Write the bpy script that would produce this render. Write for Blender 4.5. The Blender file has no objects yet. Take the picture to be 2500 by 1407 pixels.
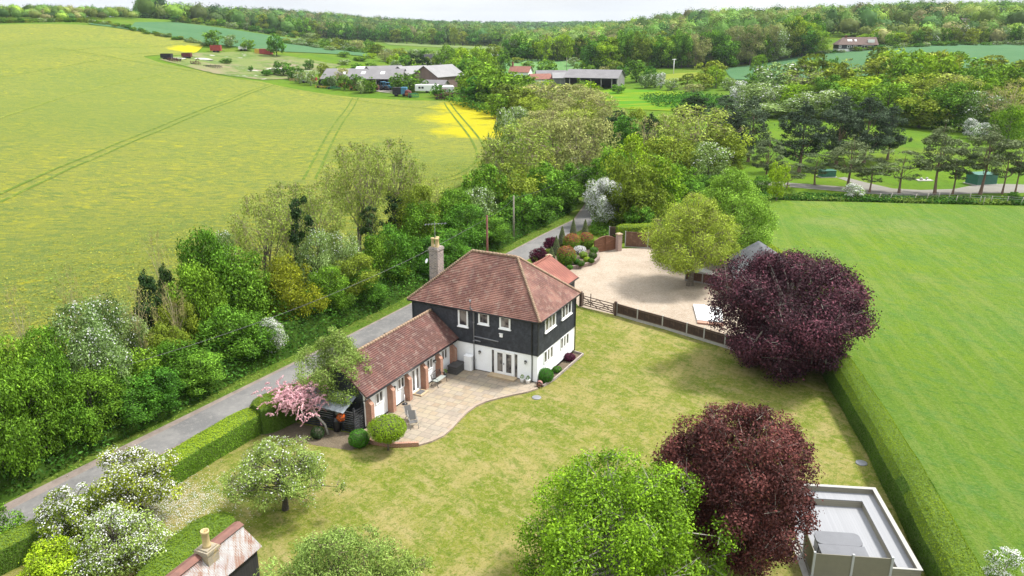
import bpy, math, random
import numpy as np
from mathutils import Vector, Matrix
from mathutils.geometry import delaunay_2d_cdt
# ------------------------------------------------------------------ camera, world, sun, exposure
FPX, PITCH, CAMH = 1956.0, 0.319, 25.5
SC = bpy.context.scene
COL = SC.collection
cd = bpy.data.cameras.new('camera'); cam = bpy.data.objects.new('camera', cd); COL.objects.link(cam)
cd.sensor_width = 36.0; cd.lens = 36.0 * FPX / 2500.0; cd.clip_start = 0.5; cd.clip_end = 12000
cam.location = (0, 0, CAMH); cam.rotation_euler = (math.pi / 2 - PITCH, 0, 0)
SC.camera = cam
SUN_EL, SUN_AZ = math.radians(56), math.radians(72)     # azimuth measured from +Y towards +X
W = bpy.data.worlds.new('World'); SC.world = W; W.use_nodes = True
wt = W.node_tree; wt.nodes.clear()
def wn(t, **k):
    n = wt.nodes.new(t)
    for a, b in k.items(): setattr(n, a, b)
    return n
wo = wn('ShaderNodeOutputWorld'); wb = wn('ShaderNodeBackground'); wb.inputs['Strength'].default_value = 0.13
sky = wn('ShaderNodeTexSky', sky_type='NISHITA', sun_disc=False, sun_elevation=SUN_EL, sun_rotation=SUN_AZ)
wc = wn('ShaderNodeTexCoord'); wm = wn('ShaderNodeMapping'); wm.inputs['Scale'].default_value = (1.6, 1.6, 7)
wz = wn('ShaderNodeTexNoise'); wz.inputs['Scale'].default_value = 1.7; wz.inputs['Detail'].default_value = 6
wr = wn('ShaderNodeValToRGB'); wr.color_ramp.elements[0].position = 0.33; wr.color_ramp.elements[1].position = 0.55
wr.color_ramp.elements[0].color = (0.8, 0.8, 0.8, 1); wr.color_ramp.elements[1].color = (1, 1, 1, 1)
wx = wn('ShaderNodeMixRGB'); 
# cloud sheet, brighter overhead than at the horizon, with soft darker bellies
wg = wn('ShaderNodeSeparateXYZ'); wh_ = wn('ShaderNodeMapRange'); wh_.inputs['To Min'].default_value = 0.37; wh_.inputs['To Max'].default_value = 1.0
wq = wn('ShaderNodeTexNoise'); wq.inputs['Scale'].default_value = 2.6; wq.inputs['Detail'].default_value = 5
wp = wn('ShaderNodeMapRange'); wp.inputs['From Min'].default_value = 0.35; wp.inputs['From Max'].default_value = 0.65; wp.inputs['To Min'].default_value = 0.90; wp.inputs['To Max'].default_value = 1.06
wk = wn('ShaderNodeMath', operation='MULTIPLY'); wv = wn('ShaderNodeVectorMath', operation='SCALE'); wv.inputs[0].default_value = (6.7, 6.95, 7.2)
L_ = wt.links.new
L_(wc.outputs['Generated'], wm.inputs['Vector']); L_(wm.outputs['Vector'], wz.inputs['Vector']); L_(wz.outputs['Fac'], wr.inputs['Fac'])
L_(wr.outputs['Color'], wx.inputs['Fac']); L_(sky.outputs['Color'], wx.inputs['Color1']); L_(wx.outputs['Color'], wb.inputs['Color'])
L_(wc.outputs['Generated'], wg.inputs[0]); L_(wg.outputs['Z'], wh_.inputs['Value']); L_(wm.outputs['Vector'], wq.inputs['Vector']); L_(wq.outputs['Fac'], wp.inputs['Value'])
L_(wh_.outputs[0], wk.inputs[0]); L_(wp.outputs[0], wk.inputs[1]); L_(wk.outputs[0], wv.inputs['Scale']); L_(wv.outputs['Vector'], wx.inputs['Color2'])
L_(wb.outputs['Background'], wo.inputs['Surface'])
sd = bpy.data.lights.new('sun', 'SUN'); sd.energy = 2.6; sd.angle = math.radians(9); sd.color = (1.0, 0.96, 0.9)
sun = bpy.data.objects.new('sun', sd); COL.objects.link(sun)
sv = Vector((math.sin(SUN_AZ) * math.cos(SUN_EL), math.cos(SUN_AZ) * math.cos(SUN_EL), math.sin(SUN_EL)))
sun.rotation_euler = sv.to_track_quat('Z', 'Y').to_euler(); sun.location = sv * 300
SC.view_settings.view_transform = 'Standard'; SC.view_settings.look = 'None'
SC.view_settings.gamma = 1; SC.view_settings.exposure = 1.42
SC.cycles.max_bounces = 5; SC.cycles.diffuse_bounces = 3; SC.cycles.transmission_bounces = 3; SC.cycles.transparent_max_bounces = 4

# ------------------------------------------------------------------ surveying helpers
CP, SP = math.cos(PITCH), math.sin(PITCH)
HYAW = -0.474; HO = (1.885, 54.397)
EX = (math.cos(HYAW), math.sin(HYAW)); EY = (-math.sin(HYAW), math.cos(HYAW))
def hw(X, Y, z=0.0): return (HO[0] + EX[0]*X + EY[0]*Y, HO[1] + EX[1]*X + EY[1]*Y, z)     # house frame -> world
def wh(x, y): dx, dy = x-HO[0], y-HO[1]; return (EX[0]*dx+EX[1]*dy, EY[0]*dx+EY[1]*dy)
def ray(u, v):
    a, b = (u-1250)/FPX, -(v-703.5)/FPX
    return (a, CP + b*SP, -SP + b*CP)
def at(u, v, z=0.0):
    d = ray(u, v); t = (z-CAMH)/d[2]
    return (d[0]*t, d[1]*t, z)
def proj(x, y, z):
    d = y*CP - (z-CAMH)*SP
    return (1250 + FPX*x/d, 703.5 - FPX*(y*SP + (z-CAMH)*CP)/d)
def ppm(x, y, z): return FPX/(y*CP - (z-CAMH)*SP)
def zrow(v, y): # height seen on picture row v at forward distance y
    b = -(v-703.5)/FPX; return CAMH + y*(-SP+b*CP)/(CP+b*SP)

# ------------------------------------------------------------------ terrain height
TP = []
for (u, v, y) in [(0,480,112),(0,300,182),(150,390,146),(300,200,290),(0,200,268),(0,120,352),(250,120,352),(0,60,440),(-300,60,440),(-300,200,260),(240,58,452),(120,55,450),(380,86,432),
    (490,108,420),(480,130,398),(640,190,332),(560,165,350),(860,240,288),(1090,250,275),(1240,290,231),(600,330,190),(900,330,190),(500,110,560),(700,112,560),(870,133,560),(430,54,650),(600,75,680),
    (740,94,720),(600,132,405),(800,165,385),(700,175,360),(900,212,325),(1140,222,300),(1300,165,462),(1400,182,440),(1250,148,525),(1000,108,860),(1230,116,850),(1500,170,430),(1600,240,290),
    (1680,190,372),(1800,180,402),(2100,130,432),(2400,116,436),(2600,118,436),(2080,122,452),(2250,350,170),(1930,280,215),(2200,322,190),(2500,340,190),(2650,340,190),(2300,200,300),(1350,240,290)]:
    d = ray(u, v); t = y/d[1]; TP.append((d[0]*t, y, CAMH+d[2]*t))
def PYx(u, y, z=10.0): return (u-1250)/FPX*(y*CP+(CAMH-z)*SP)
for (u, y, z) in [(0,650,31),(200,640,30),(-400,700,34),(350,800,28),(700,900,13),(1000,1150,6),(1000,1500,15),(700,1300,29),(500,1400,29),(200,1400,34),(-300,1500,38),(1250,1500,3),
    (1250,2600,7),(1400,2600,7),(1550,2600,6),(900,2600,12),(400,2600,26),(1300,700,1),(1450,600,4),(1500,900,9),(1450,1300,8),(1700,620,12),(1650,850,21),(1650,1300,14),(1900,560,17),
    (1900,850,24),(1900,1400,22),(2200,560,20),(2200,850,29),(2200,1400,33),(2500,560,22),(2500,850,29),(2700,900,30),(2500,1400,34),(2000,2600,26),(2600,2600,34),(1250,4200,5),(300,4200,20),(2200,4200,25),
    (1350,330,0),(1250,200,0)]:
    TP.append((PYx(u, y, z), y, z))
for (x, y) in [(-90,60),(-150,100),(-60,110),(-20,150),(0,110),(40,110),(80,110),(120,120),(60,150),(100,160),(0,40),(60,40),(-60,20),(120,40),(160,90),(0,-60),(-150,-60),(150,-60),(30,180),(90,60)]:
    TP.append((x, y, 0.0))
for a in range(100, 261, 20):
    TP.append((900*math.cos(math.radians(a+90)), 900*math.sin(math.radians(a+90)), 5.0))
TPa = np.array(TP)
_c = 45.0
def _phi(P, Q): return np.sqrt(((P[:, None, :]-Q[None])**2).sum(-1) + _c*_c)
_A = _phi(TPa[:, :2], TPa[:, :2]); _n = len(TPa); _z0 = 5.0
_w = np.linalg.solve(_A + np.eye(_n)*-0.3, TPa[:, 2]-_z0)
def sstep(a, b, x):
    t = np.clip((x-a)/(b-a), 0, 1); return t*t*(3-2*t)
def terr(P):
    P = np.asarray(P, float).reshape(-1, 2); out = np.empty(len(P))
    for i in range(0, len(P), 20000):
        q = P[i:i+20000]; out[i:i+20000] = _phi(q, TPa[:, :2])@_w + _z0
    r = np.hypot(P[:, 0], P[:, 1]-40)
    # the garden and lane lie on the level valley floor
    return out*sstep(75, 125, r)
def tz(x, y): return float(terr([[x, y]])[0])
def G(u, v):    # ground point seen at picture position (u, v)
    d = ray(u, v); ts = np.concatenate([np.linspace(20, 600, 900), np.linspace(602, 3500, 600)])/d[1]
    X = d[0]*ts; Y = d[1]*ts; Z = CAMH+d[2]*ts
    h = terr(np.stack([X, Y], 1)); k = np.argmax(Z <= h)
    if Z[k] > h[k]: k = len(ts)-1
    a = Z[k-1]-h[k-1]; b = h[k]-Z[k]; f = a/(a+b+1e-9)
    t = ts[k-1] + (ts[k]-ts[k-1])*f
    return (d[0]*t, d[1]*t, tz(d[0]*t, d[1]*t))
def PY(u, y):   # ground point in the direction of column u, at forward distance y
    z = 0.0
    for _ in range(3): x = PYx(u, y, z); z = tz(x, y)
    return (x, y, z)

# ------------------------------------------------------------------ materials
def nmat(name):
    m = bpy.data.materials.new(name); m.use_nodes = True; t = m.node_tree; t.nodes.clear()
    o = t.nodes.new('ShaderNodeOutputMaterial'); b = t.nodes.new('ShaderNodeBsdfPrincipled')
    t.links.new(b.outputs[0], o.inputs[0]); return m, t, b
def N(t, typ, ins=None, **k):
    n = t.nodes.new(typ)
    for a, b in k.items(): setattr(n, a, b)
    if ins:
        for a, b in ins.items():
            if isinstance(b, bpy.types.NodeSocket): t.links.new(b, n.inputs[a])
            else: n.inputs[a].default_value = b
    return n
def c4(c): return (c[0], c[1], c[2], 1)
def vec(t, coord, scale=None):
    if coord == 'POS': s = N(t, 'ShaderNodeNewGeometry').outputs['Position']
    elif coord == 'UV': s = N(t, 'ShaderNodeTexCoord').outputs['UV']
    else: s = N(t, 'ShaderNodeTexCoord').outputs['Object']
    if scale: s = N(t, 'ShaderNodeMapping', {'Vector': s, 'Scale': scale}).outputs[0]
    return s
def noise(t, v, s, d=4, r=0.55): return N(t, 'ShaderNodeTexNoise', {'Vector': v, 'Scale': s, 'Detail': d, 'Roughness': r}).outputs['Fac']
def ramp(t, fac, stops):
    n = N(t, 'ShaderNodeValToRGB', {'Fac': fac}); e = n.color_ramp.elements
    e[0].position, e[0].color = stops[0][0], c4(stops[0][1]); e[1].position, e[1].color = stops[-1][0], c4(stops[-1][1])
    for p, c in stops[1:-1]:
        q = e.new(p); q.color = c4(c)
    return n.outputs['Color']
def mix(t, f, a, b, mode='MIX'):
    n = N(t, 'ShaderNodeMixRGB', blend_type=mode)
    for k, x in (('Fac', f), ('Color1', a), ('Color2', b)):
        if isinstance(x, bpy.types.NodeSocket): t.links.new(x, n.inputs[k])
        else: n.inputs[k].default_value = x if k == 'Fac' else c4(x)
    return n.outputs[0]
def bump(t, b, h, s, d=0.02):
    n = N(t, 'ShaderNodeBump', {'Height': h, 'Strength': s, 'Distance': d}); t.links.new(n.outputs[0], b.inputs['Normal'])
def plain(name, c, rough=0.6, var=0.15, scale=3.0, metal=0.0, coord='OBJ', bmp=0.0, dirt=None):
    m, t, b = nmat(name); v = vec(t, coord)
    if max(c) < 0.7: c = tuple(x*0.74 for x in c)
    n1 = noise(t, v, scale, 5, 0.6)
    lo = [x*(1-var) for x in c]; hi = [min(1, x*(1+var)) for x in c]
    col = ramp(t, n1, [(0.3, lo), (0.7, hi)])
    if dirt:
        n2 = noise(t, v, scale*0.37, 6, 0.7); col = mix(t, ramp(t, n2, [(0.5, (0, 0, 0)), (0.72, (dirt[3],)*3)]), col, dirt[:3])
    t.links.new(col, b.inputs['Base Color']); b.inputs['Roughness'].default_value = rough; b.inputs['Metallic'].default_value = metal
    if bmp: bump(t, b, noise(t, v, scale*6, 4, 0.6), bmp)
    return m
def bricks(name, c1, c2, mortar, w, h, ms=0.01, off=0.5, var=None, bmp=0.4, rough=0.85, coord='UV', spots=None, bias=0.0, squash=1.0):
    m, t, b = nmat(name); v = vec(t, coord)
    c1, c2, mortar = (tuple(x*0.74 for x in q) for q in (c1, c2, mortar))
    br = N(t, 'ShaderNodeTexBrick', {'Vector': v, 'Color1': c4(c1), 'Color2': c4(c2), 'Mortar': c4(mortar), 'Scale': 1.0, 'Mortar Size': ms,
           'Mortar Smooth': 0.2, 'Bias': bias, 'Brick Width': w, 'Row Height': h}, offset=off, squash=squash)
    col = br.outputs['Color']
    if var:
        for (cc, sc, lo, hi, am) in var:
            n1 = noise(t, v, sc, 5, 0.65); col = mix(t, ramp(t, n1, [(lo, (0, 0, 0)), (hi, (am,)*3)]), col, cc)
    if spots:
        cc, sc, th, am = spots
        n2 = noise(t, v, sc, 3, 0.7); n3 = noise(t, v, 0.6, 3)
        k = N(t, 'ShaderNodeMath', {0: n2, 1: n3}, operation='ADD').outputs[0]
        col = mix(t, ramp(t, k, [(th, (0, 0, 0)), (th+0.03, (am,)*3)]), col, cc)
    t.links.new(col, b.inputs['Base Color']); b.inputs['Roughness'].default_value = rough
    if bmp:
        hh = N(t, 'ShaderNodeMath', {0: 1.0, 1: br.outputs['Fac']}, operation='SUBTRACT').outputs[0]
        bump(t, b, hh, bmp, 0.02)
    return m
def ground(name, layers, rough=0.95, bmp=0.0, bs=8.0, coord='POS', bd=0.1):
    """layers: base colour then (colour, scale, lo, hi, amount[, stretch])"""
    m, t, b = nmat(name); col = None; K = 0.64
    layers = [tuple(c*K for c in L) if not isinstance(L[0], tuple) else (tuple(c*K for c in L[0]),)+tuple(L[1:]) for L in layers]
    for L in layers:
        if col is None: col = c4(L)[:3]; continue
        if len(L) > 5 and len(L[5]) == 4:
            v = N(t, 'ShaderNodeMapping', {'Vector': vec(t, coord), 'Rotation': (0, 0, math.radians(L[5][3]))}).outputs[0]
            v = N(t, 'ShaderNodeMapping', {'Vector': v, 'Scale': L[5][:3]}).outputs[0]
        else: v = vec(t, coord, L[5] if len(L) > 5 else None)
        n1 = noise(t, v, L[1], 8, 0.68)
        col = mix(t, ramp(t, n1, [(L[2], (0, 0, 0)), (L[3], (L[4],)*3)]), col, L[0])
    if not isinstance(col, (tuple, list)): col = N(t, 'ShaderNodeHueSaturation', {'Color': col, 'Saturation': 1.03}).outputs[0]
    if isinstance(col, tuple) or isinstance(col, list): b.inputs['Base Color'].default_value = c4(col)
    else: t.links.new(col, b.inputs['Base Color'])
    b.inputs['Roughness'].default_value = rough; b.inputs['Specular IOR Level'].default_value = 0.04
    if bmp: bump(t, b, noise(t, vec(t, coord), bs, 5, 0.7), bmp, bd)
    return m
def leafmat(name, c, dark=0.45, bright=1.5, hue=(0, 0, 0), trans=0.27, ovar=0.25):
    """leaf colour spread by a per-leaf tint; every tree is shifted a little as a whole"""
    m = bpy.data.materials.new(name); m.use_nodes = True; t = m.node_tree; t.nodes.clear()
    if max(c) < 0.5: c = tuple(x*0.80+q for x, q in zip(c, (.002, .002, .005)))
    o = t.nodes.new('ShaderNodeOutputMaterial')
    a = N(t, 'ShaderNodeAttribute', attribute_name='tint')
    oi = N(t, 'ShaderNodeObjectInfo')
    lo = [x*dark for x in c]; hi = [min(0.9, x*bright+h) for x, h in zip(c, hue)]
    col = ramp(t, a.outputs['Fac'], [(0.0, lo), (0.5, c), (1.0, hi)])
    k = N(t, 'ShaderNodeMapRange', {'Value': oi.outputs['Random'], 'To Min': 1-ovar, 'To Max': 1+ovar})
    kk = N(t, 'ShaderNodeHueSaturation', {'Color': col, 'Value': k.outputs[0], 'Saturation': 1.0})
    h2 = N(t, 'ShaderNodeMapRange', {'Value': oi.outputs['Random'], 'To Min': 0.515, 'To Max': 0.488}); t.links.new(h2.outputs[0], kk.inputs['Hue'])
    d = N(t, 'ShaderNodeBsdfDiffuse', {'Color': kk.outputs[0]}); tr = N(t, 'ShaderNodeBsdfTranslucent', {'Color': kk.outputs[0]})
    gl = N(t, 'ShaderNodeBsdfGlossy', {'Color': (1, 1, 1, 1), 'Roughness': 0.55})
    mx = N(t, 'ShaderNodeMixShader', {0: trans, 1: d.outputs[0], 2: tr.outputs[0]})
    m2 = N(t, 'ShaderNodeMixShader', {0: 0.008, 1: mx.outputs[0], 2: gl.outputs[0]})
    t.links.new(m2.outputs[0], o.inputs[0]); return m

# ------------------------------------------------------------------ mesh helpers
def tag(o, label=None, cat=None, group=None, kind=None):
    if label: o['label'] = label
    if cat: o['category'] = cat
    if group: o['group'] = group
    if kind: o['kind'] = kind
    return o
def thing(name, label, cat, loc=(0, 0, 0), rotz=0.0, group=None):
    o = bpy.data.objects.new(name, None); COL.objects.link(o); o.location = loc; o.rotation_euler = (0, 0, rotz)
    o.empty_display_size = 0.3
    return tag(o, label, cat, group)
def link(name, me, mats, parent=None, loc=(0, 0, 0), rotz=0.0):
    o = bpy.data.objects.new(name, me); COL.objects.link(o)
    if not isinstance(mats, (list, tuple)): mats = [mats]
    if not me.materials:
        for m in mats: me.materials.append(m)
    o.parent = parent; o.location = loc; o.rotation_euler = (0, 0, rotz); return o
class MB:
    """collects polygons; builds ONE mesh with metre-scaled UVs"""
    def __init__(s, xf=None): s.v = []; s.f = []; s.mi = []; s.xf = xf; s.m = 0; s.sm = []
    def add(s, vs, fs, smooth=False):
        k = len(s.v)
        for p in vs:
            p = Vector(p); s.v.append(tuple(s.xf @ p) if s.xf else tuple(p))
        for f in fs: s.f.append([k+i for i in f]); s.mi.append(s.m); s.sm.append(smooth)
        return s
    def box(s, a, b, bev=0.0):
        x0, y0, z0 = [min(p, q) for p, q in zip(a, b)]; x1, y1, z1 = [max(p, q) for p, q in zip(a, b)]
        if bev:
            e = bev; vs = []
            for z, k in ((z0, e), (z0+e, 0), (z1-e, 0), (z1, e)):
                vs += [(x0+k+e, y0+k, z), (x1-k-e, y0+k, z), (x1-k, y0+k+e, z), (x1-k, y1-k-e, z), (x1-k-e, y1-k, z), (x0+k+e, y1-k, z), (x0+k, y1-k-e, z), (x0+k, y0+k+e, z)]
            fs = [list(range(7, -1, -1)), list(range(24, 32))]
            for r in range(3):
                for i in range(8): j = (i+1) % 8; fs.append([r*8+i, r*8+j, r*8+8+j, r*8+8+i])
            return s.add(vs, fs)
        return s.add([(x0,y0,z0),(x1,y0,z0),(x1,y1,z0),(x0,y1,z0),(x0,y0,z1),(x1,y0,z1),(x1,y1,z1),(x0,y1,z1)],
                     [(3,2,1,0),(4,5,6,7),(0,1,5,4),(1,2,6,5),(2,3,7,6),(3,0,4,7)])
    def prism(s, pts, z0, z1):      # plan polygon (ccw) extruded
        n = len(pts)
        return s.add([(x, y, z0) for x, y in pts]+[(x, y, z1) for x, y in pts],
                     [list(range(n))[::-1], list(range(n, 2*n))]+[(i, (i+1) % n, n+(i+1) % n, n+i) for i in range(n)])
    def slab(s, top, th):           # polygon in space thickened downwards
        n = len(top)
        return s.add(list(top)+[(x, y, z-th) for x, y, z in top],
                     [list(range(n)), list(range(n, 2*n))[::-1]]+[((i+1) % n, i, n+i, n+(i+1) % n) for i in range(n)])
    def bar(s, p, q, w, h=None):    # square bar from p to q
        p, q = Vector(p), Vector(q); d = (q-p).normalized(); h = h or w
        a = d.cross(Vector((0, 0, 1)))
        if a.length < 1e-3: a = Vector((1, 0, 0))
        a.normalize(); b = d.cross(a).normalized(); vs = []
        for e in (p, q):
            for i, j in ((-1, -1), (1, -1), (1, 1), (-1, 1)): vs.append(e+a*i*w/2+b*j*h/2)
        return s.add(vs, [(0,1,2,3),(7,6,5,4),(0,4,5,1),(1,5,6,2),(2,6,7,3),(3,7,4,0)])
    def tube(s, pts, rs, n=8, cap=True):
        pts = [Vector(p) for p in pts]
        if not isinstance(rs, (list, tuple)): rs = [rs]*len(pts)
        vs = []; fs = []
        for i, p in enumerate(pts):
            d = (pts[min(i+1, len(pts)-1)]-pts[max(i-1, 0)]).normalized()
            a = d.cross(Vector((0, 0, 1)))
            if a.length < 1e-2: a = Vector((1, 0, 0))
            a.normalize(); b = d.cross(a).normalized()
            for k in range(n):
                t = 2*math.pi*k/n; vs.append(p+(a*math.cos(t)+b*math.sin(t))*rs[i])
        for i in range(len(pts)-1):
            for k in range(n): fs.append((i*n+k, (i+1)*n+k, (i+1)*n+(k+1) % n, i*n+(k+1) % n))
        if cap: fs += [tuple(range(n)), tuple(range((len(pts)-1)*n, len(pts)*n))[::-1]]
        return s.add(vs, fs, True)
    def lathe(s, c, prof, n=16):    # prof: (r, z)
        vs = []; fs = []
        for r, z in prof:
            for k in range(n): t = 2*math.pi*k/n; vs.append((c[0]+r*math.cos(t), c[1]+r*math.sin(t), c[2]+z))
        for i in range(len(prof)-1):
            for k in range(n): fs.append((i*n+k, i*n+(k+1) % n, (i+1)*n+(k+1) % n, (i+1)*n+k))
        fs += [tuple(range(n))[::-1], tuple(range((len(prof)-1)*n, len(prof)*n))]
        return s.add(vs, fs, True)
    def mesh(s, name):
        me = bpy.data.meshes.new(name); me.from_pydata(s.v, [], s.f); me.update()
        uv = me.uv_layers.new(name='UVMap').data; Z = Vector((0, 0, 1))
        for p in me.polygons:
            n = p.normal
            u = Z.cross(n) if abs(n.z) < 0.98 else Vector((1, 0, 0)); u.normalize(); w = n.cross(u)
            for li in p.loop_indices:
                c = Vector(s.v[me.loops[li].vertex_index]); uv[li].uv = (c.dot(u), c.dot(w))
        me.polygons.foreach_set('material_index', s.mi); me.polygons.foreach_set('use_smooth', s.sm); me.update()
        return me
    def build(s, name, mats, parent=None, loc=(0, 0, 0), rotz=0.0): return link(name, s.mesh(name), mats, parent, loc, rotz)
def npmesh(name, V, F, mats=(), tint=None, smooth=False, mi=None):
    """V (n,3), F (m,k) of constant k"""
    me = bpy.data.meshes.new(name); V = np.asarray(V, np.float32); F = np.asarray(F, np.int32); k = F.shape[1]
    me.vertices.add(len(V)); me.vertices.foreach_set('co', V.ravel())
    me.loops.add(F.size); me.loops.foreach_set('vertex_index', F.ravel())
    me.polygons.add(len(F)); me.polygons.foreach_set('loop_start', np.arange(0, F.size, k, dtype=np.int32)); me.polygons.foreach_set('loop_total', np.full(len(F), k, np.int32))
    if mi is not None: me.polygons.foreach_set('material_index', np.asarray(mi, np.int32))
    me.polygons.foreach_set('use_smooth', np.full(len(F), smooth))
    me.update(calc_edges=True)
    if tint is not None:
        a = me.attributes.new('tint', 'FLOAT', 'FACE'); a.data.foreach_set('value', np.asarray(tint, np.float32))
    for m in mats: me.materials.append(m)
    return me
# ------------------------------------------------------------------ ground and fields
def inpoly(P, poly):
    x, y = P[:, 0], P[:, 1]; ins = np.zeros(len(P), bool); n = len(poly)
    for i in range(n):
        x1, y1 = poly[i]; x2, y2 = poly[(i+1) % n]
        c = ((y1 > y) != (y2 > y)); xi = (x2-x1)*(y-y1)/((y2-y1) or 1e-9)+x1
        ins ^= c & (x < xi)
    return ins
def sheet(name, poly, mat, dz, res=None, kind='structure', label=None, cat=None, parent=None):
    poly = [(p[0], p[1]) for p in poly]
    if res is None:
        mb = MB(); mb.add([(x, y, dz) for x, y in poly], [list(range(len(poly)))]); me = mb.mesh(name)
        if me.polygons[0].normal.z < 0: me.flip_normals()
        o = link(name, me, mat)
    else:
        B = []; 
        for i in range(len(poly)):
            a, b = poly[i], poly[(i+1) % len(poly)]; k = max(1, int(math.dist(a, b)/res))
            B += [(a[0]+(b[0]-a[0])*j/k, a[1]+(b[1]-a[1])*j/k) for j in range(k)]
        xs = [p[0] for p in B]; ys = [p[1] for p in B]
        gx, gy = np.meshgrid(np.arange(min(xs), max(xs), res), np.arange(min(ys), max(ys), res))
        Q = np.stack([gx.ravel(), gy.ravel()], 1); Q = Q[inpoly(Q, poly)]
        # keep inner points clear of the edge
        V = [Vector(p) for p in B]+[Vector(p) for p in Q]
        r = delaunay_2d_cdt(V, [], [list(range(len(B)))], 1, 1e-4)
        vs = np.array([(v.x, v.y) for v in r[0]]); z = terr(vs)+dz
        me = npmesh(name, np.column_stack([vs, z]), np.array([f for f in r[2]]), smooth=True)
        if me.polygons[0].normal.z < 0: me.flip_normals()
        o = link(name, me, mat)
    return tag(o, label, cat, kind=kind)
M = {}
M['turf'] = ground('rough grass', [(0.10, 0.20, 0.022), ((0.15, 0.25, 0.022), 0.05, 0.4, 0.6, 0.9), ((0.065, 0.13, 0.020), 0.4, 0.5, 0.62, 0.7), ((0.20, 0.22, 0.045), 0.03, 0.52, 0.64, 0.6), ((0.17, 0.25, 0.03), 2.5, 0.5, 0.62, 0.5)], bmp=0.5, bs=3)
M['lawn'] = ground('lawn', [(0.232, 0.251, 0.046), ((0.130, 0.196, 0.018), 0.16, 0.45, 0.60, 0.75), ((0.395, 0.327, 0.132), 0.22, 0.47, 0.58, 0.85), ((0.407, 0.338, 0.155), 0.8, 0.51, 0.60, 0.75, (0.5, 1.3, 1, 50)),
    ((0.107, 0.180, 0.016), 0.7, 0.52, 0.62, 0.7, (0.6, 1.2, 1, 50)), ((0.147, 0.207, 0.023), 0.9, 0.5, 0.58, 0.5, (0.12, 1.1, 1, -62)), ((0.384, 0.338, 0.127), 2.4, 0.51, 0.60, 0.7), ((0.107, 0.169, 0.017), 2.9, 0.52, 0.61, 0.65), ((0.362, 0.327, 0.138), 9, 0.5, 0.6, 0.5), ((0.090, 0.131, 0.017), 9, 0.53, 0.62, 0.5, (1, 1.2, 1))], bmp=0.8, bs=18, bd=0.06)
M['meadow'] = ground('meadow', [(0.158, 0.262, 0.036), ((0.205, 0.305, 0.026), 0.035, 0.44, 0.58, 0.9), ((0.125, 0.245, 0.055), 0.07, 0.47, 0.60, 0.7), ((0.27, 0.31, 0.11), 0.03, 0.55, 0.64, 0.6), ((0.25, 0.31, 0.08), 0.9, 0.50, 0.56, 0.45, (1.0, .05, 1, 9)), ((0.115, 0.215, 0.03), 1.1, 0.51, 0.57, 0.45, (1.0, .05, 1, 9)),
    ((0.105, 0.235, 0.060), 0.8, 0.51, 0.60, 0.5, (0.6, 1.2, 1, 50)), ((0.075, 0.17, 0.03), 1.8, 0.54, 0.62, 0.55, (.6, 1.3, 1, 50)), ((0.25, 0.33, 0.09), 4, 0.5, 0.61, 0.5), ((0.085, 0.17, 0.025), 6, 0.52, 0.62, 0.5)], bmp=0.9, bs=7, bd=0.2)
# flowering rape, going over: yellow-green with denser yellow at the corner by the farm
def rape():
    m, t, b = nmat('oilseed rape'); v = vec(t, 'POS')
    col = ramp(t, noise(t, v, 0.02, 5, .6), [(0.42, (0.138, 0.174, 0.036)), (0.58, (0.168, 0.185, 0.041))])
    col = mix(t, ramp(t, noise(t, vec(t, 'POS', (0.6, 1.3, 1)), 0.10, 7, 0.7), [(0.52, (0, 0, 0)), (0.64, (0.45,)*3)]), col, (0.246, 0.246, 0.036))
    col = mix(t, ramp(t, noise(t, vec(t, 'POS', (0.8, 1.2, 1)), 0.07, 7, 0.72), [(0.50, (0, 0, 0)), (0.64, (0.55,)*3)]), col, (0.118, 0.165, 0.048))
    col = mix(t, ramp(t, noise(t, vec(t, 'POS', (.8, 1.3, 1)), 0.42, 7, 0.72), [(0.50, (0, 0, 0)), (0.585, (0.85,)*3)]), col, (0.097, 0.142, 0.036))
    col = mix(t, ramp(t, noise(t, vec(t, 'POS', (0.7, 1.3, 1)), 0.8, 7, 0.8), [(0.51, (0, 0, 0)), (0.58, (0.9,)*3)]), col, (0.272, 0.264, 0.025))
    col = mix(t, ramp(t, noise(t, v, 3.5, 5, 0.8), [(0.50, (0, 0, 0)), (0.62, (0.6,)*3)]), col, (0.086, 0.130, 0.036))
    col = mix(t, ramp(t, noise(t, v, 6.0, 4, 0.8), [(0.53, (0, 0, 0)), (0.62, (0.6,)*3)]), col, (0.286, 0.284, 0.071))
    col = mix(t, ramp(t, noise(t, v, 0.012, 3, .5), [(0.45, (0, 0, 0)), (0.6, (0.5,)*3)]), col, (0.121, 0.165, 0.036))
    for (u, vv, rad) in ((1228, 288, 30), (1190, 262, 22), (1210, 322, 20), (466, 121, 13)):
        p = G(u, vv)
        d = N(t, 'ShaderNodeVectorMath', {0: v, 1: p}, operation='DISTANCE').outputs['Value']
        k = N(t, 'ShaderNodeMapRange', {'Value': d, 'From Min': rad*0.35, 'From Max': rad, 'To Min': 0.8, 'To Max': 0.0}).outputs[0]
        k2 = N(t, 'ShaderNodeMath', {0: k, 1: noise(t, v, 0.25, 6, 0.7)}, operation='ADD').outputs[0]
        k3 = ramp(t, k2, [(0.62, (0, 0, 0)), (1.0, (0.97,)*3)])
        col = mix(t, k3, col, (0.358, 0.322, 0.014))
    t.links.new(col, b.inputs['Base Color']); b.inputs['Roughness'].default_value = 0.95; b.inputs['Specular IOR Level'].default_value = 0.03
    bump(t, b, noise(t, v, 1.6, 8, 0.85), 0.9, 0.45)
    return m
M['rape'] = rape()
M['tram'] = ground('crop gap', [(0.125, 0.19, 0.034), ((0.27, 0.31, 0.06), 0.5, 0.50, 0.60, 0.8)], bmp=0.5)
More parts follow.
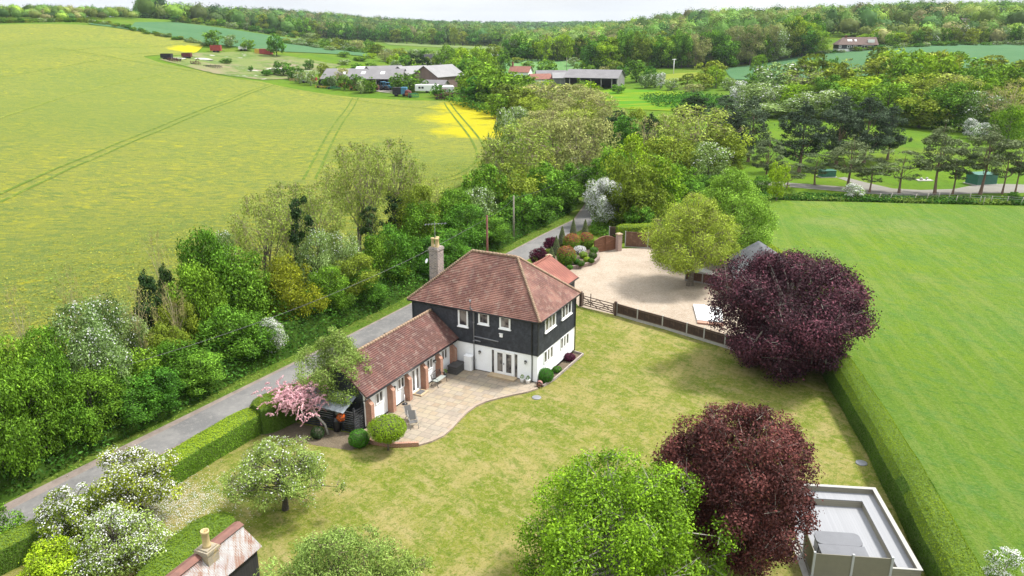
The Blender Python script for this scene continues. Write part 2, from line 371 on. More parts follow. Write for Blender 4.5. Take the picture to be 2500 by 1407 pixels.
M['tramfaint'] = ground('faint crop gap', [(0.19, 0.25, 0.045), ((0.30, 0.33, 0.07), 0.3, 0.48, 0.58, 0.9)], bmp=0.5)
M['barley'] = ground('young cereal', [(0.085, 0.19, 0.085), ((0.105, 0.215, 0.10), 0.03, 0.4, 0.6, 0.8), ((0.13, 0.22, 0.08), 0.25, 0.5, 0.62, 0.4)], bmp=0.3)
M['pale'] = ground('pale field', [(0.210, 0.266, 0.098), ((0.154, 0.252, 0.070), 0.02, 0.4, 0.6, 0.8)])
M['stripe'] = ground('striped field', [(0.126, 0.266, 0.091), ((0.182, 0.308, 0.119), 0.06, 0.45, 0.55, 0.8, (3, 0.3, 1))])
M['butter'] = ground('buttercup meadow', [(0.098, 0.266, 0.021), ((0.266, 0.322, 0.021), 0.06, 0.45, 0.6, 0.9, (0.4, 1.5, 1)), ((0.070, 0.196, 0.021), 0.2, 0.5, 0.7, 0.5)])
M['quarry'] = ground('chalky scrub', [(0.205, 0.255, 0.085), ((0.31, 0.26, 0.17), 0.035, 0.48, 0.58, 0.8), ((0.11, 0.19, 0.04), 0.09, 0.48, 0.58, 0.85), ((0.33, 0.25, 0.2), 0.06, 0.56, 0.62, 0.8, (.5, 1.5, 1)), ((0.55, 0.52, 0.46), 0.09, 0.60, 0.64, 0.9)])
M['yard'] = ground('farm yard', [(0.385, 0.357, 0.301), ((0.175, 0.238, 0.070), 0.06, 0.5, 0.58, 0.9), ((0.280, 0.252, 0.210), 0.3, 0.5, 0.7, 0.6)])
M['asphalt'] = ground('old asphalt', [(0.215, 0.21, 0.205), ((0.27, 0.262, 0.25), 0.35, 0.45, 0.6, 0.8), ((0.15, 0.15, 0.15), 0.5, 0.5, 0.6, 0.6, (0.6, 0.6, 1)), ((0.33, 0.315, 0.29), 3, 0.54, 0.64, 0.5), ((0.32, 0.31, 0.29), 20, 0.52, 0.62, 0.5)], bmp=0.25, bs=40, bd=0.02)
M['shoulder'] = ground('pinkish grit', [(0.36, 0.30, 0.265), ((0.182, 0.154, 0.126), 0.8, 0.4, 0.7, 0.8), ((0.434, 0.392, 0.371), 6, 0.62, 0.66, 0.8), ((0.112, 0.119, 0.049), 1.2, 0.62, 0.72, 0.8)], bmp=0.4, bs=25)
M['gravel'] = ground('pea gravel', [(0.46, 0.375, 0.285), ((0.53, 0.445, 0.35), 0.22, 0.42, 0.58, 0.9), ((0.36, 0.28, 0.20), 0.5, 0.52, 0.64, 0.55, (1, .5, 1)), ((0.60, 0.52, 0.43), 2.5, 0.52, 0.62, 0.6), ((0.30, 0.23, 0.16), 4.0, 0.54, 0.64, 0.5), ((0.66, 0.57, 0.48), 12, 0.5, 0.6, 0.7), ((0.26, 0.20, 0.14), 15, 0.53, 0.62, 0.6)], bmp=0.8, bs=30, bd=0.04)
M['track'] = ground('concrete track', [(0.280, 0.266, 0.231), ((0.336, 0.322, 0.287), 0.3, 0.4, 0.65, 0.8), ((0.210, 0.210, 0.182), 0.8, 0.55, 0.75, 0.6)])
M['soil'] = ground('dry soil bed', [(0.210, 0.168, 0.119), ((0.140, 0.112, 0.077), 1.5, 0.4, 0.7, 0.8), ((0.294, 0.245, 0.182), 9, 0.52, 0.66, 0.7)], bmp=0.6)
M['verge'] = ground('verge grass', [(0.112, 0.189, 0.028), ((0.196, 0.238, 0.049), 0.7, 0.4, 0.65, 0.8), ((0.063, 0.126, 0.021), 1.6, 0.5, 0.7, 0.8), ((0.238, 0.210, 0.112), 0.35, 0.6, 0.75, 0.7)], bmp=0.7, bs=12)

rr = [0.0] + list(6*1.0235**np.arange(0, 300)); rr = [r for r in rr if r < 4600]; NA = 420
ang = np.linspace(0, 2*math.pi, NA, endpoint=False); R_, A_ = np.meshgrid(rr[1:], ang, indexing='ij')
PP = np.stack([(R_*np.sin(A_)).ravel(), (R_*np.cos(A_)).ravel()+30], 1); Z_ = terr(PP)
V = np.vstack([[[0, 30, 0]], np.column_stack([PP, Z_])]); nr = len(rr)-1
ii, jj = np.meshgrid(np.arange(nr-1), np.arange(NA), indexing='ij'); j2 = (jj+1) % NA
F = np.stack([1+ii*NA+jj, 1+ii*NA+j2, 1+(ii+1)*NA+j2, 1+(ii+1)*NA+jj], -1).reshape(-1, 4)
me = npmesh('terrain', V, F, smooth=True)
if me.polygons[10].normal.z < 0: me.flip_normals()
tag(link('terrain', me, M['turf']), kind='structure')
mb = MB(); mb.add([(6.2*math.sin(a), 30+6.2*math.cos(a), 0.0) for a in np.linspace(0, 2*math.pi, 24, endpoint=False)], [list(range(24))[::-1]])
tag(mb.build('ground', M['turf']), kind='structure')

g = lambda *pts: [G(u, v)[:2] for u, v in pts]
field_poly = [hw(-31, -90)[:2], hw(-31, -10)[:2], hw(-32, 10)[:2], hw(-36, 35)[:2], at(1090, 470)[:2], at(1190, 425)[:2]] + g((1226, 330), (1241, 291), (1215, 262), (1120, 248), (1000, 246), (860, 238), (700, 214), (640, 200), (560, 190), (480, 172), (385, 152), (350, 139), (480, 128), (500, 110), (400, 88), (300, 72), (200, 61), (100, 59), (0, 61), (-150, 62)) + [(-330, 330), (-250, 150), (-190, 20), (-150, -40)]
sheet('rape_field', field_poly, M['rape'], 0.10, 5.0)
def ribbon(name, pts, w, mat, dz, step=2.0, off=0.0):
    P = [Vector((p[0], p[1])) for p in pts]; Q = [P[0]]
    for a, b in zip(P, P[1:]):
        k = max(1, int((b-a).length/step)); Q += [a.lerp(b, (j+1)/k) for j in range(k)]
    for _ in range(6): Q = [Q[0]]+[(Q[i-1]+Q[i]*2+Q[i+1])/4 for i in range(1, len(Q)-1)]+[Q[-1]]
    vs = []
    for i, q in enumerate(Q):
        d = (Q[min(i+1, len(Q)-1)]-Q[max(i-1, 0)]).normalized(); nrm = Vector((-d.y, d.x))
        for e in (off-w/2, off+w/2): vs.append(q+nrm*e)
    A = np.array([(v.x, v.y) for v in vs]); z = terr(A)+dz
    F = [(2*i, 2*i+2, 2*i+3, 2*i+1) for i in range(len(Q)-1)]
    me = npmesh(name, np.column_stack([A, z]), F, smooth=True)
    if me.polygons[0].normal.z < 0: me.flip_normals()
    return tag(link(name, me, mat), kind='structure')
for pts in ([(-60, 515), (0, 487), (100, 440), (200, 395), (300, 352), (400, 312), (520, 262), (600, 230), (664, 207)],
            [(755, 440), (775, 400), (800, 350), (835, 290), (868, 240)],
            [(1092, 252), (1112, 280), (1135, 308), (1160, 340), (1176, 370), (1178, 395), (1150, 420), (1110, 438), (1060, 448)]):
    q = g(*pts)
    for o_ in (-1.0, 1.0): ribbon('wheel_track', q, 0.5, M['tram'], 0.16, 2.0, o_)
for pts in ([(-40, 305), (60, 270), (160, 235), (270, 207), (400, 180), (480, 170)], [(-40, 195), (100, 172), (200, 155), (275, 143)], [(130, 118), (190, 127), (280, 143), (400, 163), (480, 175), (600, 196), (660, 208), (760, 228), (860, 245), (960, 258), (1090, 270)],
            [(190, 123), (300, 116), (450, 107)], [(320, 134), (400, 131), (470, 128)], [(-20, 118), (60, 112), (110, 105)]):
    ribbon('wheel_track', g(*pts), 0.7, M['tramfaint'], 0.16, 3.0)
sheet('cereal_field', g((215, 60), (330, 55), (430, 56), (600, 78), (760, 102), (880, 124), (905, 140), (860, 136), (700, 128), (505, 108), (380, 84)), M['barley'], 0.3, 14)
sheet('far_field', g((930, 103), (1000, 106), (1235, 115), (1238, 123), (1100, 117), (950, 110)), M['pale'], 0.3, 16)
sheet('striped_field', g((1222, 150), (1310, 146), (1430, 157), (1460, 190), (1400, 200), (1230, 190)), M['stripe'], 0.3, 10)
sheet('hillside_field', g((1770, 168), (1990, 132), (2110, 112), (2350, 108), (2560, 112), (2560, 155), (2300, 172), (2000, 195), (1790, 196)), M['barley'], 0.3, 10)
sheet('hay_field', g((1590, 187), (1700, 178), (1730, 192), (1610, 204)), ground('hay', [(0.28, 0.30, 0.05), ((0.2, 0.27, 0.04), 0.05, 0.4, 0.6, 0.8)]), 0.3, 6)
sheet('buttercup_meadow', g((1430, 232), (1500, 215), (1700, 228), (1700, 275), (1540, 268), (1450, 255)), M['butter'], 0.15, 6)
sheet('yellow_field', [PY(u, y)[:2] for u, y in ((-80, 540), (60, 560), (230, 590), (230, 520), (100, 505), (-80, 500))], M['rape'], 0.5, 14)
sheet('chalk_mound', g((390, 146), (480, 129), (600, 127), (720, 140), (835, 160), (740, 192), (640, 196), (520, 180)), M['quarry'], 0.16, 5)
sheet('farm_yard', g((905, 222), (930, 207), (975, 206), (985, 214), (960, 224), (975, 233), (930, 226)), M['yard'], 0.14, 5)
# near ground
hp = lambda *pts: [hw(*p)[:2] for p in pts]
HEDGE_R = [(19.3, 22), (20.6, 30), (23.2, 45), (27.2, 80), (27.6, 88)]
sheet('lawn', hp((-15.2, -60), (-15.2, -8), (-11, -4), (-11, 17), (-3.9, 17.3), (0, 16.7), (4.8, 15.6), (9.6, 14.3), (14, 13)) + [(25.2, 62), (23.2, 45), (20.6, 30), (17.5, 8), (10, -20)], M['lawn'], 0.02)
sheet('meadow', [(17.5, 8), (20.6, 30), (23.2, 45), (27.2, 80), (28.2, 92), (29.5, 108), (32.5, 119.9), (53, 118.2), (75, 115.2), (150, 108), (150, -10)], M['meadow'], 0.024)
sheet('gravel_drive', hp((-3.9, 17.3), (0, 16.7), (4.8, 15.6), (9.6, 14.3), (14, 13), (17, 22), (10, 31), (10, 40), (-2, 42), (-4.3, 40.7), (-7.3, 38.6), (-9.8, 36.5), (-9.0, 30), (-9.5, 26), (-10.5, 19), (-4.6, 18.2)), M['gravel'], 0.03)
lane = hp((-18.6, -70), (-18.1, -40), (-17.8, -24), (-17.65, -12), (-17.2, 0), (-16.9, 10), (-16.9, 25), (-16.9, 40), (-16.6, 50)) + [(12.5, 117), (14, 140), (13, 180), (10, 216), (-2, 260)]
def polyoff(c, a, b, name, mat, dz):
    P = [Vector(p) for p in c]; L = []; R = []
    for i, q in enumerate(P):
        d = (P[min(i+1, len(P)-1)]-P[max(i-1, 0)]).normalized(); nn = Vector((-d.y, d.x))
        aa = a[min(i, len(a)-1)]; bb = b[min(i, len(b)-1)]; L.append(q+nn*aa); R.append(q-nn*bb)
    return sheet(name, [tuple(v) for v in R]+[tuple(v) for v in L[::-1]], mat, dz, 1.2)
polyoff(lane, [1.0, 1.0, 1.0, 1.05, 1.25, 1.4], [1.25, 1.25, 1.25, 1.3, 1.5, 1.6], 'lane', M['asphalt'], 0.045)
polyoff(lane, [1.95, 1.9, 1.75, 1.5, 1.5, 1.65], [1.4, 1.4, 1.4, 1.45, 1.6, 1.75], 'lane_shoulder', M['shoulder'], 0.035)
polyoff(lane, [5.5], [3.0], 'lane_verge', M['verge'], 0.026)
sheet('track', [at(u, v)[:2] for u, v in ((1740, 431), (1900, 441), (2060, 453), (2100, 456), (2088, 446), (2045, 432), (2062, 430), (2110, 442), (2180, 458), (2250, 462), (2330, 460), (2385, 450), (2450, 449), (2540, 452), (2540, 470), (2400, 471), (2250, 475), (2130, 472), (2060, 466), (1900, 452), (1740, 440))], M['track'], 0.03, 3)
# ------------------------------------------------------------------ building materials
M['tile'] = bricks('clay roof tile', (0.228, 0.103, 0.074), (0.155, 0.066, 0.050), (0.09, 0.035, 0.03), 0.17, 0.13, 0.008, bmp=0.3, coord='UV',
    var=[((0.27, 0.135, 0.10), 0.6, 0.45, 0.6, 0.7), ((0.12, 0.055, 0.048), 1.3, 0.5, 0.62, 0.6), ((0.24, 0.17, 0.13), 2.5, 0.53, 0.62, 0.6)], spots=((0.85, 0.78, 0.70), 4.6, 1.13, 1.0))
M['tile_wing'] = bricks('dark clay roof tile', (0.160, 0.068, 0.050), (0.110, 0.046, 0.037), (0.06, 0.026, 0.022), 0.17, 0.13, 0.008, bmp=0.3, coord='UV',
    var=[((0.215, 0.09, 0.072), 0.6, 0.45, 0.7, 0.6), ((0.085, 0.04, 0.036), 1.3, 0.5, 0.62, 0.6), ((0.22, 0.16, 0.13), 2.5, 0.53, 0.62, 0.6)], spots=((0.95, 0.88, 0.82), 4.2, 1.10, 1.0))
M['tile_new'] = bricks('new clay tile', (0.31, 0.115, 0.082), (0.28, 0.10, 0.074), (0.25, 0.09, 0.07), 0.17, 0.13, 0.006, bmp=0.15, var=[((0.42, 0.17, 0.12), 0.8, 0.45, 0.7, 0.5)])
M['ridge'] = plain('lichened ridge tile', (0.36, 0.25, 0.165), 0.9, 0.35, 6, dirt=(0.26, 0.13, 0.09, 0.8))
M['render'] = plain('white render', (0.87, 0.88, 0.89), 0.8, 0.03, 1.2, bmp=0.05, dirt=(.74, .74, .72, .6))
M['white'] = plain('white paint', (0.83, 0.83, 0.83), 0.45, 0.03, 2)
M['board'] = plain('black weatherboard', (0.024, 0.028, 0.036), 0.55, 0.45, 5, bmp=0.3, dirt=(0.065, 0.07, 0.08, 0.8))
M['black'] = plain('black gloss paint', (0.015, 0.015, 0.017), 0.35, 0.2, 4)
M['brick'] = bricks('orange brick', (0.50, 0.19, 0.10), (0.38, 0.13, 0.07), (0.55, 0.47, 0.38), 0.22, 0.075, 0.012, bmp=0.3, var=[((0.30, 0.12, 0.08), 3, 0.5, 0.7, 0.5)])
M['oldbrick'] = bricks('weathered stock brick', (0.38, 0.30, 0.26), (0.13, 0.10, 0.10), (0.52, 0.48, 0.44), 0.30, 0.11, 0.02, bmp=0.5, var=[((0.46, 0.38, 0.30), 2.5, 0.45, 0.7, 0.7), ((0.12, 0.10, 0.10), 5, 0.52, 0.7, 0.6)])
M['pillar'] = bricks('pink brick', (0.46, 0.30, 0.24), (0.38, 0.22, 0.17), (0.5, 0.44, 0.4), 0.22, 0.075, 0.012, bmp=0.3)
M['buff'] = plain('buff clay', (0.58, 0.45, 0.22), 0.8, 0.15, 5)
M['stone'] = plain('sandstone', (0.55, 0.42, 0.26), 0.85, 0.15, 3, bmp=0.1)
def glassmat():
    m, t, b = nmat('window glass'); v = vec(t, 'OBJ')
    col = ramp(t, noise(t, v, 1.7, 3), [(0.4, (0.03, 0.03, 0.035)), (0.62, (0.22, 0.20, 0.18))])
    t.links.new(col, b.inputs['Base Color']); b.inputs['Roughness'].default_value = 0.08; return m
M['glass'] = glassmat()
M['greymetal'] = plain('grey pipe', (0.27, 0.275, 0.29), 0.4, 0.1, 3)
M['patio'] = None
def paving():
    m, t, b = nmat('sandstone paving'); v = vec(t, 'OBJ')
    a = N(t, 'ShaderNodeTexBrick', {'Vector': v, 'Color1': (0, 0, 0, 1), 'Color2': (1, 1, 1, 1), 'Mortar': (0.5, 0.5, 0.5, 1), 'Scale': 1.0, 'Mortar Size': 0.022, 'Mortar Smooth': 0.1, 'Brick Width': 0.86, 'Row Height': 0.57}, offset=0.37, squash=0.62, squash_frequency=2)
    col = ramp(t, a.outputs['Color'], [(0.0, (0.247, 0.185, 0.124)), (0.35, (0.285, 0.236, 0.160)), (0.6, (0.247, 0.210, 0.165)), (0.8, (0.314, 0.250, 0.181)), (1.0, (0.224, 0.185, 0.144))])
    col = mix(t, ramp(t, noise(t, v, 1.3, 6, 0.7), [(0.52, (0, 0, 0)), (0.72, (0.7,)*3)]), col, (0.128, 0.111, 0.088))
    col = mix(t, ramp(t, noise(t, v, 5, 5, 0.7), [(0.5, (0, 0, 0)), (0.7, (0.5,)*3)]), col, (0.332, 0.280, 0.206))
    col = mix(t, N(t, 'ShaderNodeMath', {0: a.outputs['Fac'], 1: 1.0}, operation='MULTIPLY').outputs[0], col, (0.156, 0.135, 0.103))
    t.links.new(col, b.inputs['Base Color']); b.inputs['Roughness'].default_value = 0.85
    bump(t, b, noise(t, v, 6, 5), 0.15); return m
M['patio'] = paving()
M['fence'] = bricks('stained fence board', (0.075, 0.040, 0.026), (0.050, 0.028, 0.02), (0.02, 0.012, 0.01), 0.11, 9.0, 0.008, bmp=0.4, off=0.0, var=[((0.12, 0.07, 0.045), 2, 0.5, 0.7, 0.6)])
M['fence2'] = bricks('brown fence board', (0.20, 0.105, 0.06), (0.15, 0.075, 0.045), (0.06, 0.03, 0.02), 0.13, 9.0, 0.008, bmp=0.4, off=0.0, var=[((0.27, 0.16, 0.10), 2, 0.5, 0.7, 0.6)])
M['gatewood'] = plain('red brown gate wood', (0.24, 0.105, 0.055), 0.6, 0.3, 6, bmp=0.2)
M['darkwood'] = plain('dark stained wood', (0.085, 0.045, 0.03), 0.7, 0.3, 6, bmp=0.2)
M['concrete'] = plain('pale concrete', (0.48, 0.46, 0.42), 0.9, 0.12, 4, bmp=0.1)
M['bark'] = plain('grey bark', (0.20, 0.165, 0.125), 0.95, 0.4, 9, bmp=0.6, dirt=(0.30, 0.28, 0.22, 0.7))
M['barkdark'] = plain('dark bark', (0.085, 0.07, 0.055), 0.95, 0.4, 9, bmp=0.6)
M['barkpine'] = plain('pine bark', (0.24, 0.155, 0.11), 0.95, 0.35, 6, bmp=0.6)
M['barkpale'] = plain('pale bark', (0.40, 0.37, 0.31), 0.9, 0.3, 9, bmp=0.4)
M['twig'] = plain('tan twigs', (0.30, 0.24, 0.15), 0.95, 0.3, 2)
M['bareb'] = plain('lichened bark', (0.44, 0.38, 0.22), 0.9, 0.3, 5); M['lichen'] = plain('lichened twigs', (0.42, 0.36, 0.14), 0.95, 0.35, 3)

# ------------------------------------------------------------------ the house (frame: X along the patio wall to the right, Y to the back)
def courses(mb, A, B, C, D, step=0.145, lift=0.05, m=0):
    """lapped courses on the plane A-B (eave) D-C (ridge)"""
    A, B, C, D = map(Vector, (A, B, C, D)); n = (B-A).cross(D-A).normalized()
    L = ((D+C)/2-(A+B)/2).length; k = max(2, int(round(L/step))); mb.m = m
    for i in range(k):
        a, b = i/k, (i+1)/k
        p, q = A.lerp(D, a), B.lerp(C, a); r, s = B.lerp(C, b), A.lerp(D, b)
        o = n*lift
        mb.add([p+o, q+o, r, s, p, q], [(0, 1, 2, 3), (4, 5, 1, 0)])
def lapboards(mb, A, B, z0, z1, n, step=0.17):
    A, B, n = Vector(A), Vector(B), Vector(n); k = int(round((z1-z0)/step)); d = (z1-z0)/k; Z = Vector((0, 0, 1))
    for i in range(k):
        a = z0+i*d; b = a+d
        v = [A+Z*a, B+Z*a, B+Z*a+n*0.065, A+Z*a+n*0.065, A+Z*b, B+Z*b, B+Z*b+n*0.025, A+Z*b+n*0.025]
        mb.add(v, [(0, 1, 2, 3), (3, 2, 6, 7), (0, 3, 7, 4), (1, 5, 6, 2), (4, 7, 6, 5)])
def frame_xf(o, u, n): # columns: along, up, outward
    u, n = Vector(u), Vector(n); z = Vector((0, 0, 1)); o = Vector(o)
    return Matrix(((u.x, z.x, n.x, o.x), (u.y, z.y, n.y, o.y), (u.z, z.z, n.z, o.z), (0, 0, 0, 1)))
def window(par, o, u, n, w, h, lights=3, sill=True, f=0.06, name='window', bar=0.05, proud=0.07, low=0.0, rails=True):
    xf = frame_xf(o, u, n); m = MB(xf); p = proud
    m.box((0, 0, -0.02), (f, h, p)); m.box((w-f, 0, -0.02), (w, h, p)); m.box((f, h-f, -0.02), (w-f, h, p-0.003)); m.box((f, 0, -0.02), (w-f, f+low, p-0.003))
    cw = (w-2*f)/lights
    for i in range(1, lights): m.box((f+cw*i-bar/2, f+low, -0.02), (f+cw*i+bar/2, h-f, p-0.006))
    for i in range(lights if rails else 0):   # casement rails inside each light
        a = f+cw*i+(bar/2 if i else 0); b = f+cw*(i+1)-(bar/2 if i < lights-1 else 0)
        m.box((a, f+low, -0.02), (a+0.03, h-f, p-0.02)); m.box((b-0.03, f+low, -0.02), (b, h-f, p-0.02)); m.box((a+0.03, f+low, -0.02), (b-0.03, f+low+0.03, p-0.023)); m.box((a+0.03, h-f-0.03, -0.02), (b-0.03, h-f, p-0.023))
    wo_ = m.build(name, M['white'], par)
    g_ = MB(xf)
    for i in range(lights):
        a = f+cw*i; g_.box((a+0.02, f+low+0.01, -0.01), (a+cw-0.02, h-f-0.01, p-0.045))
    g_.build('pane', M['glass'], wo_)
    if sill:
        s = MB(xf); s.box((-0.06, -0.06, 0), (w+0.06, 0.0-0.002, p+0.07)); s.build('sill', M['white'], wo_)
    return wo_
def lantern(par, o, n, name='wall_lantern'):
    n = Vector(n); o = Vector(o); m = MB()
    c = o+n*0.16; m.box(o-Vector((0.05, 0.05, 0.08)), o+Vector((0.05, 0.05, 0.08))); m.bar(o+Vector((0, 0, 0.05)), c+Vector((0, 0, 0.16)), 0.025)
    m.lathe(c, [(0.03, -0.14), (0.06, -0.12), (0.085, 0.08), (0.10, 0.09), (0.02, 0.17), (0.01, 0.2)], 6)
    r = m.build(name, M['black'], par)
    q = MB(); q.lathe(c, [(0.064, -0.10), (0.09, 0.07)], 6); q.build('lamp_glass', M['lampglass'], r); return r
M['lampglass'] = plain('frosted glass', (0.45, 0.45, 0.42), 0.2, 0.05, 1)
HOUSE = thing('house', 'two-storey house with black boarded upper floor, white ground floor and hipped red tile roof', 'house', (HO[0], HO[1], 0), HYAW)
XW, YW = -10.83, 6.93
m = MB(); m.prism([(XW, 0), (0, 0), (0, YW), (XW, YW)], 0.0, 5.04); m.build('wall', M['render'], HOUSE)
m = MB(); m.box((XW-0.015, -0.015, 0.0), (-5.5, YW, 0.16)); m.box((-5.499, -0.015, 0), (-3.87, 0.0, 0.16)); m.box((-1.65, -0.015, 0), (0.015, 0.0, 0.16)); m.box((0.0, 0, 0), (0.015, YW+0.015, 0.20)); m.build('plinth', M['black'], HOUSE)
m = MB()
lapboards(m, (XW-0.02, 0, 0), (0.02, 0, 0), 2.25, 5.04, (0, -1, 0)); lapboards(m, (0, -0.02, 0), (0, YW+0.02, 0), 2.25, 5.04, (1, 0, 0))
lapboards(m, (0.02, YW, 0), (XW-0.02, YW, 0), 2.25, 5.04, (0, 1, 0)); lapboards(m, (XW, YW+0.02, 0), (XW, -0.02, 0), 2.25, 5.04, (-1, 0, 0))
for (x, y) in ((0.02, -0.02), (XW-0.02, -0.02), (0.02, YW+0.02), (XW-0.02, YW+0.02)): m.box((x-0.06, y-0.06, 2.24), (x+0.06, y+0.06, 5.05))
m.build('cladding', M['board'], HOUSE)
ov = 0.32; ze, zr = 5.02, 8.46; rx0, rx1, ry = -7.4, -3.43, 3.465
e = [(XW-ov, -ov, ze), (ov, -ov, ze), (ov, YW+ov, ze), (XW-ov, YW+ov, ze)]; r0, r1 = (rx0, ry, zr), (rx1, ry, zr)
m = MB(); m.add([(p[0], p[1], p[2]-0.02) for p in e]+[(r0[0], r0[1], zr-0.03), (r1[0], r1[1], zr-0.03)], [(0, 1, 5, 4), (1, 2, 5), (2, 3, 4, 5), (3, 0, 4), (3, 2, 1, 0)])
courses(m, e[0], e[1], r1, r0); courses(m, e[2], e[3], r0, r1); courses(m, e[1], e[2], r1, r1); courses(m, e[3], e[0], r0, r0)
ROOF = m.build('roof', M['tile'], HOUSE)
m = MB()
def bonnets(m, a, b, r=0.11, step=0.16, up=0.05):
    a, b = Vector(a), Vector(b); k = int((b-a).length/step); Z = Vector((0, 0, up))
    for i in range(k):
        p = a.lerp(b, i/k)+Z; q = a.lerp(b, (i+0.92)/k)+Z
        m.tube([p, q], [r*1.12, r*0.82], 8)
for c in e[:4]: bonnets(m, c, r0 if c[0] < -5 else r1)
bonnets(m, r0, r1, 0.12, 0.3)
m.build('ridge_tiles', M['ridge'], ROOF)
m = MB()
for a, b in ((e[0], e[1]), (e[1], e[2]), (e[2], e[3]), (e[3], e[0])):
    a, b = Vector(a), Vector(b); m.tube([a-Vector((0, 0, .05)), b-Vector((0, 0, .05))], 0.06, 8)
m.build('gutter', M['black'], HOUSE)
m = MB(); m.box((XW-0.25, -0.25, 4.9), (0.25, -0.22, 5.0)); m.box((0.22, -0.219, 4.9), (0.25, YW+0.25, 5.0)); m.build('fascia', M['white'], HOUSE)
F_, R2 = ((1, 0, 0), (0, -1, 0)), ((0, 1, 0), (1, 0, 0))
window(HOUSE, (-6.7, -0.05, 3.52), *F_, 0.87, 1.42, 1, f=0.10); window(HOUSE, (-4.92, -0.05, 4.0), *F_, 0.91, 0.93, 1, f=0.10); window(HOUSE, (-3.12, -0.05, 3.95), *F_, 0.91, 0.98, 1, f=0.10)
for y in (1.07, 4.12): window(HOUSE, (0.05, y, 3.72), *R2, 1.88, 1.2, 3, f=0.07)
for y in (1.07, 4.12): window(HOUSE, (0.0, y, 1.22), *R2, 1.55, 0.95, 3, f=0.04, bar=.2, rails=False, sill=False)
xf = frame_xf((-3.85, 0.0, 0.14), *F_); m = MB(xf)
m.box((0.25, 0, -.02), (0.36, 1.98, .09)); m.box((1.86, 0, -.02), (1.97, 1.98, .09)); m.box((0.36, 1.9, -.02), (1.86, 1.98, .087)); m.box((0.36, 0, -.02), (1.86, 0.05, .087)); m.box((0, 1.93, -.02), (0.249, 1.98, .05)); m.box((1.971, 1.93, -.02), (2.2, 1.98, .05))
for x0 in (0.37, 1.12):
    m.box((x0, .052, 0), (x0+.13, 1.898, .07)); m.box((x0+.6, .052, 0), (x0+.73, 1.898, .07)); m.box((x0+.131, .052, 0), (x0+.599, .28, .067)); m.box((x0+.131, 1.8, 0), (x0+.599, 1.898, .067))
D = m.build('french_doors', M['white'], HOUSE); m = MB(xf); m.box((.5, .27, .005), (.98, 1.81, .03)); m.box((1.25, .27, .005), (1.73, 1.81, .03)); m.box((.02, .02, .002), (.23, 1.92, .02)); m.box((1.99, .02, .002), (2.18, 1.92, .02)); m.build('pane', M['glass'], D)
tag(D, 'white glazed double doors with narrow side panes')
hd = MB(); hd.box((-2.79, -0.14, 1.05), (-2.74, -0.09, 1.2)); hd.build('handle', M['greymetal'], D)
for x, z in ((-4.83, 1.68), (-0.93, 1.63)): lantern(HOUSE, (x, -0.02, z), (0, -1, 0))
m = MB(); m.box((-3.1, -0.14, 3.25), (-2.86, -0.05, 3.5)); m.box((-3.14, -0.17, 3.5), (-2.82, -0.05, 3.54)); m.build('vent', M['white'], HOUSE)
m = MB(); m.tube([(-5.3, -0.16, 0.0), (-5.3, -0.16, 5.0), (-5.42, -0.42, 5.2), (-5.42, -0.42, 5.9)], 0.075, 10)
m.tube([(-5.3, -0.14, 2.92), (-3.2, -0.14, 2.86)], 0.05, 8); m.tube([(-5.3, -0.14, 2.62), (-4.75, -0.14, 2.58)], 0.05, 8)
for z in (0.9, 2.5, 4.0): m.tube([(-5.3, -0.16, z), (-5.3, -0.16, z+0.09)], 0.075, 10)
m.build('soil_pipe', M['greymetal'], HOUSE)
m = MB(); m.tube([(-0.42, -0.34, 4.95), (-0.42, -0.14, 4.75), (-0.42, -0.12, 2.3), (-0.42, -0.07, 2.1), (-0.42, -0.06, 0.05)], 0.04, 8); m.tube([(0.16, 6.8, 4.9), (0.12, 6.8, 4.7), (0.12, 6.8, 0.1)], 0.04, 8); m.build('downpipe', M['black'], HOUSE)
# chimney
cx, cy = -11.42, 4.45
m = MB(); m.box((cx-0.5, cy-0.75, 0), (cx+0.58, cy+0.75, 3.4)); m.box((cx-0.42, cy-0.46, 3.4), (cx+0.42, cy+0.46, 7.85)); m.box((cx-0.47, cy-0.51, 7.85), (cx+0.47, cy+0.51, 8.0)); m.box((cx-0.42, cy-0.46, 8.0), (cx+0.42, cy+0.46, 8.1))
CH = m.build('chimney', M['oldbrick'], HOUSE)
for dx, dy in ((-0.18, -0.2), (0.2, -0.18), (0.02, 0.22)):
    m = MB(); m.lathe((cx+dx, cy+dy, 8.1), [(0.16, 0), (0.165, 0.05), (0.13, 0.12), (0.13, 0.62), (0.16, 0.66), (0.16, 0.76), (0.12, 0.77)], 12); m.build('chimney_pot', M['buff'], CH)
m = MB(); m.bar((cx, cy-0.1, 8.0), (cx, cy-0.1, 10.2), 0.035); m.bar((cx-0.8, cy-0.4, 9.95), (cx+0.9, cy+0.3, 10.1), 0.03)
for i in range(7): t = -0.7+i*0.25; m.bar((cx+t-0.12, cy+0.41*t-0.1+0.25, 10.0+t*0.09), (cx+t+0.12, cy+0.41*t-0.1-0.25, 10.0+t*0.09), 0.02)
m.build('tv_aerial', M['greymetal'], CH)
m = MB(); m.lathe((0, 0, 0), [(0.02, -0.03), (0.16, 0.0), (0.2, 0.03), (0.19, 0.035), (0.02, -0.01)], 14)
dsh = m.build('satellite_dish', M['white'], CH, (cx-0.62, cy-0.5, 6.9)); dsh.rotation_euler = (math.radians(65), 0, math.radians(-30))
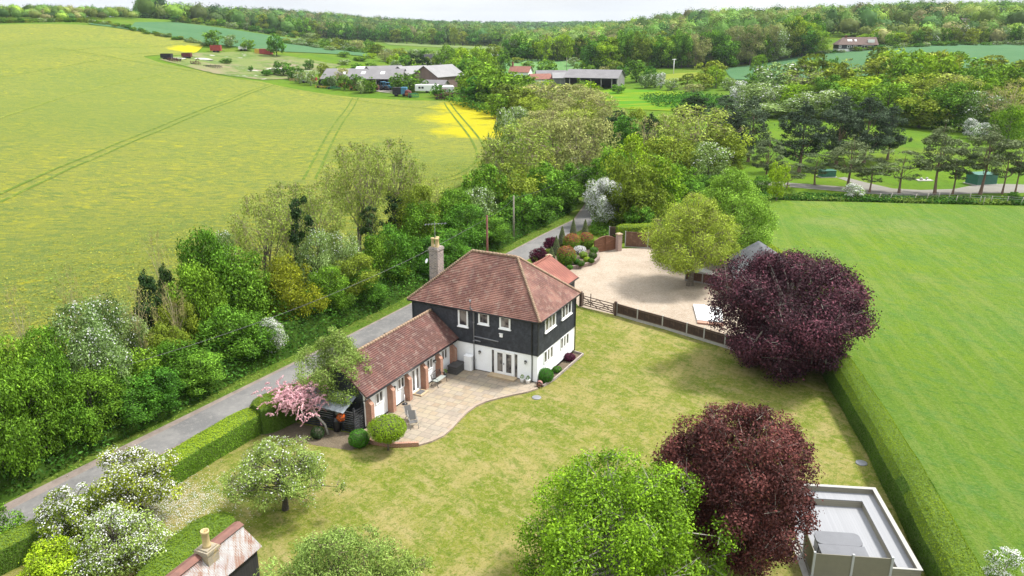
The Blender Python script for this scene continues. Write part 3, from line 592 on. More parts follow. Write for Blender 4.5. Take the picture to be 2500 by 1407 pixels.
# side wing
WX, WB, WY = -7.15, -11.0, -11.45
m = MB(); m.prism([(WB, WY), (WX, WY), (WX, -0.08), (WB, -0.08)], 0, 2.45); m.add([(WB, WY, 2.45), (WX, WY, 2.45), (-9.1, WY, 4.2), (WB, WY+0.1, 2.45), (WX, WY+0.1, 2.45), (-9.1, WY+0.1, 4.2)], [(0, 1, 2), (5, 4, 3), (0, 2, 5, 3), (1, 4, 5, 2)])
m.build('wing_wall', M['render'], HOUSE)
m = MB(); m.add([(WB-.02, WY-.03, 1.0), (WX-.05, WY-.03, 1.0), (WX-.05, WY-.03, 2.42), (-9.1, WY-.03, 4.22), (WB-.02, WY-.03, 2.42), (WB-.02, WY-.001, 1.0), (WX-.05, WY-.001, 1.0), (WX-.05, WY-.001, 2.42), (-9.1, WY-.001, 4.22), (WB-.02, WY-.001, 2.42)], [(0, 1, 2, 3, 4), (0, 5, 6, 1), (1, 6, 7, 2), (4, 9, 5, 0)]); m.build('wing_gable_boards', M['board'], HOUSE)
m = MB(); m.box((WX, WY, 0.0), (WX+0.015, -0.1, 0.14)); m.build('wing_plinth', M['black'], HOUSE)
def gable(par, xe0, xe1, xr, y0, y1, ze, zr, mat, nm='wing_roof', rid='ridge', under=0.02):
    m = MB(); a, b, c, d = (xe1, y0, ze), (xe1, y1, ze), (xr, y1, zr), (xr, y0, zr); a2, b2 = (xe0, y1, ze), (xe0, y0, ze)
    m.slab([(p[0], p[1], p[2]-under) for p in (a, b, c, d)], 0.10); m.slab([(p[0], p[1], p[2]-under) for p in (a2, b2, d, c)], 0.10)
    courses(m, a, b, c, d); courses(m, a2, b2, d, c)
    r = m.build(nm, mat, par); q = MB(); bonnets(q, (xr, y0, zr), (xr, y1, zr), 0.11, 0.3, 0.03); q.build('ridge_tiles', M[rid], r); return r
gable(HOUSE, -11.5, -6.68, -9.1, -11.72, -0.09, 2.5, 4.42, M['tile_wing'])
m = MB(); m.tube([(-6.64, -11.72, 2.44), (-6.64, -0.12, 2.44)], 0.055, 8); m.tube([(-6.64, -11.7, 2.42), (-6.7, -11.85, 2.3), (-7.3, -11.75, 2.15), (-7.3, -11.75, 0.1)], 0.045, 8); m.build('wing_gutter', M['black'], HOUSE)
for y in (-11.15, -8.72, -6.72, -4.63, -2.6, -0.55):
    m = MB(); x0, x1, w = WX, -6.68, 0.17
    m.add([(x0, y-w, 0), (x1, y-w, 0), (x1, y+w, 0), (x0, y+w, 0), (x0, y-w, 2.15), (x1, y-w, 1.75), (x1, y+w, 1.75), (x0, y+w, 2.15)], [(0, 1, 5, 4), (1, 2, 6, 5), (2, 3, 7, 6), (4, 5, 6, 7)])
    m.build('buttress', M['brick'], HOUSE)
for y in (-10.25, -7.7, -4.0, -1.95): window(HOUSE, (WX, y, 1.2), *R2, 0.8, 0.82, 2, False, f=0.06, bar=.1, rails=False)
D = window(HOUSE, (WX, -5.98, 0.12), *R2, 0.98, 1.9, 2, False, 0.07, 'french_doors', 0.2, 0.07, 0.12)
tag(D, 'narrow white glazed double doors in the side wing')
for y in (-8.2, -3.05): lantern(HOUSE, (WX+0.01, y, 1.62), (1, 0, 0))
# rear wing with newer tiles
m = MB(); m.prism([(-10.1, YW+0.1), (-4.65, YW+0.1), (-4.65, 18.0), (-10.1, 18.0)], 0, 2.6); m.add([(-10.1, 17.9, 2.6), (-4.65, 17.9, 2.6), (-7.38, 17.9, 4.25), (-10.1, 18, 2.6), (-4.65, 18, 2.6), (-7.38, 18, 4.25)], [(2, 1, 0), (3, 4, 5), (1, 2, 5, 4), (0, 3, 5, 2)])
m.build('rear_wall', M['board'], HOUSE)
gable(HOUSE, -10.35, -4.4, -7.38, YW+0.12, 18.25, 2.6, 4.35, M['tile_new'], 'rear_roof', 'tile_new')
m = MB(); m.tube([(-4.36, YW+0.2, 2.54), (-4.36, 18.25, 2.54)], 0.055, 8); m.build('rear_gutter', M['black'], HOUSE)

def at_h(name, label, cat, X, Y, z=0.0, rot=0.0, group=None): return thing(name, label, cat, hw(X, Y, z), HYAW+rot, group)
PZ = 0.12
# ------------------------------------------------------------------ patio
ppx = [(1312, 947), (1285, 956), (1250, 963), (1215, 971), (1185, 979), (1160, 990), (1138, 1006), (1118, 1026), (1100, 1046), (1080, 1063), (1052, 1076), (1022, 1085)]
pl = [wh(*at(u, v, PZ)[:2]) for u, v in ppx]
pp = [(0.02, -0.02)] + pl + [(-3.9, -12.55), (-4.6, -12.75), (-5.4, -12.9), (-7.05, -12.5), (-7.05, -0.3), (-7.1, -0.02)]
m = MB(); m.prism(pp[::-1], 0.0, PZ)
o = m.build('patio', M['patio'], None, (HO[0], HO[1], 0), HYAW); tag(o, kind='structure')
m = MB()
def curb(m, pts, z0, z1, w):
    P = [Vector(p) for p in pts]; L = []; R = []
    for i, q in enumerate(P):
        d = (P[min(i+1, len(P)-1)]-P[max(i-1, 0)]).normalized(); nn = Vector((-d.y, d.x)); L.append(q+nn*w/2); R.append(q-nn*w/2)
    n = len(P)
    for i in range(n-1):
        a, b, c, d = R[i], R[i+1], L[i+1], L[i]
        m.add([(a.x, a.y, z0), (b.x, b.y, z0), (c.x, c.y, z0), (d.x, d.y, z0), (a.x, a.y, z1), (b.x, b.y, z1), (c.x, c.y, z1), (d.x, d.y, z1)], [(4, 5, 6, 7), (0, 1, 5, 4), (2, 3, 7, 6)]+([(3, 0, 4, 7)] if i == 0 else [])+([(1, 2, 6, 5)] if i == n-2 else []))
curb(m, pl, 0.0, PZ+0.02, 0.2)
tag(m.build('patio_edging', bricks('brick on edge', (0.46, 0.36, 0.28), (0.36, 0.27, 0.21), (0.30, 0.26, 0.2), 0.11, 0.3, 0.012, bmp=0.3), None, (HO[0], HO[1], 0), HYAW), 'curved edging of weathered brick between patio and lawn', 'edging')
m = MB(); curb(m, [pl[-1], (-3.9, -12.5), (-4.6, -12.72), (-5.4, -12.88), (-6.4, -12.7)], 0.0, 0.3, 0.22)
tag(m.build('low_brick_wall', M['brick'], None, (HO[0], HO[1], 0), HYAW), 'low red brick wall at the end of the patio behind the yellow-green topiary', 'wall')
sheet('planting_bed', hp((-15.3, -12.6), (-11.3, -12.95), (-7.1, -12.35), (-5.6, -12.9), (-6.2, -14.2), (-8.5, -14.7), (-11, -15), (-15.3, -15.5)), M['soil'], 0.028)
m = MB(); m.box((-3.85, -0.72, PZ), (-1.6, -0.11, PZ+0.14), 0.01)
tag(m.build('stone_step', M['stone'], None, (HO[0], HO[1], 0), HYAW), 'long sandstone step below the wide glazed doors', 'step')
m = MB(); m.box((-7.1, -5.95, PZ), (-6.35, -5.0, PZ+0.1), 0.01)
tag(m.build('stone_step', M['stone'], None, (HO[0], HO[1], 0), HYAW), 'small square stone step at the side wing doors', 'step')
m = MB(); m.box((-6.95, -5.85, PZ+0.104), (-6.5, -5.15, PZ+0.12))
tag(m.build('doormat', plain('grey mat', (0.13, 0.13, 0.135), 0.95, 0.2, 12), None, (HO[0], HO[1], 0), HYAW), 'dark grey doormat lying on the small step', 'doormat')
t = at_h('utility_cabinet', 'tall white utility cabinet standing against the house wall', 'cabinet', -5.72, -0.28, PZ)
m = MB(); m.box((-0.33, -0.2, 0), (0.33, 0.2, 1.15), 0.01); m.build('body', M['white'], t)
m = MB(); m.box((-0.36, -0.23, 1.15), (0.36, 0.23, 1.2), 0.01); m.build('lid', M['white'], t)
m = MB(); m.box((-0.29, -0.215, 0.06), (0.29, -0.202, 1.1)); m.build('door', M['white'], t)
WD = bricks('weathered grey board', (0.10, 0.095, 0.09), (0.075, 0.07, 0.068), (0.03, 0.03, 0.03), 3.0, 0.13, 0.01, bmp=0.4)
t = at_h('storage_box', 'grey boarded storage chest in the corner of the patio', 'storage chest', -6.4, -1.0, PZ)
m = MB(); m.box((-0.38, -0.62, 0), (0.38, 0.62, 0.58)); m.build('body', WD, t)
m = MB(); m.box((-0.42, -0.66, 0.582), (0.42, 0.66, 0.65), 0.01); m.build('lid', WD, t)
# bench of black ironwork with slatted seat
t = at_h('garden_bench', 'black cast iron garden bench with pale slatted seat by the wing wall', 'bench', -6.35, -3.5, PZ, math.radians(90))
m = MB()
for i in range(5): m.box((-0.62, -0.20+i*0.09, 0.42), (0.62, -0.13+i*0.09, 0.45))
m.build('seat', plain('pale slat', (0.42, 0.46, 0.42), 0.7, 0.15, 5), t)
m = MB(); B0 = 0.27
m.bar((-0.6, B0, 0.5), (-0.6, B0+0.1, 0.88), 0.04); m.bar((0.6, B0, 0.5), (0.6, B0+0.1, 0.88), 0.04)
m.tube([(-0.6, B0+0.1, 0.88), (-0.3, B0+0.11, 0.95), (0, B0+0.11, 0.97), (0.3, B0+0.11, 0.95), (0.6, B0+0.1, 0.88)], 0.022, 6); m.bar((-0.6, B0+0.01, 0.52), (0.6, B0+0.01, 0.52), 0.03)
for i in range(4):
    c = -0.45+0.3*i
    m.tube([(c+0.13*math.cos(a), B0+0.05+0.03*math.sin(a), 0.72+0.14*math.sin(a)) for a in np.linspace(0, 2*math.pi, 13)], 0.012, 5, False); m.bar((c-0.13, B0+0.02, 0.58), (c+0.13, B0+0.08, 0.86), 0.014); m.bar((c+0.13, B0+0.02, 0.58), (c-0.13, B0+0.08, 0.86), 0.014)
m.build('backrest', M['black'], t)
for sx in (-0.62, 0.62):
    m = MB(); m.tube([(sx, -0.28, 0.0), (sx, -0.2, 0.12), (sx, -0.24, 0.4), (sx, -0.26, 0.62), (sx, -0.05, 0.68), (sx, B0, 0.66)], 0.024, 6); m.tube([(sx, B0+0.1, 0.0), (sx, B0, 0.2), (sx, B0-0.02, 0.5)], 0.024, 6); m.bar((sx, -0.24, 0.41), (sx, B0, 0.41), 0.035)
    m.build('side_frame', M['black'], t)
def recliner(X, Y, rot, label):
    t = at_h('garden_chair', label, 'chair', X, Y, PZ, rot, 'grey metal armchairs on the patio')
    fr = M['chairframe']; mm = MB()
    mm.add([(-0.24, -0.22, 0.40), (0.24, -0.22, 0.40), (0.24, 0.24, 0.37), (-0.24, 0.24, 0.37), (-0.24, -0.22, 0.38), (0.24, -0.22, 0.38), (0.24, 0.24, 0.35), (-0.24, 0.24, 0.35)], [(0, 1, 2, 3), (7, 6, 5, 4), (0, 4, 5, 1), (2, 6, 7, 3), (1, 5, 6, 2), (3, 7, 4, 0)])
    mm.build('seat', M['chairmesh'], t)
    mm = MB(); mm.add([(-0.23, 0.24, 0.40), (0.23, 0.24, 0.40), (0.22, 0.52, 0.95), (-0.22, 0.52, 0.95), (-0.23, 0.26, 0.39), (0.23, 0.26, 0.39), (0.22, 0.54, 0.94), (-0.22, 0.54, 0.94)], [(0, 1, 2, 3), (7, 6, 5, 4), (0, 4, 5, 1), (2, 6, 7, 3), (1, 5, 6, 2), (3, 7, 4, 0)])
    mm.build('backrest', M['chairmesh'], t)
    for s in (-0.27, 0.27):
        mm = MB(); mm.tube([(s, -0.38, 0), (s, -0.30, 0.35), (s, -0.18, 0.56), (s, 0.05, 0.62), (s, 0.32, 0.60)], 0.018, 6); mm.tube([(s, 0.42, 0), (s, 0.12, 0.38), (s, 0.24, 0.42), (s, 0.55, 0.98)], 0.018, 6); mm.build('side_frame', fr, t)
    return t
M['chairframe'] = plain('silver grey frame', (0.30, 0.29, 0.27), 0.4, 0.05, 2); M['chairmesh'] = plain('grey sling', (0.13, 0.125, 0.12), 0.8, 0.1, 20)
recliner(-4.95, -9.35, math.radians(60), 'grey metal armchair on the patio nearer the wing wall'); recliner(-4.35, -9.95, math.radians(45), 'grey metal armchair on the patio nearer the topiary')
t = at_h('parasol_base', 'white parasol pole in a black base beside the wing wall', 'parasol base', -6.75, -7.45, PZ)
m = MB(); m.lathe((0, 0, 0), [(0.2, 0), (0.2, 0.05), (0.05, 0.08), (0.03, 0.12)], 14); m.build('base', M['black'], t); m = MB(); m.tube([(0, 0, 0.08), (0, 0, 0.75)], 0.022, 8); m.build('pole', M['white'], t)
# ------------------------------------------------------------------ foliage
def unit(a): return a/np.maximum(np.linalg.norm(a, axis=1, keepdims=True), 1e-9)
def leafquads(P, Nn, L, Wd, rng, T=None):
    n = len(P)
    if T is None: T = rng.normal(size=(n, 3))
    T = unit(T-Nn*(T*Nn).sum(1, keepdims=True)); B = np.cross(Nn, T)
    L = (np.ones(n)*L*np.clip(np.exp(rng.normal(-.05, .33, n)), .45, 2.0))[:, None]; Wd = (np.ones(n)*Wd*rng.uniform(0.75, 1.2, n))[:, None]
    V = np.stack([P-T*L/2, P+B*Wd/2-T*L*0.05+Nn*Wd*0.12, P+T*L/2, P-B*Wd/2-T*L*0.05+Nn*Wd*0.12], 1).reshape(-1, 3)
    F = np.arange(4*n).reshape(-1, 4); return V, F
def prof(form, u):
    if form == 'round': return np.sqrt(np.clip(1-(2*u-1)**2, 0, 1))**0.8
    if form == 'egg': return np.clip(np.sin(np.pi*np.clip(u, 0, 1)**0.62), 0, 1)**0.85
    if form == 'dome': return np.sqrt(np.clip(1-u**2.2, 0, 1))*np.where(u < 0.12, 0.75+u*2.1, 1)
    if form == 'broad': return np.clip(1-np.abs(2*u-0.9)**3.2, 0, 1)**0.5*np.clip(0.72+u*0.5, 0, 1)
    if form == 'cone': return np.clip(1-u, 0, 1)**0.75*np.where(u < 0.1, 0.6+u*4, 1)
    if form == 'column': return np.clip(1-np.abs(2*u-1)**4, 0, 1)**0.5*0.9
    if form == 'vase': return np.clip(np.sin(np.pi*np.clip(u, 0, 1)**1.5), 0, 1)**0.7
    return np.ones_like(u)
def crown(rng, form, R, z0, z1, nc, nl, leaf, asp=0.6, cr=(0.20, 0.34), flat=0.8, up=0.45, inner=0.12, rough=0.18, shell=0.5):
    """leaf clumps through the crown's volume. returns verts, faces, tint, clump centres, clump radii"""
    u = rng.uniform(0.03, 0.97, nc*4); w = prof(form, u); keep = rng.uniform(0, 1, nc*4) < (w+0.15)/1.15; u = u[keep][:nc]; w = w[keep][:nc]; nc = len(u)
    th = rng.uniform(0, 2*np.pi, nc); fr = np.sqrt(rng.uniform(shell**2, 1, nc))
    lob = 1+rough*np.sin(th*3+rng.uniform(0, 6))*rng.uniform(0.4, 1, nc)+rough*rng.normal(size=nc)*0.5
    rc = R*rng.uniform(cr[0], cr[1], nc)*np.clip(w+0.25, 0.4, 1)
    rad = np.maximum(R*w*fr*lob-rc*0.6, 0)
    C = np.column_stack([rad*np.cos(th), rad*np.sin(th), z0+(z1-z0)*u])
    C[:, 2] = np.clip(C[:, 2], z0+rc*0.5, z1-rc*flat*0.7)
    wt = rc**2; cnt = np.maximum((nl*(1-inner)*wt/wt.sum()).astype(int), 4)
    ci = np.repeat(np.arange(nc), cnt); n = len(ci)
    d = unit(rng.normal(size=(n, 3))); out = unit(C*np.array([1, 1, 0.6])-np.array([0, 0, (z0+z1)/2*0.6])+1e-6)[ci]
    flip = ((d*out).sum(1) < -0.15) & (rng.uniform(size=n) < 0.75); d[flip] = d[flip]-2*out[flip]*(d[flip]*out[flip]).sum(1, keepdims=True)
    q = rng.uniform(0.35, 1, n)**0.5*(1+0.18*rng.normal(size=n))
    P = C[ci]+d*(rc[ci]*q)[:, None]*np.array([1, 1, flat])
    Nn = unit(d*0.7+np.array([0, 0, up])+0.55*rng.normal(size=(n, 3)))
    ct = rng.normal(0.0, 0.15, nc)
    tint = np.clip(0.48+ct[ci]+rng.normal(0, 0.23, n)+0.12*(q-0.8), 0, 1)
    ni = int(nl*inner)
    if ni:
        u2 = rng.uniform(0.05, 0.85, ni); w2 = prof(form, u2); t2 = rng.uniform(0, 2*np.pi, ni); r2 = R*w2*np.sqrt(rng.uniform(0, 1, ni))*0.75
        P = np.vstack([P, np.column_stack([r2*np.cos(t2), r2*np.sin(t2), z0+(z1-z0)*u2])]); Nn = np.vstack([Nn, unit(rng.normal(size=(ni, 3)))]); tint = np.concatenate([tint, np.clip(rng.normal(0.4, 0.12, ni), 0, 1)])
    V, F = leafquads(P, Nn, leaf, leaf*asp, rng)
    return V, F, tint, C, rc
def limbs(rng, H, C, rc, rt, z_fork, nmax=26, sides=5, lean=0.03, twig=0, twr=0.03, multi=1):
    """trunk, limbs to the clumps and thin twigs; returns verts, faces (quads)"""
    V = []; F = []
    def tub(pts, rs, n):
        k = len(V); pts = [np.array(p, float) for p in pts]
        for i, p in enumerate(pts):
            d = pts[min(i+1, len(pts)-1)]-pts[max(i-1, 0)]; d = d/(np.linalg.norm(d)+1e-9)
            a = np.cross(d, [0.3, 0.2, 1.0]); a = a/(np.linalg.norm(a)+1e-9) if np.linalg.norm(a) > 1e-3 else np.array([1.0, 0, 0]); b = np.cross(d, a)
            for j in range(n):
                t = 2*math.pi*j/n; V.append(p+(a*math.cos(t)+b*math.sin(t))*rs[i])
        for i in range(len(pts)-1):
            for j in range(n): F.append((k+i*n+j, k+(i+1)*n+j, k+(i+1)*n+(j+1) % n, k+i*n+(j+1) % n))
    top = C[:, 2].max()*0.8
    stems = []
    for s in range(multi):
        off = np.array([rng.normal()*rt*1.5, rng.normal()*rt*1.5, 0])*(multi > 1); ln = rng.normal(size=2)*lean*H*(1 if multi == 1 else 2.5)
        pts = [off+np.array([ln[0]*(t**1.3)+0.02*H*math.sin(3*t+s), ln[1]*(t**1.3), t*top]) for t in np.linspace(0, 1, 7)]
        r_ = rt/math.sqrt(multi); pts[0][2] = -0.15
        tub(pts, [r_*1.35]+[r_*(1-0.82*t) for t in np.linspace(0, 1, 7)[1:]], max(sides, 7)); stems.append(pts)
    idx = rng.permutation(len(C))[:nmax]; tips = []
    for i in idx:
        st = stems[rng.integers(len(stems))]; c = C[i]
        zb = min(max(z_fork, c[2]*rng.uniform(0.35, 0.7)), top*0.92); f = zb/top*6; k = int(min(f, 5)); f -= k
        b = st[k]*(1-f)+st[k+1]*f; mid = (b+c)/2+np.array([0, 0, 0.10*np.linalg.norm(c-b)])+rng.normal(size=3)*0.05*np.linalg.norm(c-b)
        r_ = rt*0.34*rng.uniform(0.7, 1.1)*(1-0.4*zb/H)
        q1 = b*0.55+mid*0.45+rng.normal(size=3)*0.02*H; tub([b, q1, mid*0.9+c*0.1, mid*0.35+c*0.65, c], [r_, r_*0.8, r_*0.62, r_*0.4, r_*0.2], sides); tips.append((mid, c, rc[i]))
    if twig:
        n = twig; ti = rng.integers(len(C), size=n); d = unit(rng.normal(size=(n, 3))+np.array([0, 0, 0.5])+unit(C[ti])*0.6)
        A = C[ti]+rng.normal(size=(n, 3))*rc[ti][:, None]*0.25; B = C[ti]+d*(rc[ti]*rng.uniform(0.6, 1.25, n))[:, None]
        ax = unit(np.cross(B-A, rng.normal(size=(n, 3))))*twr/2
        k = len(V); V = V+list(np.stack([A-ax, A+ax, B+ax*0.4, B-ax*0.4], 1).reshape(-1, 3)); F = F+[(k+4*i, k+4*i+1, k+4*i+2, k+4*i+3) for i in range(n)]
    return np.array(V), np.array(F)
LM = dict(
 green=leafmat('mid green leaf', (0.128, 0.262, 0.010), 0.34, 2.1, (0.04, 0.03, 0.01)),
 lush=leafmat('lush green leaf', (0.088, 0.225, 0.010), 0.34, 2.1, (0.03, 0.03, 0.01)),
 haw=leafmat('hawthorn leaf', (0.19, 0.29, 0.060), 0.42, 1.8, (0.09, 0.09, 0.08)),
 yellow=leafmat('yellow green leaf', (0.33, 0.36, 0.012), 0.45, 1.5, (0.03, 0.02, 0)),
 lime=leafmat('lime green leaf', (0.24, 0.40, 0.010), 0.42, 1.6, (0.06, 0.03, 0)),
 sparse=leafmat('young ash leaf', (0.34, 0.43, 0.060), 0.55, 1.4, (0.03, 0.03, 0.02)),
 tan=leafmat('bronze young leaf', (0.37, 0.40, 0.115), 0.55, 1.35, (0.03, 0.02, 0.01)),
 fresh=leafmat('fresh green leaf', (0.17, 0.33, 0.025), .45, 1.7, (.05, .05, .02), .3),
 pear=leafmat('pear leaf', (0.37, 0.49, 0.085), .5, 1.5, (.06, .05, .05), .35),
 hornbeam=leafmat('hornbeam leaf', (0.205, 0.375, 0.012), .38, 1.6, (.05, .03, 0), .25),
 drive=leafmat('young beech leaf', (0.33, 0.43, 0.045), .5, 1.5, (.03, .03, 0), .3),
 olive=leafmat('olive leaf', (0.215, 0.29, 0.020), 0.42, 1.7, (0.04, 0.03, 0)),
 pale=leafmat('pale whitebeam leaf', (0.29, 0.41, 0.070), 0.42, 1.55, (0.06, 0.05, 0.04)),
 dark=leafmat('dark evergreen leaf', (0.030, 0.070, 0.012), 0.5, 2.0, (0.01, 0.01, 0)),
 pine=leafmat('pine needles', (0.070, 0.105, 0.050), 0.45, 1.8, (0.01, 0.015, 0.005), 0.1),
 pineyoung=leafmat('lighter pine needles', (0.125, 0.165, 0.065), 0.45, 1.6, (0.01, 0.015, 0.005), 0.1),
 copper=leafmat('copper beech leaf', (0.066, 0.026, 0.030), 0.35, 2.3, (0.05, 0.006, 0.010), 0.12, 0.1),
 plum=leafmat('red plum leaf', (0.118, 0.034, 0.032), 0.35, 1.9, (0.05, 0.01, 0.01), 0.2, 0.1),
 maple=leafmat('purple maple leaf', (0.075, 0.008, 0.024), 0.4, 1.9, (0.03, 0, 0.01), 0.2),
 white=leafmat('white blossom', (0.62, 0.62, 0.60), 0.75, 1.15, trans=0.2, ovar=0.05),
 pink=leafmat('pink blossom', (0.66, 0.40, 0.44), 0.75, 1.2, trans=0.2, ovar=0.05),
 red=leafmat('red photinia tips', (0.34, 0.09, 0.045), 0.6, 1.4, trans=0.2, ovar=0.1),
 ivy=leafmat('ivy leaf', (0.055, 0.150, 0.010), 0.4, 2.1, (0.02, 0.03, 0), 0.2),
 grass=leafmat('long grass', (0.20, 0.30, 0.035), 0.5, 1.6, (0.03, 0.03, 0.01), 0.3),
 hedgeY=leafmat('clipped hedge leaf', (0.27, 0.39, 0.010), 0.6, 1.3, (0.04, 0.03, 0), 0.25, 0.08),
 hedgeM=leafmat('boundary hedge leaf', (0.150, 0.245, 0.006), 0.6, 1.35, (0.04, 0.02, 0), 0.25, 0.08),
 hedgeG=leafmat('dark hedge leaf', (0.062, 0.145, 0.006), 0.45, 1.7, (0.02, 0.02, 0), 0.2, 0.08),  # painted shade on clipped hedge sides; plain leaf colour on bed shrubs
 box=leafmat('box leaf', (0.070, 0.22, 0.008), 0.5, 1.6, (0.01, 0.01, 0), 0.2, 0.08),
 cypress=leafmat('grey green cypress', (0.15, 0.19, 0.065), 0.5, 1.5, (0.03, 0.01, 0), 0.1, 0.1),
 orange=leafmat('orange red flower', (0.60, 0.07, 0.015), 0.8, 1.2, trans=0.2, ovar=0.05))
#        form, R, H, crown base fraction, clumps, leaves, leaf size, options
KIND = dict(
 green=('round', 4, 8, .10, 60, 11000, .27, 'green', 'barkdark', {}), lush=('round', 4, 8, .08, 50, 11000, .27, 'lush', 'barkdark', {}),
 haw=('round', 4, 7, .06, 70, 12000, .22, 'haw', 'barkdark', dict(bl=1700)), yellow=('egg', 4, 8.5, .10, 60, 10500, .25, 'yellow', 'bark', {}),
 lime=('round', 4, 8.5, .12, 60, 11000, .26, 'lime', 'bark', {}), olive=('round', 4, 8.5, .10, 60, 11000, .26, 'olive', 'barkdark', {}),
 sparse=('vase', 4, 10, .20, 80, 4600, .21, 'sparse', 'bark', dict(twig=900, tw='twig', cr=(.16, .28), inner=.03, multi=2)),
 tan=('round', 4.5, 9, .12, 80, 8500, .24, 'tan', 'bark', dict(twig=1000, tw='twig', cr=(.18, .28), inner=.05, multi=3)),
 bare=('vase', 3, 8, .25, 46, 60, .15, 'sparse', 'bareb', dict(twig=420, tw='lichen', cr=(.2, .34), inner=0, multi=2, rt=.17)),
 white=('round', 3, 6, .08, 60, 5200, .20, 'green', 'barkdark', dict(bl=7000)),
 dark=('egg', 3, 9, .04, 60, 9000, .28, 'dark', 'barkdark', {}),
 ivy=('column', 1.6, 8, .02, 40, 5000, .24, 'dark', 'bark', dict(twig=160, tw='twig')),
 pine=('egg', 4.5, 12, .16, 80, 19000, .30, 'pine', 'barkpine', dict(flat=.5, cr=(.18, .32), asp=.35, inner=.06, rt=.28)),
 pinetall=('egg', 3.6, 12, .30, 64, 12500, .27, 'pineyoung', 'barkpine', dict(flat=.5, cr=(.18, .3), asp=.35, inner=.05, rt=.22)),
 pinesmall=('round', 2.6, 8.5, .30, 36, 6000, .24, 'pineyoung', 'barkpine', dict(flat=.4, cr=(.2, .34), asp=.32, inner=.02, rt=.14)),
)
_cache = {}
def build_tree_meshes(kind, lod, var):
    key = (kind, lod, var)
    if key in _cache: return _cache[key]
    form, R, H, cb, nc, nl, leaf, lm, bk, o = KIND[kind]
    rng = np.random.default_rng(abs(hash(kind)) % 1000 if False else sum(map(ord, kind))*7+lod*31+var*101)
    if lod == 1: nl = int(nl*0.42); leaf *= 1.5; nc = int(nc*0.8)
    if lod == 2: nl = int(nl*0.12); leaf *= 2.7; nc = int(nc*0.6)
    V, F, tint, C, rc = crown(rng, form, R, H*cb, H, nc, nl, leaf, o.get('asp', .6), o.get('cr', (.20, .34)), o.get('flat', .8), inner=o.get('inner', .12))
    tw = int(o.get('twig', 0)*(1, .6, .3)[lod])
    tv, tf = limbs(rng, H, C, rc, o.get('rt', 0.05*R), H*max(cb, .12), (22, 14, 7)[lod], (5, 4, 3)[lod], twig=0, multi=o.get('multi', 1))
    out = {'crown': (V, F, tint), 'trunk': (tv, tf)}
    if tw:
        n0 = len(tv)
        t2v, t2f = limbs(rng, H, C, rc, 0.03, H*.3, 0, 3, twig=tw, twr=(0.035, 0.06, 0.12)[lod]); out['twigs'] = (t2v, t2f)
    if 'bl' in o:
        n = int(o['bl']*(1, .45, .14)[lod]); ci = rng.integers(len(C), size=n); sel = rng.uniform(size=len(C)) < (0.95 if o['bl'] > 3000 else 0.5); ci = ci[sel[ci]]; n = len(ci)
        d = unit(rng.normal(size=(n, 3))+np.array([0, 0, .6])); P = C[ci]+d*(rc[ci]*rng.uniform(.85, 1.1, n))[:, None]*np.array([1, 1, .85])
        bv, bf = leafquads(P, unit(d+np.array([0, 0, .5])), leaf*0.75, leaf*0.6, rng); out['blossom'] = (bv, bf, np.clip(rng.normal(.5, .2, n), 0, 1))
    if lod == 2:
        # seen from a few hundred metres: one mesh
        Vs = []; Fs = []; T = []; MI = []; k = 0; mats = [LM[lm], M[bk]]
        for nm, mi in (('crown', 0), ('trunk', 1), ('twigs', 1), ('blossom', 2)):
            if nm not in out: continue
            if nm == 'blossom': mats.append(LM['white'])
            v, f = out[nm][0], out[nm][1]
            if len(v) == 0: continue
            Vs.append(v); Fs.append(f+k); k += len(v); MI.append(np.full(len(f), mi)); T.append(out[nm][2] if len(out[nm]) > 2 else np.full(len(f), .5))
        res = npmesh(kind+'_tree', np.vstack(Vs), np.vstack(Fs), mats, np.concatenate(T), mi=np.concatenate(MI))
    else:
        res = {}
        for nm, q in out.items():
            if len(q[0]) == 0: continue
            mt = {'crown': LM[lm], 'trunk': M[bk], 'twigs': M[o.get('tw', 'twig')], 'blossom': LM['white']}[nm]
            res[nm] = npmesh(nm, q[0], q[1], [mt], q[2] if len(q) > 2 else None, smooth=(nm == 'trunk'))
    _cache[key] = res; return res
DESC = dict(green='broad mid-green tree', lush='dense lush green tree', haw='grey-green budding hawthorn tree', yellow='yellow-green maple tree', lime='bright lime-green tree', olive='olive-green tree',
    sparse='airy thin-leaved ash tree', tan='bronze-tan half-leafed tree', bare='bare pale branched tree', white='hawthorn tree covered in white blossom', dark='very dark evergreen tree',
    ivy='narrow trunk wrapped in dark ivy', pine='spreading dark pine tree', pinetall='tall slender pine tree', pinesmall='small lopsided pine tree')
NMS = dict(green='broadleaf_tree', lush='broadleaf_tree', haw='hawthorn_tree', yellow='maple_tree', lime='broadleaf_tree', olive='broadleaf_tree', sparse='ash_tree', tan='broadleaf_tree', bare='bare_tree', white='hawthorn_tree', dark='evergreen_tree', ivy='ivy_clad_trunk', pine='pine_tree', pinetall='pine_tree', pinesmall='pine_tree')
_rt = random.Random(5); TREES = []
def tree(kind, x, y, z, r, h, label=None, group=None, lod=None, lean=(0, 0)):
    form, R, H = KIND[kind][:3]; d = math.hypot(x, y)
    if lod is None: lod = 0 if d < 95 else (1 if d < 230 else 2)
    var = _rt.randrange(2); ms = build_tree_meshes(kind, lod, var)
    sc = (r/R*_rt.uniform(.95, 1.05), r/R*_rt.uniform(.95, 1.05), h/H); rz = _rt.uniform(0, 6.28)
    if lod == 2:
        o = bpy.data.objects.new(NMS[kind], ms); COL.objects.link(o); tag(o, label or DESC[kind], 'tree', group)
    else:
        o = thing(NMS[kind], label or DESC[kind], 'tree', group=group)
        for nm, me in ms.items():
            c = bpy.data.objects.new(nm, me); COL.objects.link(c); c.parent = o
    o.location = (x, y, z); o.rotation_euler = (lean[0], lean[1], rz); o.scale = sc
    TREES.append(o); return o
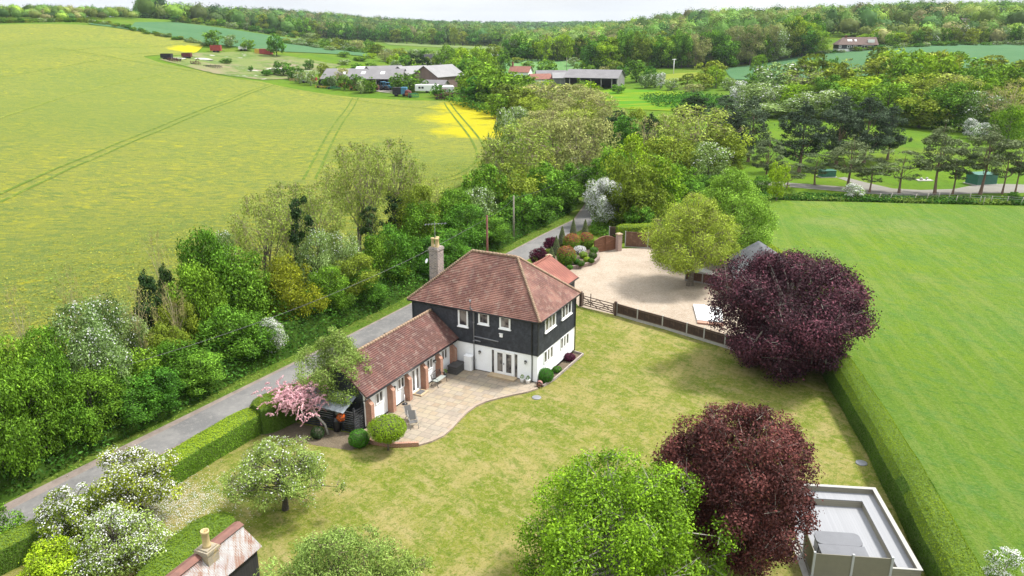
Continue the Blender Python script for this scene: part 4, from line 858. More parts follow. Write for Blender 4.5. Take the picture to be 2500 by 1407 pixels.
def solve_lx(u, lx, z):     # point on picture column u lying on the line X = lx of the house frame
    k = (u-1250)/FPX
    # x = k*(y*CP+(CAMH-z)*SP);  EX0*(x-HO0)+EX1*(y-HO1) = lx
    y = (lx+EX[0]*HO[0]+EX[1]*HO[1]-EX[0]*k*(CAMH-z)*SP)/(EX[0]*k*CP+EX[1])
    return k*(y*CP+(CAMH-z)*SP), y
def T(kind, u, top, wpx, lx=None, base=None, y=None, label=None, group=None, zb=None, hmin=2.0, **k):
    """tree whose crown is centred on column u, with its top on row top"""
    if lx is not None: x, yy = solve_lx(u, lx, 3.5); z = tz(x, yy)+0.3
    elif base is not None: x, yy, z = G(u, base)
    else: x, yy, z = PY(u, y)
    # crown depth shifts the visible top slightly backwards
    sc = ppm(x, yy, z+3); r = wpx/2/sc
    h = max(zrow(top, yy+r*0.25)-z, hmin)
    x = (u-1250)/FPX*(yy*CP+(CAMH-(z+h*0.6))*SP)
    return tree(kind, x, yy, z if zb is None else zb, r, h, label, group, **k)
def custom(name, label, x, y, z, r, h, form, z0, nc, nl, leaf, lm, bk='bark', seed=1, rt=0.2, cr=(.16, .28), flat=.8, asp=.6, twig=0, tw='twig', twr=.025, bl=0, blm='white', nmax=40, fork=None, inner=.10, multi=1, rough=.18, shell=.5, cat='tree', lean=.03, group=None, blsize=None, up=.45):
    rng = np.random.default_rng(seed); t = thing(name, label, cat, (x, y, z), group=group)
    V, F, tint, C, rc = crown(rng, form, r, z0, h, nc, nl, leaf, asp, cr, flat, inner=inner, rough=rough, shell=shell, up=up)
    link('crown', npmesh('crown', V, F, [LM[lm]], tint), [], t)
    tv, tf = limbs(rng, h, C, rc, rt, fork or max(z0, h*.15), nmax, 6, lean, multi=multi); link('trunk', npmesh('trunk', tv, tf, [M[bk]], smooth=True), [], t)
    if twig: tv, tf = limbs(rng, h, C, rc, .02, h*.3, 0, 3, twig=twig, twr=twr); link('twigs', npmesh('twigs', tv, tf, [M[tw]]), [], t)
    if bl:
        ci = rng.integers(len(C), size=bl); d = unit(rng.normal(size=(bl, 3))+np.array([0, 0, .5])); P = C[ci]+d*(rc[ci]*rng.uniform(.8, 1.15, bl))[:, None]*np.array([1, 1, flat])
        s = blsize or leaf*.7; v, f = leafquads(P, unit(d+np.array([0, 0, .5])), s, s*.8, rng); link('blossom', npmesh('blossom', v, f, [LM[blm]], np.clip(rng.normal(.5, .2, len(f)), 0, 1)), [], t)
    return t

# ---- garden trees
def B(u, v): return at(u, v)
# copper beech
x, y = 21.1, 57.6
custom('copper_beech_tree', 'large copper beech with dark purple leaves beside the drive fence', x-.1, y-.3, 0, 6.3, 9.2, 'broad', 0.15, 170, 92000, .19, 'copper', 'barkpale', 3, .42, (.15, .27), .75, nmax=90, twig=650, tw='barkpale', twr=.045, inner=.15, fork=1.6, rough=.12)
x, y, _ = at(1800, 1395)
custom('purple_plum_tree', 'round red-purple leaved plum tree left of the hot tub deck', x-.1, y+.6, 0, 3.8, 8.2, 'round', 1.0, 190, 85000, .14, 'plum', 'barkdark', 8, .2, (.15, .27), .85, nmax=80, twig=800, tw='barkpale', twr=.024, inner=.15, fork=1.5)
custom('hornbeam_tree', 'bright green hornbeam in front of the red-purple plum tree', 4.75, 30.3, 0, 4.8, 7.5, 'dome', 0.9, 160, 70000, .14, 'hornbeam', 'barkpale', 12, .22, (.14, .25), .8, nmax=100, twig=900, tw='barkpale', twr=.03, inner=.12, fork=1.2)
x, y, _ = at(818, 1407)
custom('willow_bush', 'pale green willow bush beside the rusty-roofed shed', -7.6, 28.6, 0, 2.9, 5.4, 'dome', 0.2, 110, 34000, .13, 'pale', 'bark', 21, .1, (.15, .26), .9, asp=.42, nmax=60, twig=900, inner=.12, multi=5, rough=.3, cat='bush')
custom('willow_bush', 'low pale green willow growth right of the taller willow bush', -5.2, 28.9, 0, 1.9, 4.2, 'dome', 0.1, 60, 12000, .13, 'pale', 'bark', 23, .08, (.18, .3), .9, asp=.42, nmax=40, twig=400, inner=.12, multi=4, rough=.3, cat='bush')
x, y, _ = at(690, 1245)
x += .15
custom('apple_tree', 'low spreading apple tree with few white flowers alone on the lawn', x, y, 0, 3.0, 4.1, 'dome', 1.3, 85, 14500, .115, 'pear', 'barkdark', 31, .17, (.14, .24), .7, nmax=55, twig=1000, tw='bark', twr=.02, bl=800, inner=.06, fork=1.0, blsize=.09)
x, y, _ = at(363, 1265)
custom('apple_tree', 'leaning apple tree thick with white blossom beside the lane hedge', x-.55, y+.35, 0, 2.5, 3.9, 'dome', 1.2, 75, 12500, .12, 'olive', 'barkdark', 33, .15, (.15, .26), .8, nmax=55, twig=700, tw='bark', twr=.02, bl=3900, inner=.08, fork=1.2, blsize=.09)
x, y, _ = at(292, 1402)
custom('apple_tree', 'low apple tree in white blossom nearest the rusty-roofed shed', x, y+.2, 0, 2.45, 3.2, 'dome', 0.7, 70, 11000, .12, 'pale', 'barkdark', 35, .14, (.15, .26), .8, nmax=55, twig=900, tw='bark', twr=.02, bl=3200, inner=.06, fork=.8, blsize=.085)
x, y, _ = at(185, 1330)
custom('apple_tree', 'apple tree in white blossom leaning over the lane at the far left', x, y, 0, 1.75, 3.4, 'dome', 0.7, 50, 8000, .12, 'olive', 'barkdark', 37, .12, (.17, .28), .8, nmax=40, twig=500, tw='bark', twr=.02, bl=2400, inner=.08, fork=1.0, blsize=.09)
# pear beside the wing and the tamarisk
x, y, _ = at(812, 1030)
custom('pear_tree', 'upright light green pear tree overhanging the side wing gable', x+.35, y+1.0, 0, 2.7, 6.4, 'egg', 1.3, 95, 24000, .125, 'pear', 'bark', 41, .09, (.16, .28), 1.0, nmax=50, twig=600, inner=.10, fork=1.4, rough=.25)
x, y, _ = at(800, 1062)
t = thing('tamarisk_tree', 'pink flowering tamarisk leaning left from the planting bed', 'tree', (x, y, 0))
rng = np.random.default_rng(51); n = 330
cc = np.column_stack([rng.normal(-1.85, .75, n), rng.normal(.6, .75, n), rng.normal(2.5, .42, n)]); cc[:, 2] += (cc[:, 0]+2.4)*(-.12)
Vs = []; Fs = []; tn = []; k = 0
for c in cc:
    d = unit(np.array([[rng.normal(-.5, .8), rng.normal(-.1, .7), rng.normal(.25, .4)]]))[0]; L = rng.uniform(.35, .75)
    s = np.linspace(0, 1, 30); P = c+d*L*s[:, None]+np.array([0, 0, -1])*(s**2)[:, None]*L*.55+rng.normal(size=(30, 3))*.035*(1-s*.6)[:, None]
    v, f = leafquads(P, unit(rng.normal(size=(30, 3))+np.array([0, 0, .9])), .13, .075, rng); Vs.append(v); Fs.append(f+k); k += len(v); tn.append(np.full(30, np.clip(rng.normal(.5, .2), 0, 1)))
link('blossom', npmesh('blossom', np.vstack(Vs), np.vstack(Fs), [LM['pink']], np.concatenate(tn)), [], t)
Cc = cc[::3]; tv, tf = limbs(rng, 3, Cc, np.full(len(Cc), .4), .07, .9, 30, 5, .05, twig=160, twr=.02)
m = MB(); m.tube([(0.05, 0, -.1), (-.15, .1, .7), (-.9, .3, 1.5), (-1.6, .5, 2.1), (-2.1, .6, 2.5)], [.09, .075, .06, .045, .02], 7)
for q in cc[::9]: m.tube([(-1.0-rng.uniform(0, 1), .4, 1.6+rng.uniform(0, .5)), tuple((np.array([-2.0, .5, 2.1])+q)/2+np.array([0, 0, .1])), tuple(q)], [.03, .022, .01], 5)
m.build('trunk', M['barkpale'], t)
V, F, ti, _, _ = crown(rng, 'round', 1.0, 1.6, 2.6, 14, 1500, .09, inner=0); V[:, 0] -= 2.1; V[:, 1] += .6
link('crown', npmesh('crown', V, F, [LM['olive']], ti), [], t)
def ball(name, label, x, y, z, r, h, lm, n, leaf, seed=1, form='dome', bump_=.05, cat='shrub', group=None, tips=None, stem=0.0, tipz=0.35):
    """clipped shrub: dense leaves over its whole skin"""
    rng = np.random.default_rng(seed); d = unit(rng.normal(size=(n, 3))); q = rng.uniform(.86, 1.02, n)+bump_*np.sin(d[:, 0]*7+seed)*np.cos(d[:, 1]*6)
    P = d*q[:, None]*np.array([r, r, (h-stem)/2])+np.array([0, 0, stem+(h-stem)/2])
    if form == 'cone':
        u = rng.uniform(0, 1, n)**.8; th = rng.uniform(0, 6.283, n); rr_ = r*(1-u)**.8*np.minimum(1, .55+u*4)*rng.uniform(.85, 1.03, n); P = np.column_stack([rr_*np.cos(th), rr_*np.sin(th), u*h]); d = unit(np.column_stack([np.cos(th), np.sin(th), np.full(n, .5)]))
    V, F = leafquads(P, unit(d+.45*rng.normal(size=(n, 3))+np.array([0, 0, .2])), leaf, leaf*.6, rng)
    mi = None; mats = [LM[lm]]
    if tips: mi = ((d[:, 2] > tipz-.9*rng.uniform(0, 1, n)) & (rng.uniform(size=n) < .75)).astype(int) * ((d[:, 2]+rng.normal(0, .35, n)) > tipz).astype(int); mats.append(LM[tips])
    o = thing(name, label, cat, (x, y, z), group=group)
    # dense twiggy heart so that the skin is not seen through
    m = MB(); pr = [(0.02, 0)]+[(r*.84*math.sin(a)**.8, stem+(h-stem)*(.5-.42*math.cos(a))) for a in np.linspace(.25, 2.95, 9)]+[(.02, stem+(h-stem)*.93)]
    if form == 'cone': pr = [(.02, 0), (r*.6, .05), (r*.8, h*.2), (r*.55, h*.5), (r*.25, h*.8), (.02, h*.95)]
    if stem: pr[0] = (.02, stem)
    m.lathe((0, 0, 0), pr, 14); m.build('inner_twigs', M['barkdark'], o)
    link('foliage', npmesh('foliage', V, F, mats, np.clip(rng.normal(.5, .17, n), 0, 1), mi=mi), [], o)
    if stem: m = MB(); m.tube([(0, 0, -.05), (.03, 0, stem+.3)], [.07, .05], 8); m.build('trunk', M['bark'], o)
    return o
x, y, _ = at(948, 1100)
t = ball('topiary_tree', 'mushroom-shaped yellow-green topiary tree at the end of the patio', x, y, 0, 1.22, 2.35, 'hedgeY', 6500, .09, 3, stem=.75, cat='tree', bump_=.03)
x, y, _ = at(876, 1096); ball('box_ball', 'round clipped dark green box ball beside the low brick wall', x, y+.3, 0, .68, 1.15, 'box', 4500, .07, 4)
x, y, _ = at(776, 1070); ball('small_shrub', 'small olive shrub in the planting bed near the black lean-to', x, y, 0, .45, .8, 'dark', 1200, .08, 5)
X = hw(.42, .55); ball('box_ball', 'green clipped dome at the front corner of the house wall bed', X[0], X[1], 0, .6, 1.15, 'box', 3600, .07, 6)
X = hw(.45, 2.6); ball('small_shrub', 'low green shrub in the bed along the side wall of the house', X[0], X[1], 0, .38, .5, 'lush', 900, .08, 7)
X = hw(.42, 5.1); ball('small_shrub', 'low purple shrub at the far end of the house wall bed', X[0], X[1], 0, .45, .65, 'maple', 1100, .09, 8)
# drive trees
custom('beech_tree', 'conical yellow-olive beech standing on the gravel drive', *at(1683, 698)[:2], 0, 4.9, 9.8, 'egg', 1.9, 150, 42000, .16, 'drive', 'bark', 61, .3, (.15, .26), .85, nmax=80, twig=2200, twr=.03, inner=.08, fork=1.5, rough=.08)
custom('beech_tree', 'tall fresh green conical tree behind the yellow-olive beech', 24.1, 86.5, 0, 5.1, 11.2, 'egg', 0.6, 150, 40000, .19, 'fresh', 'bark', 62, .25, (.15, .26), .85, nmax=50, inner=.15, rough=.08)
# clipped hedges
def hedge(name, label, pts, w, h, lm, lm2=None, den=260, leaf=.085, seed=1, round_=.25, mats=None):
    P = [Vector(p) for p in pts]; Q = [P[0]]
    for a, b in zip(P, P[1:]):
        k = max(1, int((b-a).length/.5)); Q += [a.lerp(b, (j+1)/k) for j in range(k)]
    for _ in range(8): Q = [Q[0]]+[(Q[i-1]+Q[i]*2+Q[i+1])/4 for i in range(1, len(Q)-1)]+[Q[-1]]
    rng = np.random.default_rng(seed); t = thing(name, label, 'hedge', (Q[len(Q)//2].x, Q[len(Q)//2].y, 0)); o0 = Q[len(Q)//2]
    ring = [(-.47, 0), (-.5, .55), (-.49, 1-round_*.55), (-.5+round_*.36, 1-.07), (-.16, 1.0), (.16, 1.0), (.5-round_*.36, 1-.07), (.49, 1-round_*.55), (.5, .55), (.47, 0)]
    nr_ = len(ring); Vb = []; n = len(Q)
    for i, q in enumerate(Q):
        d = (Q[min(i+1, n-1)]-Q[max(i-1, 0)]).normalized(); nn = Vector((-d.y, d.x)); e = min(i, n-1-i)*.5; cap = min(1, .55+.45*math.sqrt(min(1, e/.8)))
        ww = w*(1+.03*math.sin(i*.5+seed))*cap; hh = h*(1+.025*math.sin(i*.23+seed*2)+.012*math.sin(i*1.1))*(cap*.15+.85)
        for a, b in ring: Vb.append((q.x-o0.x+nn.x*a*ww, q.y-o0.y+nn.y*a*ww, b*hh))
    Vb = np.array(Vb); F = [(i*nr_+j, i*nr_+j+1, (i+1)*nr_+j+1, (i+1)*nr_+j) for i in range(n-1) for j in range(nr_-1)]
    for s, rv in ((0, False), ((n-1)*nr_, True)):
        for j in range(nr_//2-1):
            f = (s+j, s+j+1, s+nr_-2-j, s+nr_-1-j); F.append(f[::-1] if rv else f)
    F = np.array(F)
    link('hedge_body', npmesh('hedge_body', Vb*np.array([1, 1, .99]), F, [M['hedgebody']]), [], t)
    a, b, c, d = [Vb[F[:, i]] for i in range(4)]; nrm = np.cross(c-a, d-b); ar = np.linalg.norm(nrm, axis=1)/2; nrm = unit(nrm)
    cen = Vb.mean(0); 
    cnt = rng.poisson(ar*den); fi = np.repeat(np.arange(len(F)), cnt); s, r_ = rng.uniform(size=(2, len(fi)))[:, :, None]
    Pn = (a[fi]*(1-s)+b[fi]*s)*(1-r_)+(d[fi]*(1-s)+c[fi]*s)*r_; nn = nrm[fi]
    # outward side
    mid = (Vb.reshape(n, nr_, 3).mean(1)); ring_i = np.minimum(fi//(nr_-1), n-1); flip = ((Pn-mid[ring_i])*nn).sum(1) < 0; nn[flip] *= -1
    Pn = Pn+nn*rng.uniform(-.02, .06, len(fi))[:, None]
    V, F2 = leafquads(Pn, unit(nn+.32*rng.normal(size=(len(fi), 3))), leaf, leaf*.65, rng)
    pt = .5+.16*np.sin(Pn[:, 0]*1.3)*np.cos(Pn[:, 1]*.9)
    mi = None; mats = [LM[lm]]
    if lm2: mats.append(LM[lm2]); mi = (nn[:, 2] < .6).astype(int)  # steep faces take a second leaf colour, side shade painted in
    link('foliage', npmesh('foliage', V, F2, mats, np.clip(pt+rng.normal(0, .16, len(fi)), 0, 1), mi=mi), [], t); return t
M['hedgebody'] = plain('hedge interior', (0.09, 0.16, 0.012), 0.95, 0.4, 8)
h2 = lambda *p: [hw(*q)[:2] for q in p]
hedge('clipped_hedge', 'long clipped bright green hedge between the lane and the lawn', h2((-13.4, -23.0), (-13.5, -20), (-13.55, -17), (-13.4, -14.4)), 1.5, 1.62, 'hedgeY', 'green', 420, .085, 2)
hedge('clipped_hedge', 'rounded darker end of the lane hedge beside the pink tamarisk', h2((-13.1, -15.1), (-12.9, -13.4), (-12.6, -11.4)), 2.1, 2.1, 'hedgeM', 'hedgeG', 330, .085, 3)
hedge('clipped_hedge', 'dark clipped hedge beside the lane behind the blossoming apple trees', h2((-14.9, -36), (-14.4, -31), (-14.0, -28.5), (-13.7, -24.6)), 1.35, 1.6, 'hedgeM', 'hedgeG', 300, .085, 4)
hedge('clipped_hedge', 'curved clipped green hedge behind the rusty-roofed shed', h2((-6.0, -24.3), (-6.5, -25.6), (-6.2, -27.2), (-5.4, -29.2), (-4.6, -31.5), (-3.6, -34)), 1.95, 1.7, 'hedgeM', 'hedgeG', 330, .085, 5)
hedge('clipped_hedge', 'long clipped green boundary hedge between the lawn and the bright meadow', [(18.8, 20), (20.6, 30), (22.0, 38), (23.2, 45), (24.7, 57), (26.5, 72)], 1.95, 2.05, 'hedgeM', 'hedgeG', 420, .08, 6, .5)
hedge('clipped_hedge', 'short bright yellow-green hedge beyond the dark-roofed garage', [(28.2, 78), (28.4, 83), (27.9, 88.5)], 2.0, 2.3, 'hedgeY', 'hedgeY', 150, .13, 7)
hedge('clipped_hedge', 'thin bright green hedge behind the tall panel fence by the gates', [(12.8, 95.2), (15, 95.6), (18, 96)], 1.2, 2.2, 'hedgeY', 'hedgeY', 150, .13, 8)
custom('creeper_bush', 'yellow-green climber sprawling over an arch in the bottom left corner', *at(150, 1425)[:2], 0, 1.7, 2.1, 'dome', 0.8, 60, 13000, .12, 'lime', 'bark', 71, .06, (.2, .34), .6, nmax=30, twig=200, inner=.1, multi=4, cat='bush')
custom('creeper_bush', 'green bush at the left edge beside the lane bend', *at(-10, 1345)[:2], 0, 1.6, 2.8, 'dome', 0.1, 40, 7000, .12, 'green', 'bark', 72, .06, (.2, .34), .8, nmax=30, inner=.15, multi=4, cat='bush')
custom('blossom_shrub', 'white flowering shrub at the bottom right corner beside the boundary hedge', *at(2440, 1440)[:2], 0, 1.2, 2.3, 'dome', 0.1, 30, 3500, .10, 'green', 'bark', 73, .04, (.2, .34), .8, bl=2500, nmax=20, multi=4, cat='shrub')

# ---- lane hedgerow: every tree of its own
def bucket(u):
    for lim, s in ((160, 'at the left edge of the lane hedgerow'), (330, 'above the gritty lane shoulder'), (470, 'near the dark hedgerow evergreen'), (640, 'left of the hedgerow blossom bush'),
                   (790, 'in the hedgerow above the pear tree'), (930, 'in the hedgerow above the side wing roof'), (1060, 'in the hedgerow left of the chimney'), (1180, 'in the hedgerow behind the main roof'), (1300, 'in the hedgerow beside the pale pole'), (1420, 'in the hedgerow at the bend of the lane'), (3000, 'beyond the bend of the lane')):
        if u < lim: return s
HR = [ # kind, column, top row, width, line X
 ('green',-20,900,190,-21.5),('green',60,890,170,-21.3),('green',130,860,150,-22),('green',220,900,170,-21.3),('lush',310,930,170,-21.2),('green',20,820,180,-25),('green',110,800,150,-25.5),('haw',190,745,170,-26.5),('haw',265,725,150,-27),
 ('haw',230,810,170,-23.5),('green',330,850,150,-23),('haw',320,770,130,-25.5),('olive',400,790,120,-24),('dark',365,650,110,-28),('dark',410,635,90,-28.5),('bare',345,690,90,-24.5),('bare',420,680,100,-25),('bare',385,560,80,-31),('bare',45,690,80,-29),('bare',180,640,60,-30),('bare',255,690,70,-29),
 ('olive',440,730,110,-25),('green',430,830,130,-22),('lush',370,960,150,-21),('green',500,560,140,-27),('green',560,600,190,-26),('green',480,640,130,-25.5),('green',610,650,130,-24.5),('lush',560,740,150,-22.5),('lush',620,780,120,-21.5),('white',660,775,80,-20.8),('haw',545,565,90,-31),
 ('yellow',705,605,150,-23.2),('yellow',660,660,80,-24),('lush',470,880,150,-21),('sparse',640,470,170,-30),('sparse',705,440,160,-31),('ivy',740,475,75,-26.5),('sparse',780,440,140,-30),('haw',770,560,110,-25),('haw',830,570,110,-25),
 ('green',800,650,110,-22.3),('olive',860,620,140,-22.5),('lush',900,660,100,-21),('sparse',870,345,170,-32),('sparse',900,360,130,-29),('sparse',965,335,150,-30),('ivy',905,500,60,-27),('ivy',965,470,60,-28),('sparse',1020,420,140,-29),('olive',1010,450,130,-26),
 ('green',930,570,110,-23),('lush',960,545,130,-22.5),('green',1030,490,130,-24),('lush',1050,580,110,-21),('green',1110,460,130,-26),('lush',1140,500,130,-23),('haw',1160,460,110,-26),('green',1195,530,110,-21.6),('lush',1100,560,120,-21),
 ('green',1190,400,120,-27),('sparse',1215,330,130,-30),('sparse',1275,295,190,-28),('olive',1250,400,150,-25),('lush',1265,470,110,-22),('green',1310,470,100,-21.3),('lush',1330,400,120,-23),('tan',1350,280,170,-31),('green',1380,440,110,-21),('sparse',1310,360,120,-26),
 ('tan',1400,290,150,-28),('green',1410,400,110,-22),('tan',1450,285,150,-27),('haw',1230,270,80,-38)]
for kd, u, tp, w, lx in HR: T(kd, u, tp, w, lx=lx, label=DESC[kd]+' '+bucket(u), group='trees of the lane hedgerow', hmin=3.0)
# right of the bend
LB = [('lush',1500,520,90,556),('olive',1545,350,140,552),('lime',1600,385,140,540),('olive',1570,440,120,562),('green',1500,360,110,520),('green',1470,390,100,500),('lime',1540,330,120,500),('olive',1510,450,90,560),('lush',1560,500,80,572),
 ('sparse',1700,250,210,430),('olive',1640,330,130,450),('olive',1760,300,130,430),('sparse',1650,270,150,410),('haw',1730,350,130,455),('green',1655,400,90,480),('lush',1690,440,80,490),('green',1740,425,80,470),('olive',1790,350,90,440)]
for kd, u, tp, w, b_ in LB: T(kd, u, tp, w, base=b_, label=DESC[kd]+(' beside the bend of the lane' if u < 1620 else ' behind the two conical drive trees'), group='trees around the lane bend')
x, y, z = G(1476, 556)
custom('hawthorn_tree', 'white weeping hawthorn in full blossom at the bend of the lane', x-.2, y, 0, 2.7, 6.4, 'round', 0.9, 70, 9000, .17, 'haw', 'barkdark', 91, .12, (.18, .3), 1.1, nmax=30, bl=9500, blsize=.16, inner=.1)
# belt running to the farm
FB = [('green',1135,170,50,296),('green',1160,135,90,290),('lush',1175,185,100,268),('green',1205,165,110,262),('olive',1230,205,100,245),('green',1215,230,70,232),('lime',1265,175,110,268),('olive',1275,215,110,232),('tan',1310,205,110,238),('olive',1300,235,110,216),('tan',1350,200,120,232),
 ('olive',1335,240,110,206),('tan',1395,205,130,226),('tan',1380,240,130,198),('tan',1435,215,120,216),('olive',1420,245,120,194),('tan',1470,225,110,206),('haw',1260,262,90,205),('tan',1330,268,120,188),('sparse',1400,265,120,180),('sparse',1290,285,120,172),('lime',1350,195,80,255),('lime',1440,198,70,246),('lime',1142,190,50,282),
 ('dark',1510,262,95,176),('lush',1530,285,90,166),('dark',1590,272,80,176),('bare',1580,285,90,160),('tan',1490,262,90,186),('olive',1550,262,70,190),('dark',1700,225,90,215),('dark',1670,245,70,210)]
for i, (kd, u, tp, w, y) in enumerate(FB): T(kd, u, tp, w, y=y, label=DESC[kd]+(' in the belt beside the rape field' if u < 1480 else ' edging the buttercup meadow'), group='trees of the belt towards the farm')
# pines along the curving track
PN = [('pinetall',1875,320,88,455),('pine',1835,228,118,395),('pine',1790,262,90,392),('pine',1962,243,132,420),('pine',2055,222,122,402),('pine',2122,226,128,398),('pinetall',2078,325,118,462),('pine',2178,250,92,390),('pinesmall',1995,365,95,452),
 ('pinesmall',2130,380,95,470),('pinesmall',2205,358,120,472),('pinetall',2300,288,122,475),('pinesmall',2338,350,95,475),('pinetall',2412,295,120,475),('pinesmall',2462,335,95,474),('pinesmall',2495,325,90,474),('pinesmall',1925,392,80,463),('pine',1770,228,110,335)]
plab = ['slender light pine left of the row', 'dark pine with open trunk nearest the willow-like tree', 'dark pine half hidden by its neighbour at the row end', 'large dense dark pine with visible bole', 'dark pine left in the big central clump', 'broad dark pine in the middle of the central clump', 'light green feathery pine in front of the central clump', 'leaning dark pine right of the central clump', 'small grey-green pine before the large dense pine', 'small crooked pine beside the track widening', 'small crooked pine with a bent top by the track', 'tall straight pine with high crown by the track', 'thin leaning pine beside the tall straight pine', 'tall straight pine in front of the green tank', 'thin pine right of the green tank', 'thin pine at the right edge of the photo', 'tiny dark pine at the left end of the track', 'dark flat-topped pine at the far side of the belt']
for (kd, u, tp, w, b_), lb in zip(PN, plab): T(kd, u, tp, w, base=b_, label=lb, group='pines along the track')
x, y, z = G(1895, 490); tree('lime', x, y, z, 1.7, 6.0, 'slim young lime-green tree with white stem before the pines', lod=1)
for u, v, w, lb in ((1858, 470, 1.8, 'dark green bush at the left end of the field verge'), (2085, 487, 1.6, 'small hawthorn bush with white blossom on the field verge'), (2472, 490, .9, 'tiny dark bush by the wire fence posts')):
    x, y, z = G(u, v); tree('white' if 'haw' in lb else 'lush', x, y, z, w, w*1.5, lb, lod=1)
# tall wood edge behind the pines
WB = []
rg = random.Random(11)
for row, (y0, t0) in enumerate(((212, 215), (228, 185), (250, 150), (275, 132))):
    u = 1850+row*18
    while u < 2540:
        kk = rg.choice(['green', 'lime', 'olive', 'sparse', 'green', 'lime', 'olive', 'haw']); w = rg.uniform(115, 170)*(1-row*.07)
        rise = -6*math.sin((u-1850)/110.0+row)
        tp = t0+rise+rg.uniform(-12, 16)-(12 if 2150 < u < 2330 else 0)+(25 if u < 1960 else 0)+(18 if u > 2420 else 0)
        T(kk, u, tp, w, y=y0-(u-1850)*.03, label=DESC[kk]+(' in the wood edge behind the pines' if row < 2 else ' below the hillside field'), group='trees of the wood edge behind the pines', lod=1 if row < 2 else 2)
        u += rg.uniform(66, 96)
T('bare', 2480, 190, 130, y=195, label='grey bare tree leaning in the wood edge at the right', lod=1); T('bare', 2440, 215, 100, y=190, label='small grey bare tree beside the leaning bare tree', lod=1)
for u, tp, w, y in ((2375, 290, 45, 185), (1810, 205, 60, 235), (1870, 215, 50, 225), (2395, 300, 50, 180)): T('white', u, tp, w, y=y, label='white blossoming hawthorn at the foot of the wood edge', group='white hawthorns at the foot of the wood edge', lod=1)
T('lime', 2470, 255, 90, y=178, label='bright green tree at the right edge behind the thin pines', lod=1)
# valley trees, quarry and farm trees
VT = [('green',1290,185,40,380),('lush',1258,190,36,370),('olive',1300,198,30,350),('green',1420,190,40,330),('lush',1510,205,40,315),('haw',1400,205,34,318),('olive',1345,205,30,325),('green',790,95,44,560),('olive',830,96,40,590),('tan',870,98,44,600),('lush',905,98,40,590),('haw',935,118,40,520),('olive',975,118,44,500),('haw',1010,120,50,520),('green',1045,118,44,520),('haw',1080,122,40,520),('olive',1120,120,50,500),('green',1160,122,40,470),('lime',1170,112,44,450),('olive',1205,108,50,440),('green',1230,120,40,430),('lush',1130,150,50,350),('tan',940,128,40,430),('green',910,150,34,390),('lush',870,155,34,380),('haw',1060,128,44,470),('green',1015,150,40,375),('olive',1045,140,44,400),('lime',1100,140,46,380),('haw',840,150,34,400),('green',820,165,34,345),
 ('green',1290,150,34,450),('olive',1260,140,40,480),('lush',1300,125,44,560),('tan',1350,118,46,560),('green',1420,120,50,520),('olive',1470,130,44,470),('haw',1400,140,30,470),('green',518,75,48,418),('haw',560,85,42,420),('green',600,92,36,415),('lush',673,82,50,405),('lush',553,142,32,362),('lush',612,162,14,345),('lush',690,150,55,345),('green',720,160,45,335),('lush',755,145,28,372),('green',660,165,45,345),('olive',790,155,40,345),('lush',650,178,30,338),
 ('haw',730,175,30,325),('haw',757,172,35,322),('green',800,180,42,318),('green',840,184,42,312),('haw',812,185,26,316),('green',870,182,40,310),('lush',890,192,34,304),('green',905,188,44,302),('haw',880,195,26,300),('green',1000,172,85,302),('lush',1067,205,30,285),('green',970,178,40,305),('tan',835,165,40,322),
 ('green',860,115,34,480),('olive',920,108,46,470),('tan',945,120,40,455),('lime',905,130,34,440),('haw',805,115,32,460),('green',840,135,36,430),('green',880,138,40,420),('lush',990,132,38,400),('dark',1030,132,44,395),('dark',1010,130,36,398),('lime',960,130,40,410),('haw',965,148,26,385),('green',1095,112,46,420),('lime',1130,115,44,410),
 ('lush',1145,135,56,330),('green',1170,150,60,318),('lime',1190,118,50,380),('haw',770,122,30,470),('green',700,112,30,520),('haw',735,115,40,500),('green',780,108,30,540),('olive',760,95,40,600),('haw',840,100,40,600),('green',1060,165,30,350),('green',1070,120,40,440),
 ('green',1335,146,60,400),('lush',1380,112,48,510),('haw',1355,128,26,520),('lime',1415,150,34,420),('green',1440,160,36,400),('tan',1475,162,32,395),('olive',1500,150,40,385),('lush',1520,160,40,372),('green',1555,148,62,360),('lush',1590,162,40,350),('haw',1600,178,44,335),('white',1613,178,26,328),('haw',1575,182,40,335),('haw',1640,190,44,322),('olive',1680,180,44,325),
 ('olive',1740,150,80,330),('olive',1720,180,60,315),('lime',1750,160,50,322),('white',1810,196,34,300),('haw',1780,190,50,310),('green',1845,138,30,380),('lime',1858,132,30,375),('tan',1690,205,60,300),('green',1840,180,50,300),
 ('olive',2145,115,80,330),('lime',2190,118,90,320),('olive',2270,128,90,310),('lime',2330,125,70,315),('olive',2420,135,90,300),('lime',2480,150,80,290),('lush',2030,140,40,335),('lime',1990,138,40,345)]
def vloc(u):
    return ('by the chalky mound' if u < 700 else 'at the machinery row' if u < 780 else 'around the long cattle shed' if u < 860 else 'behind the open-fronted shed' if u < 950 else 'beside the pale farm shed' if u < 1040 else 'behind the brown barn' if u < 1110 else 'right of the farm sheds' if u < 1210 else 'around the grey farm barn in the valley' if u < 1560 else 'at the far side of the buttercup meadow' if u < 1900 else 'in front of the hillside field')
for kd, u, tp, w, y in VT: T(kd, u, tp, w, y=y, label=DESC[kd]+' '+vloc(u), group='trees '+vloc(u), hmin=2.5)
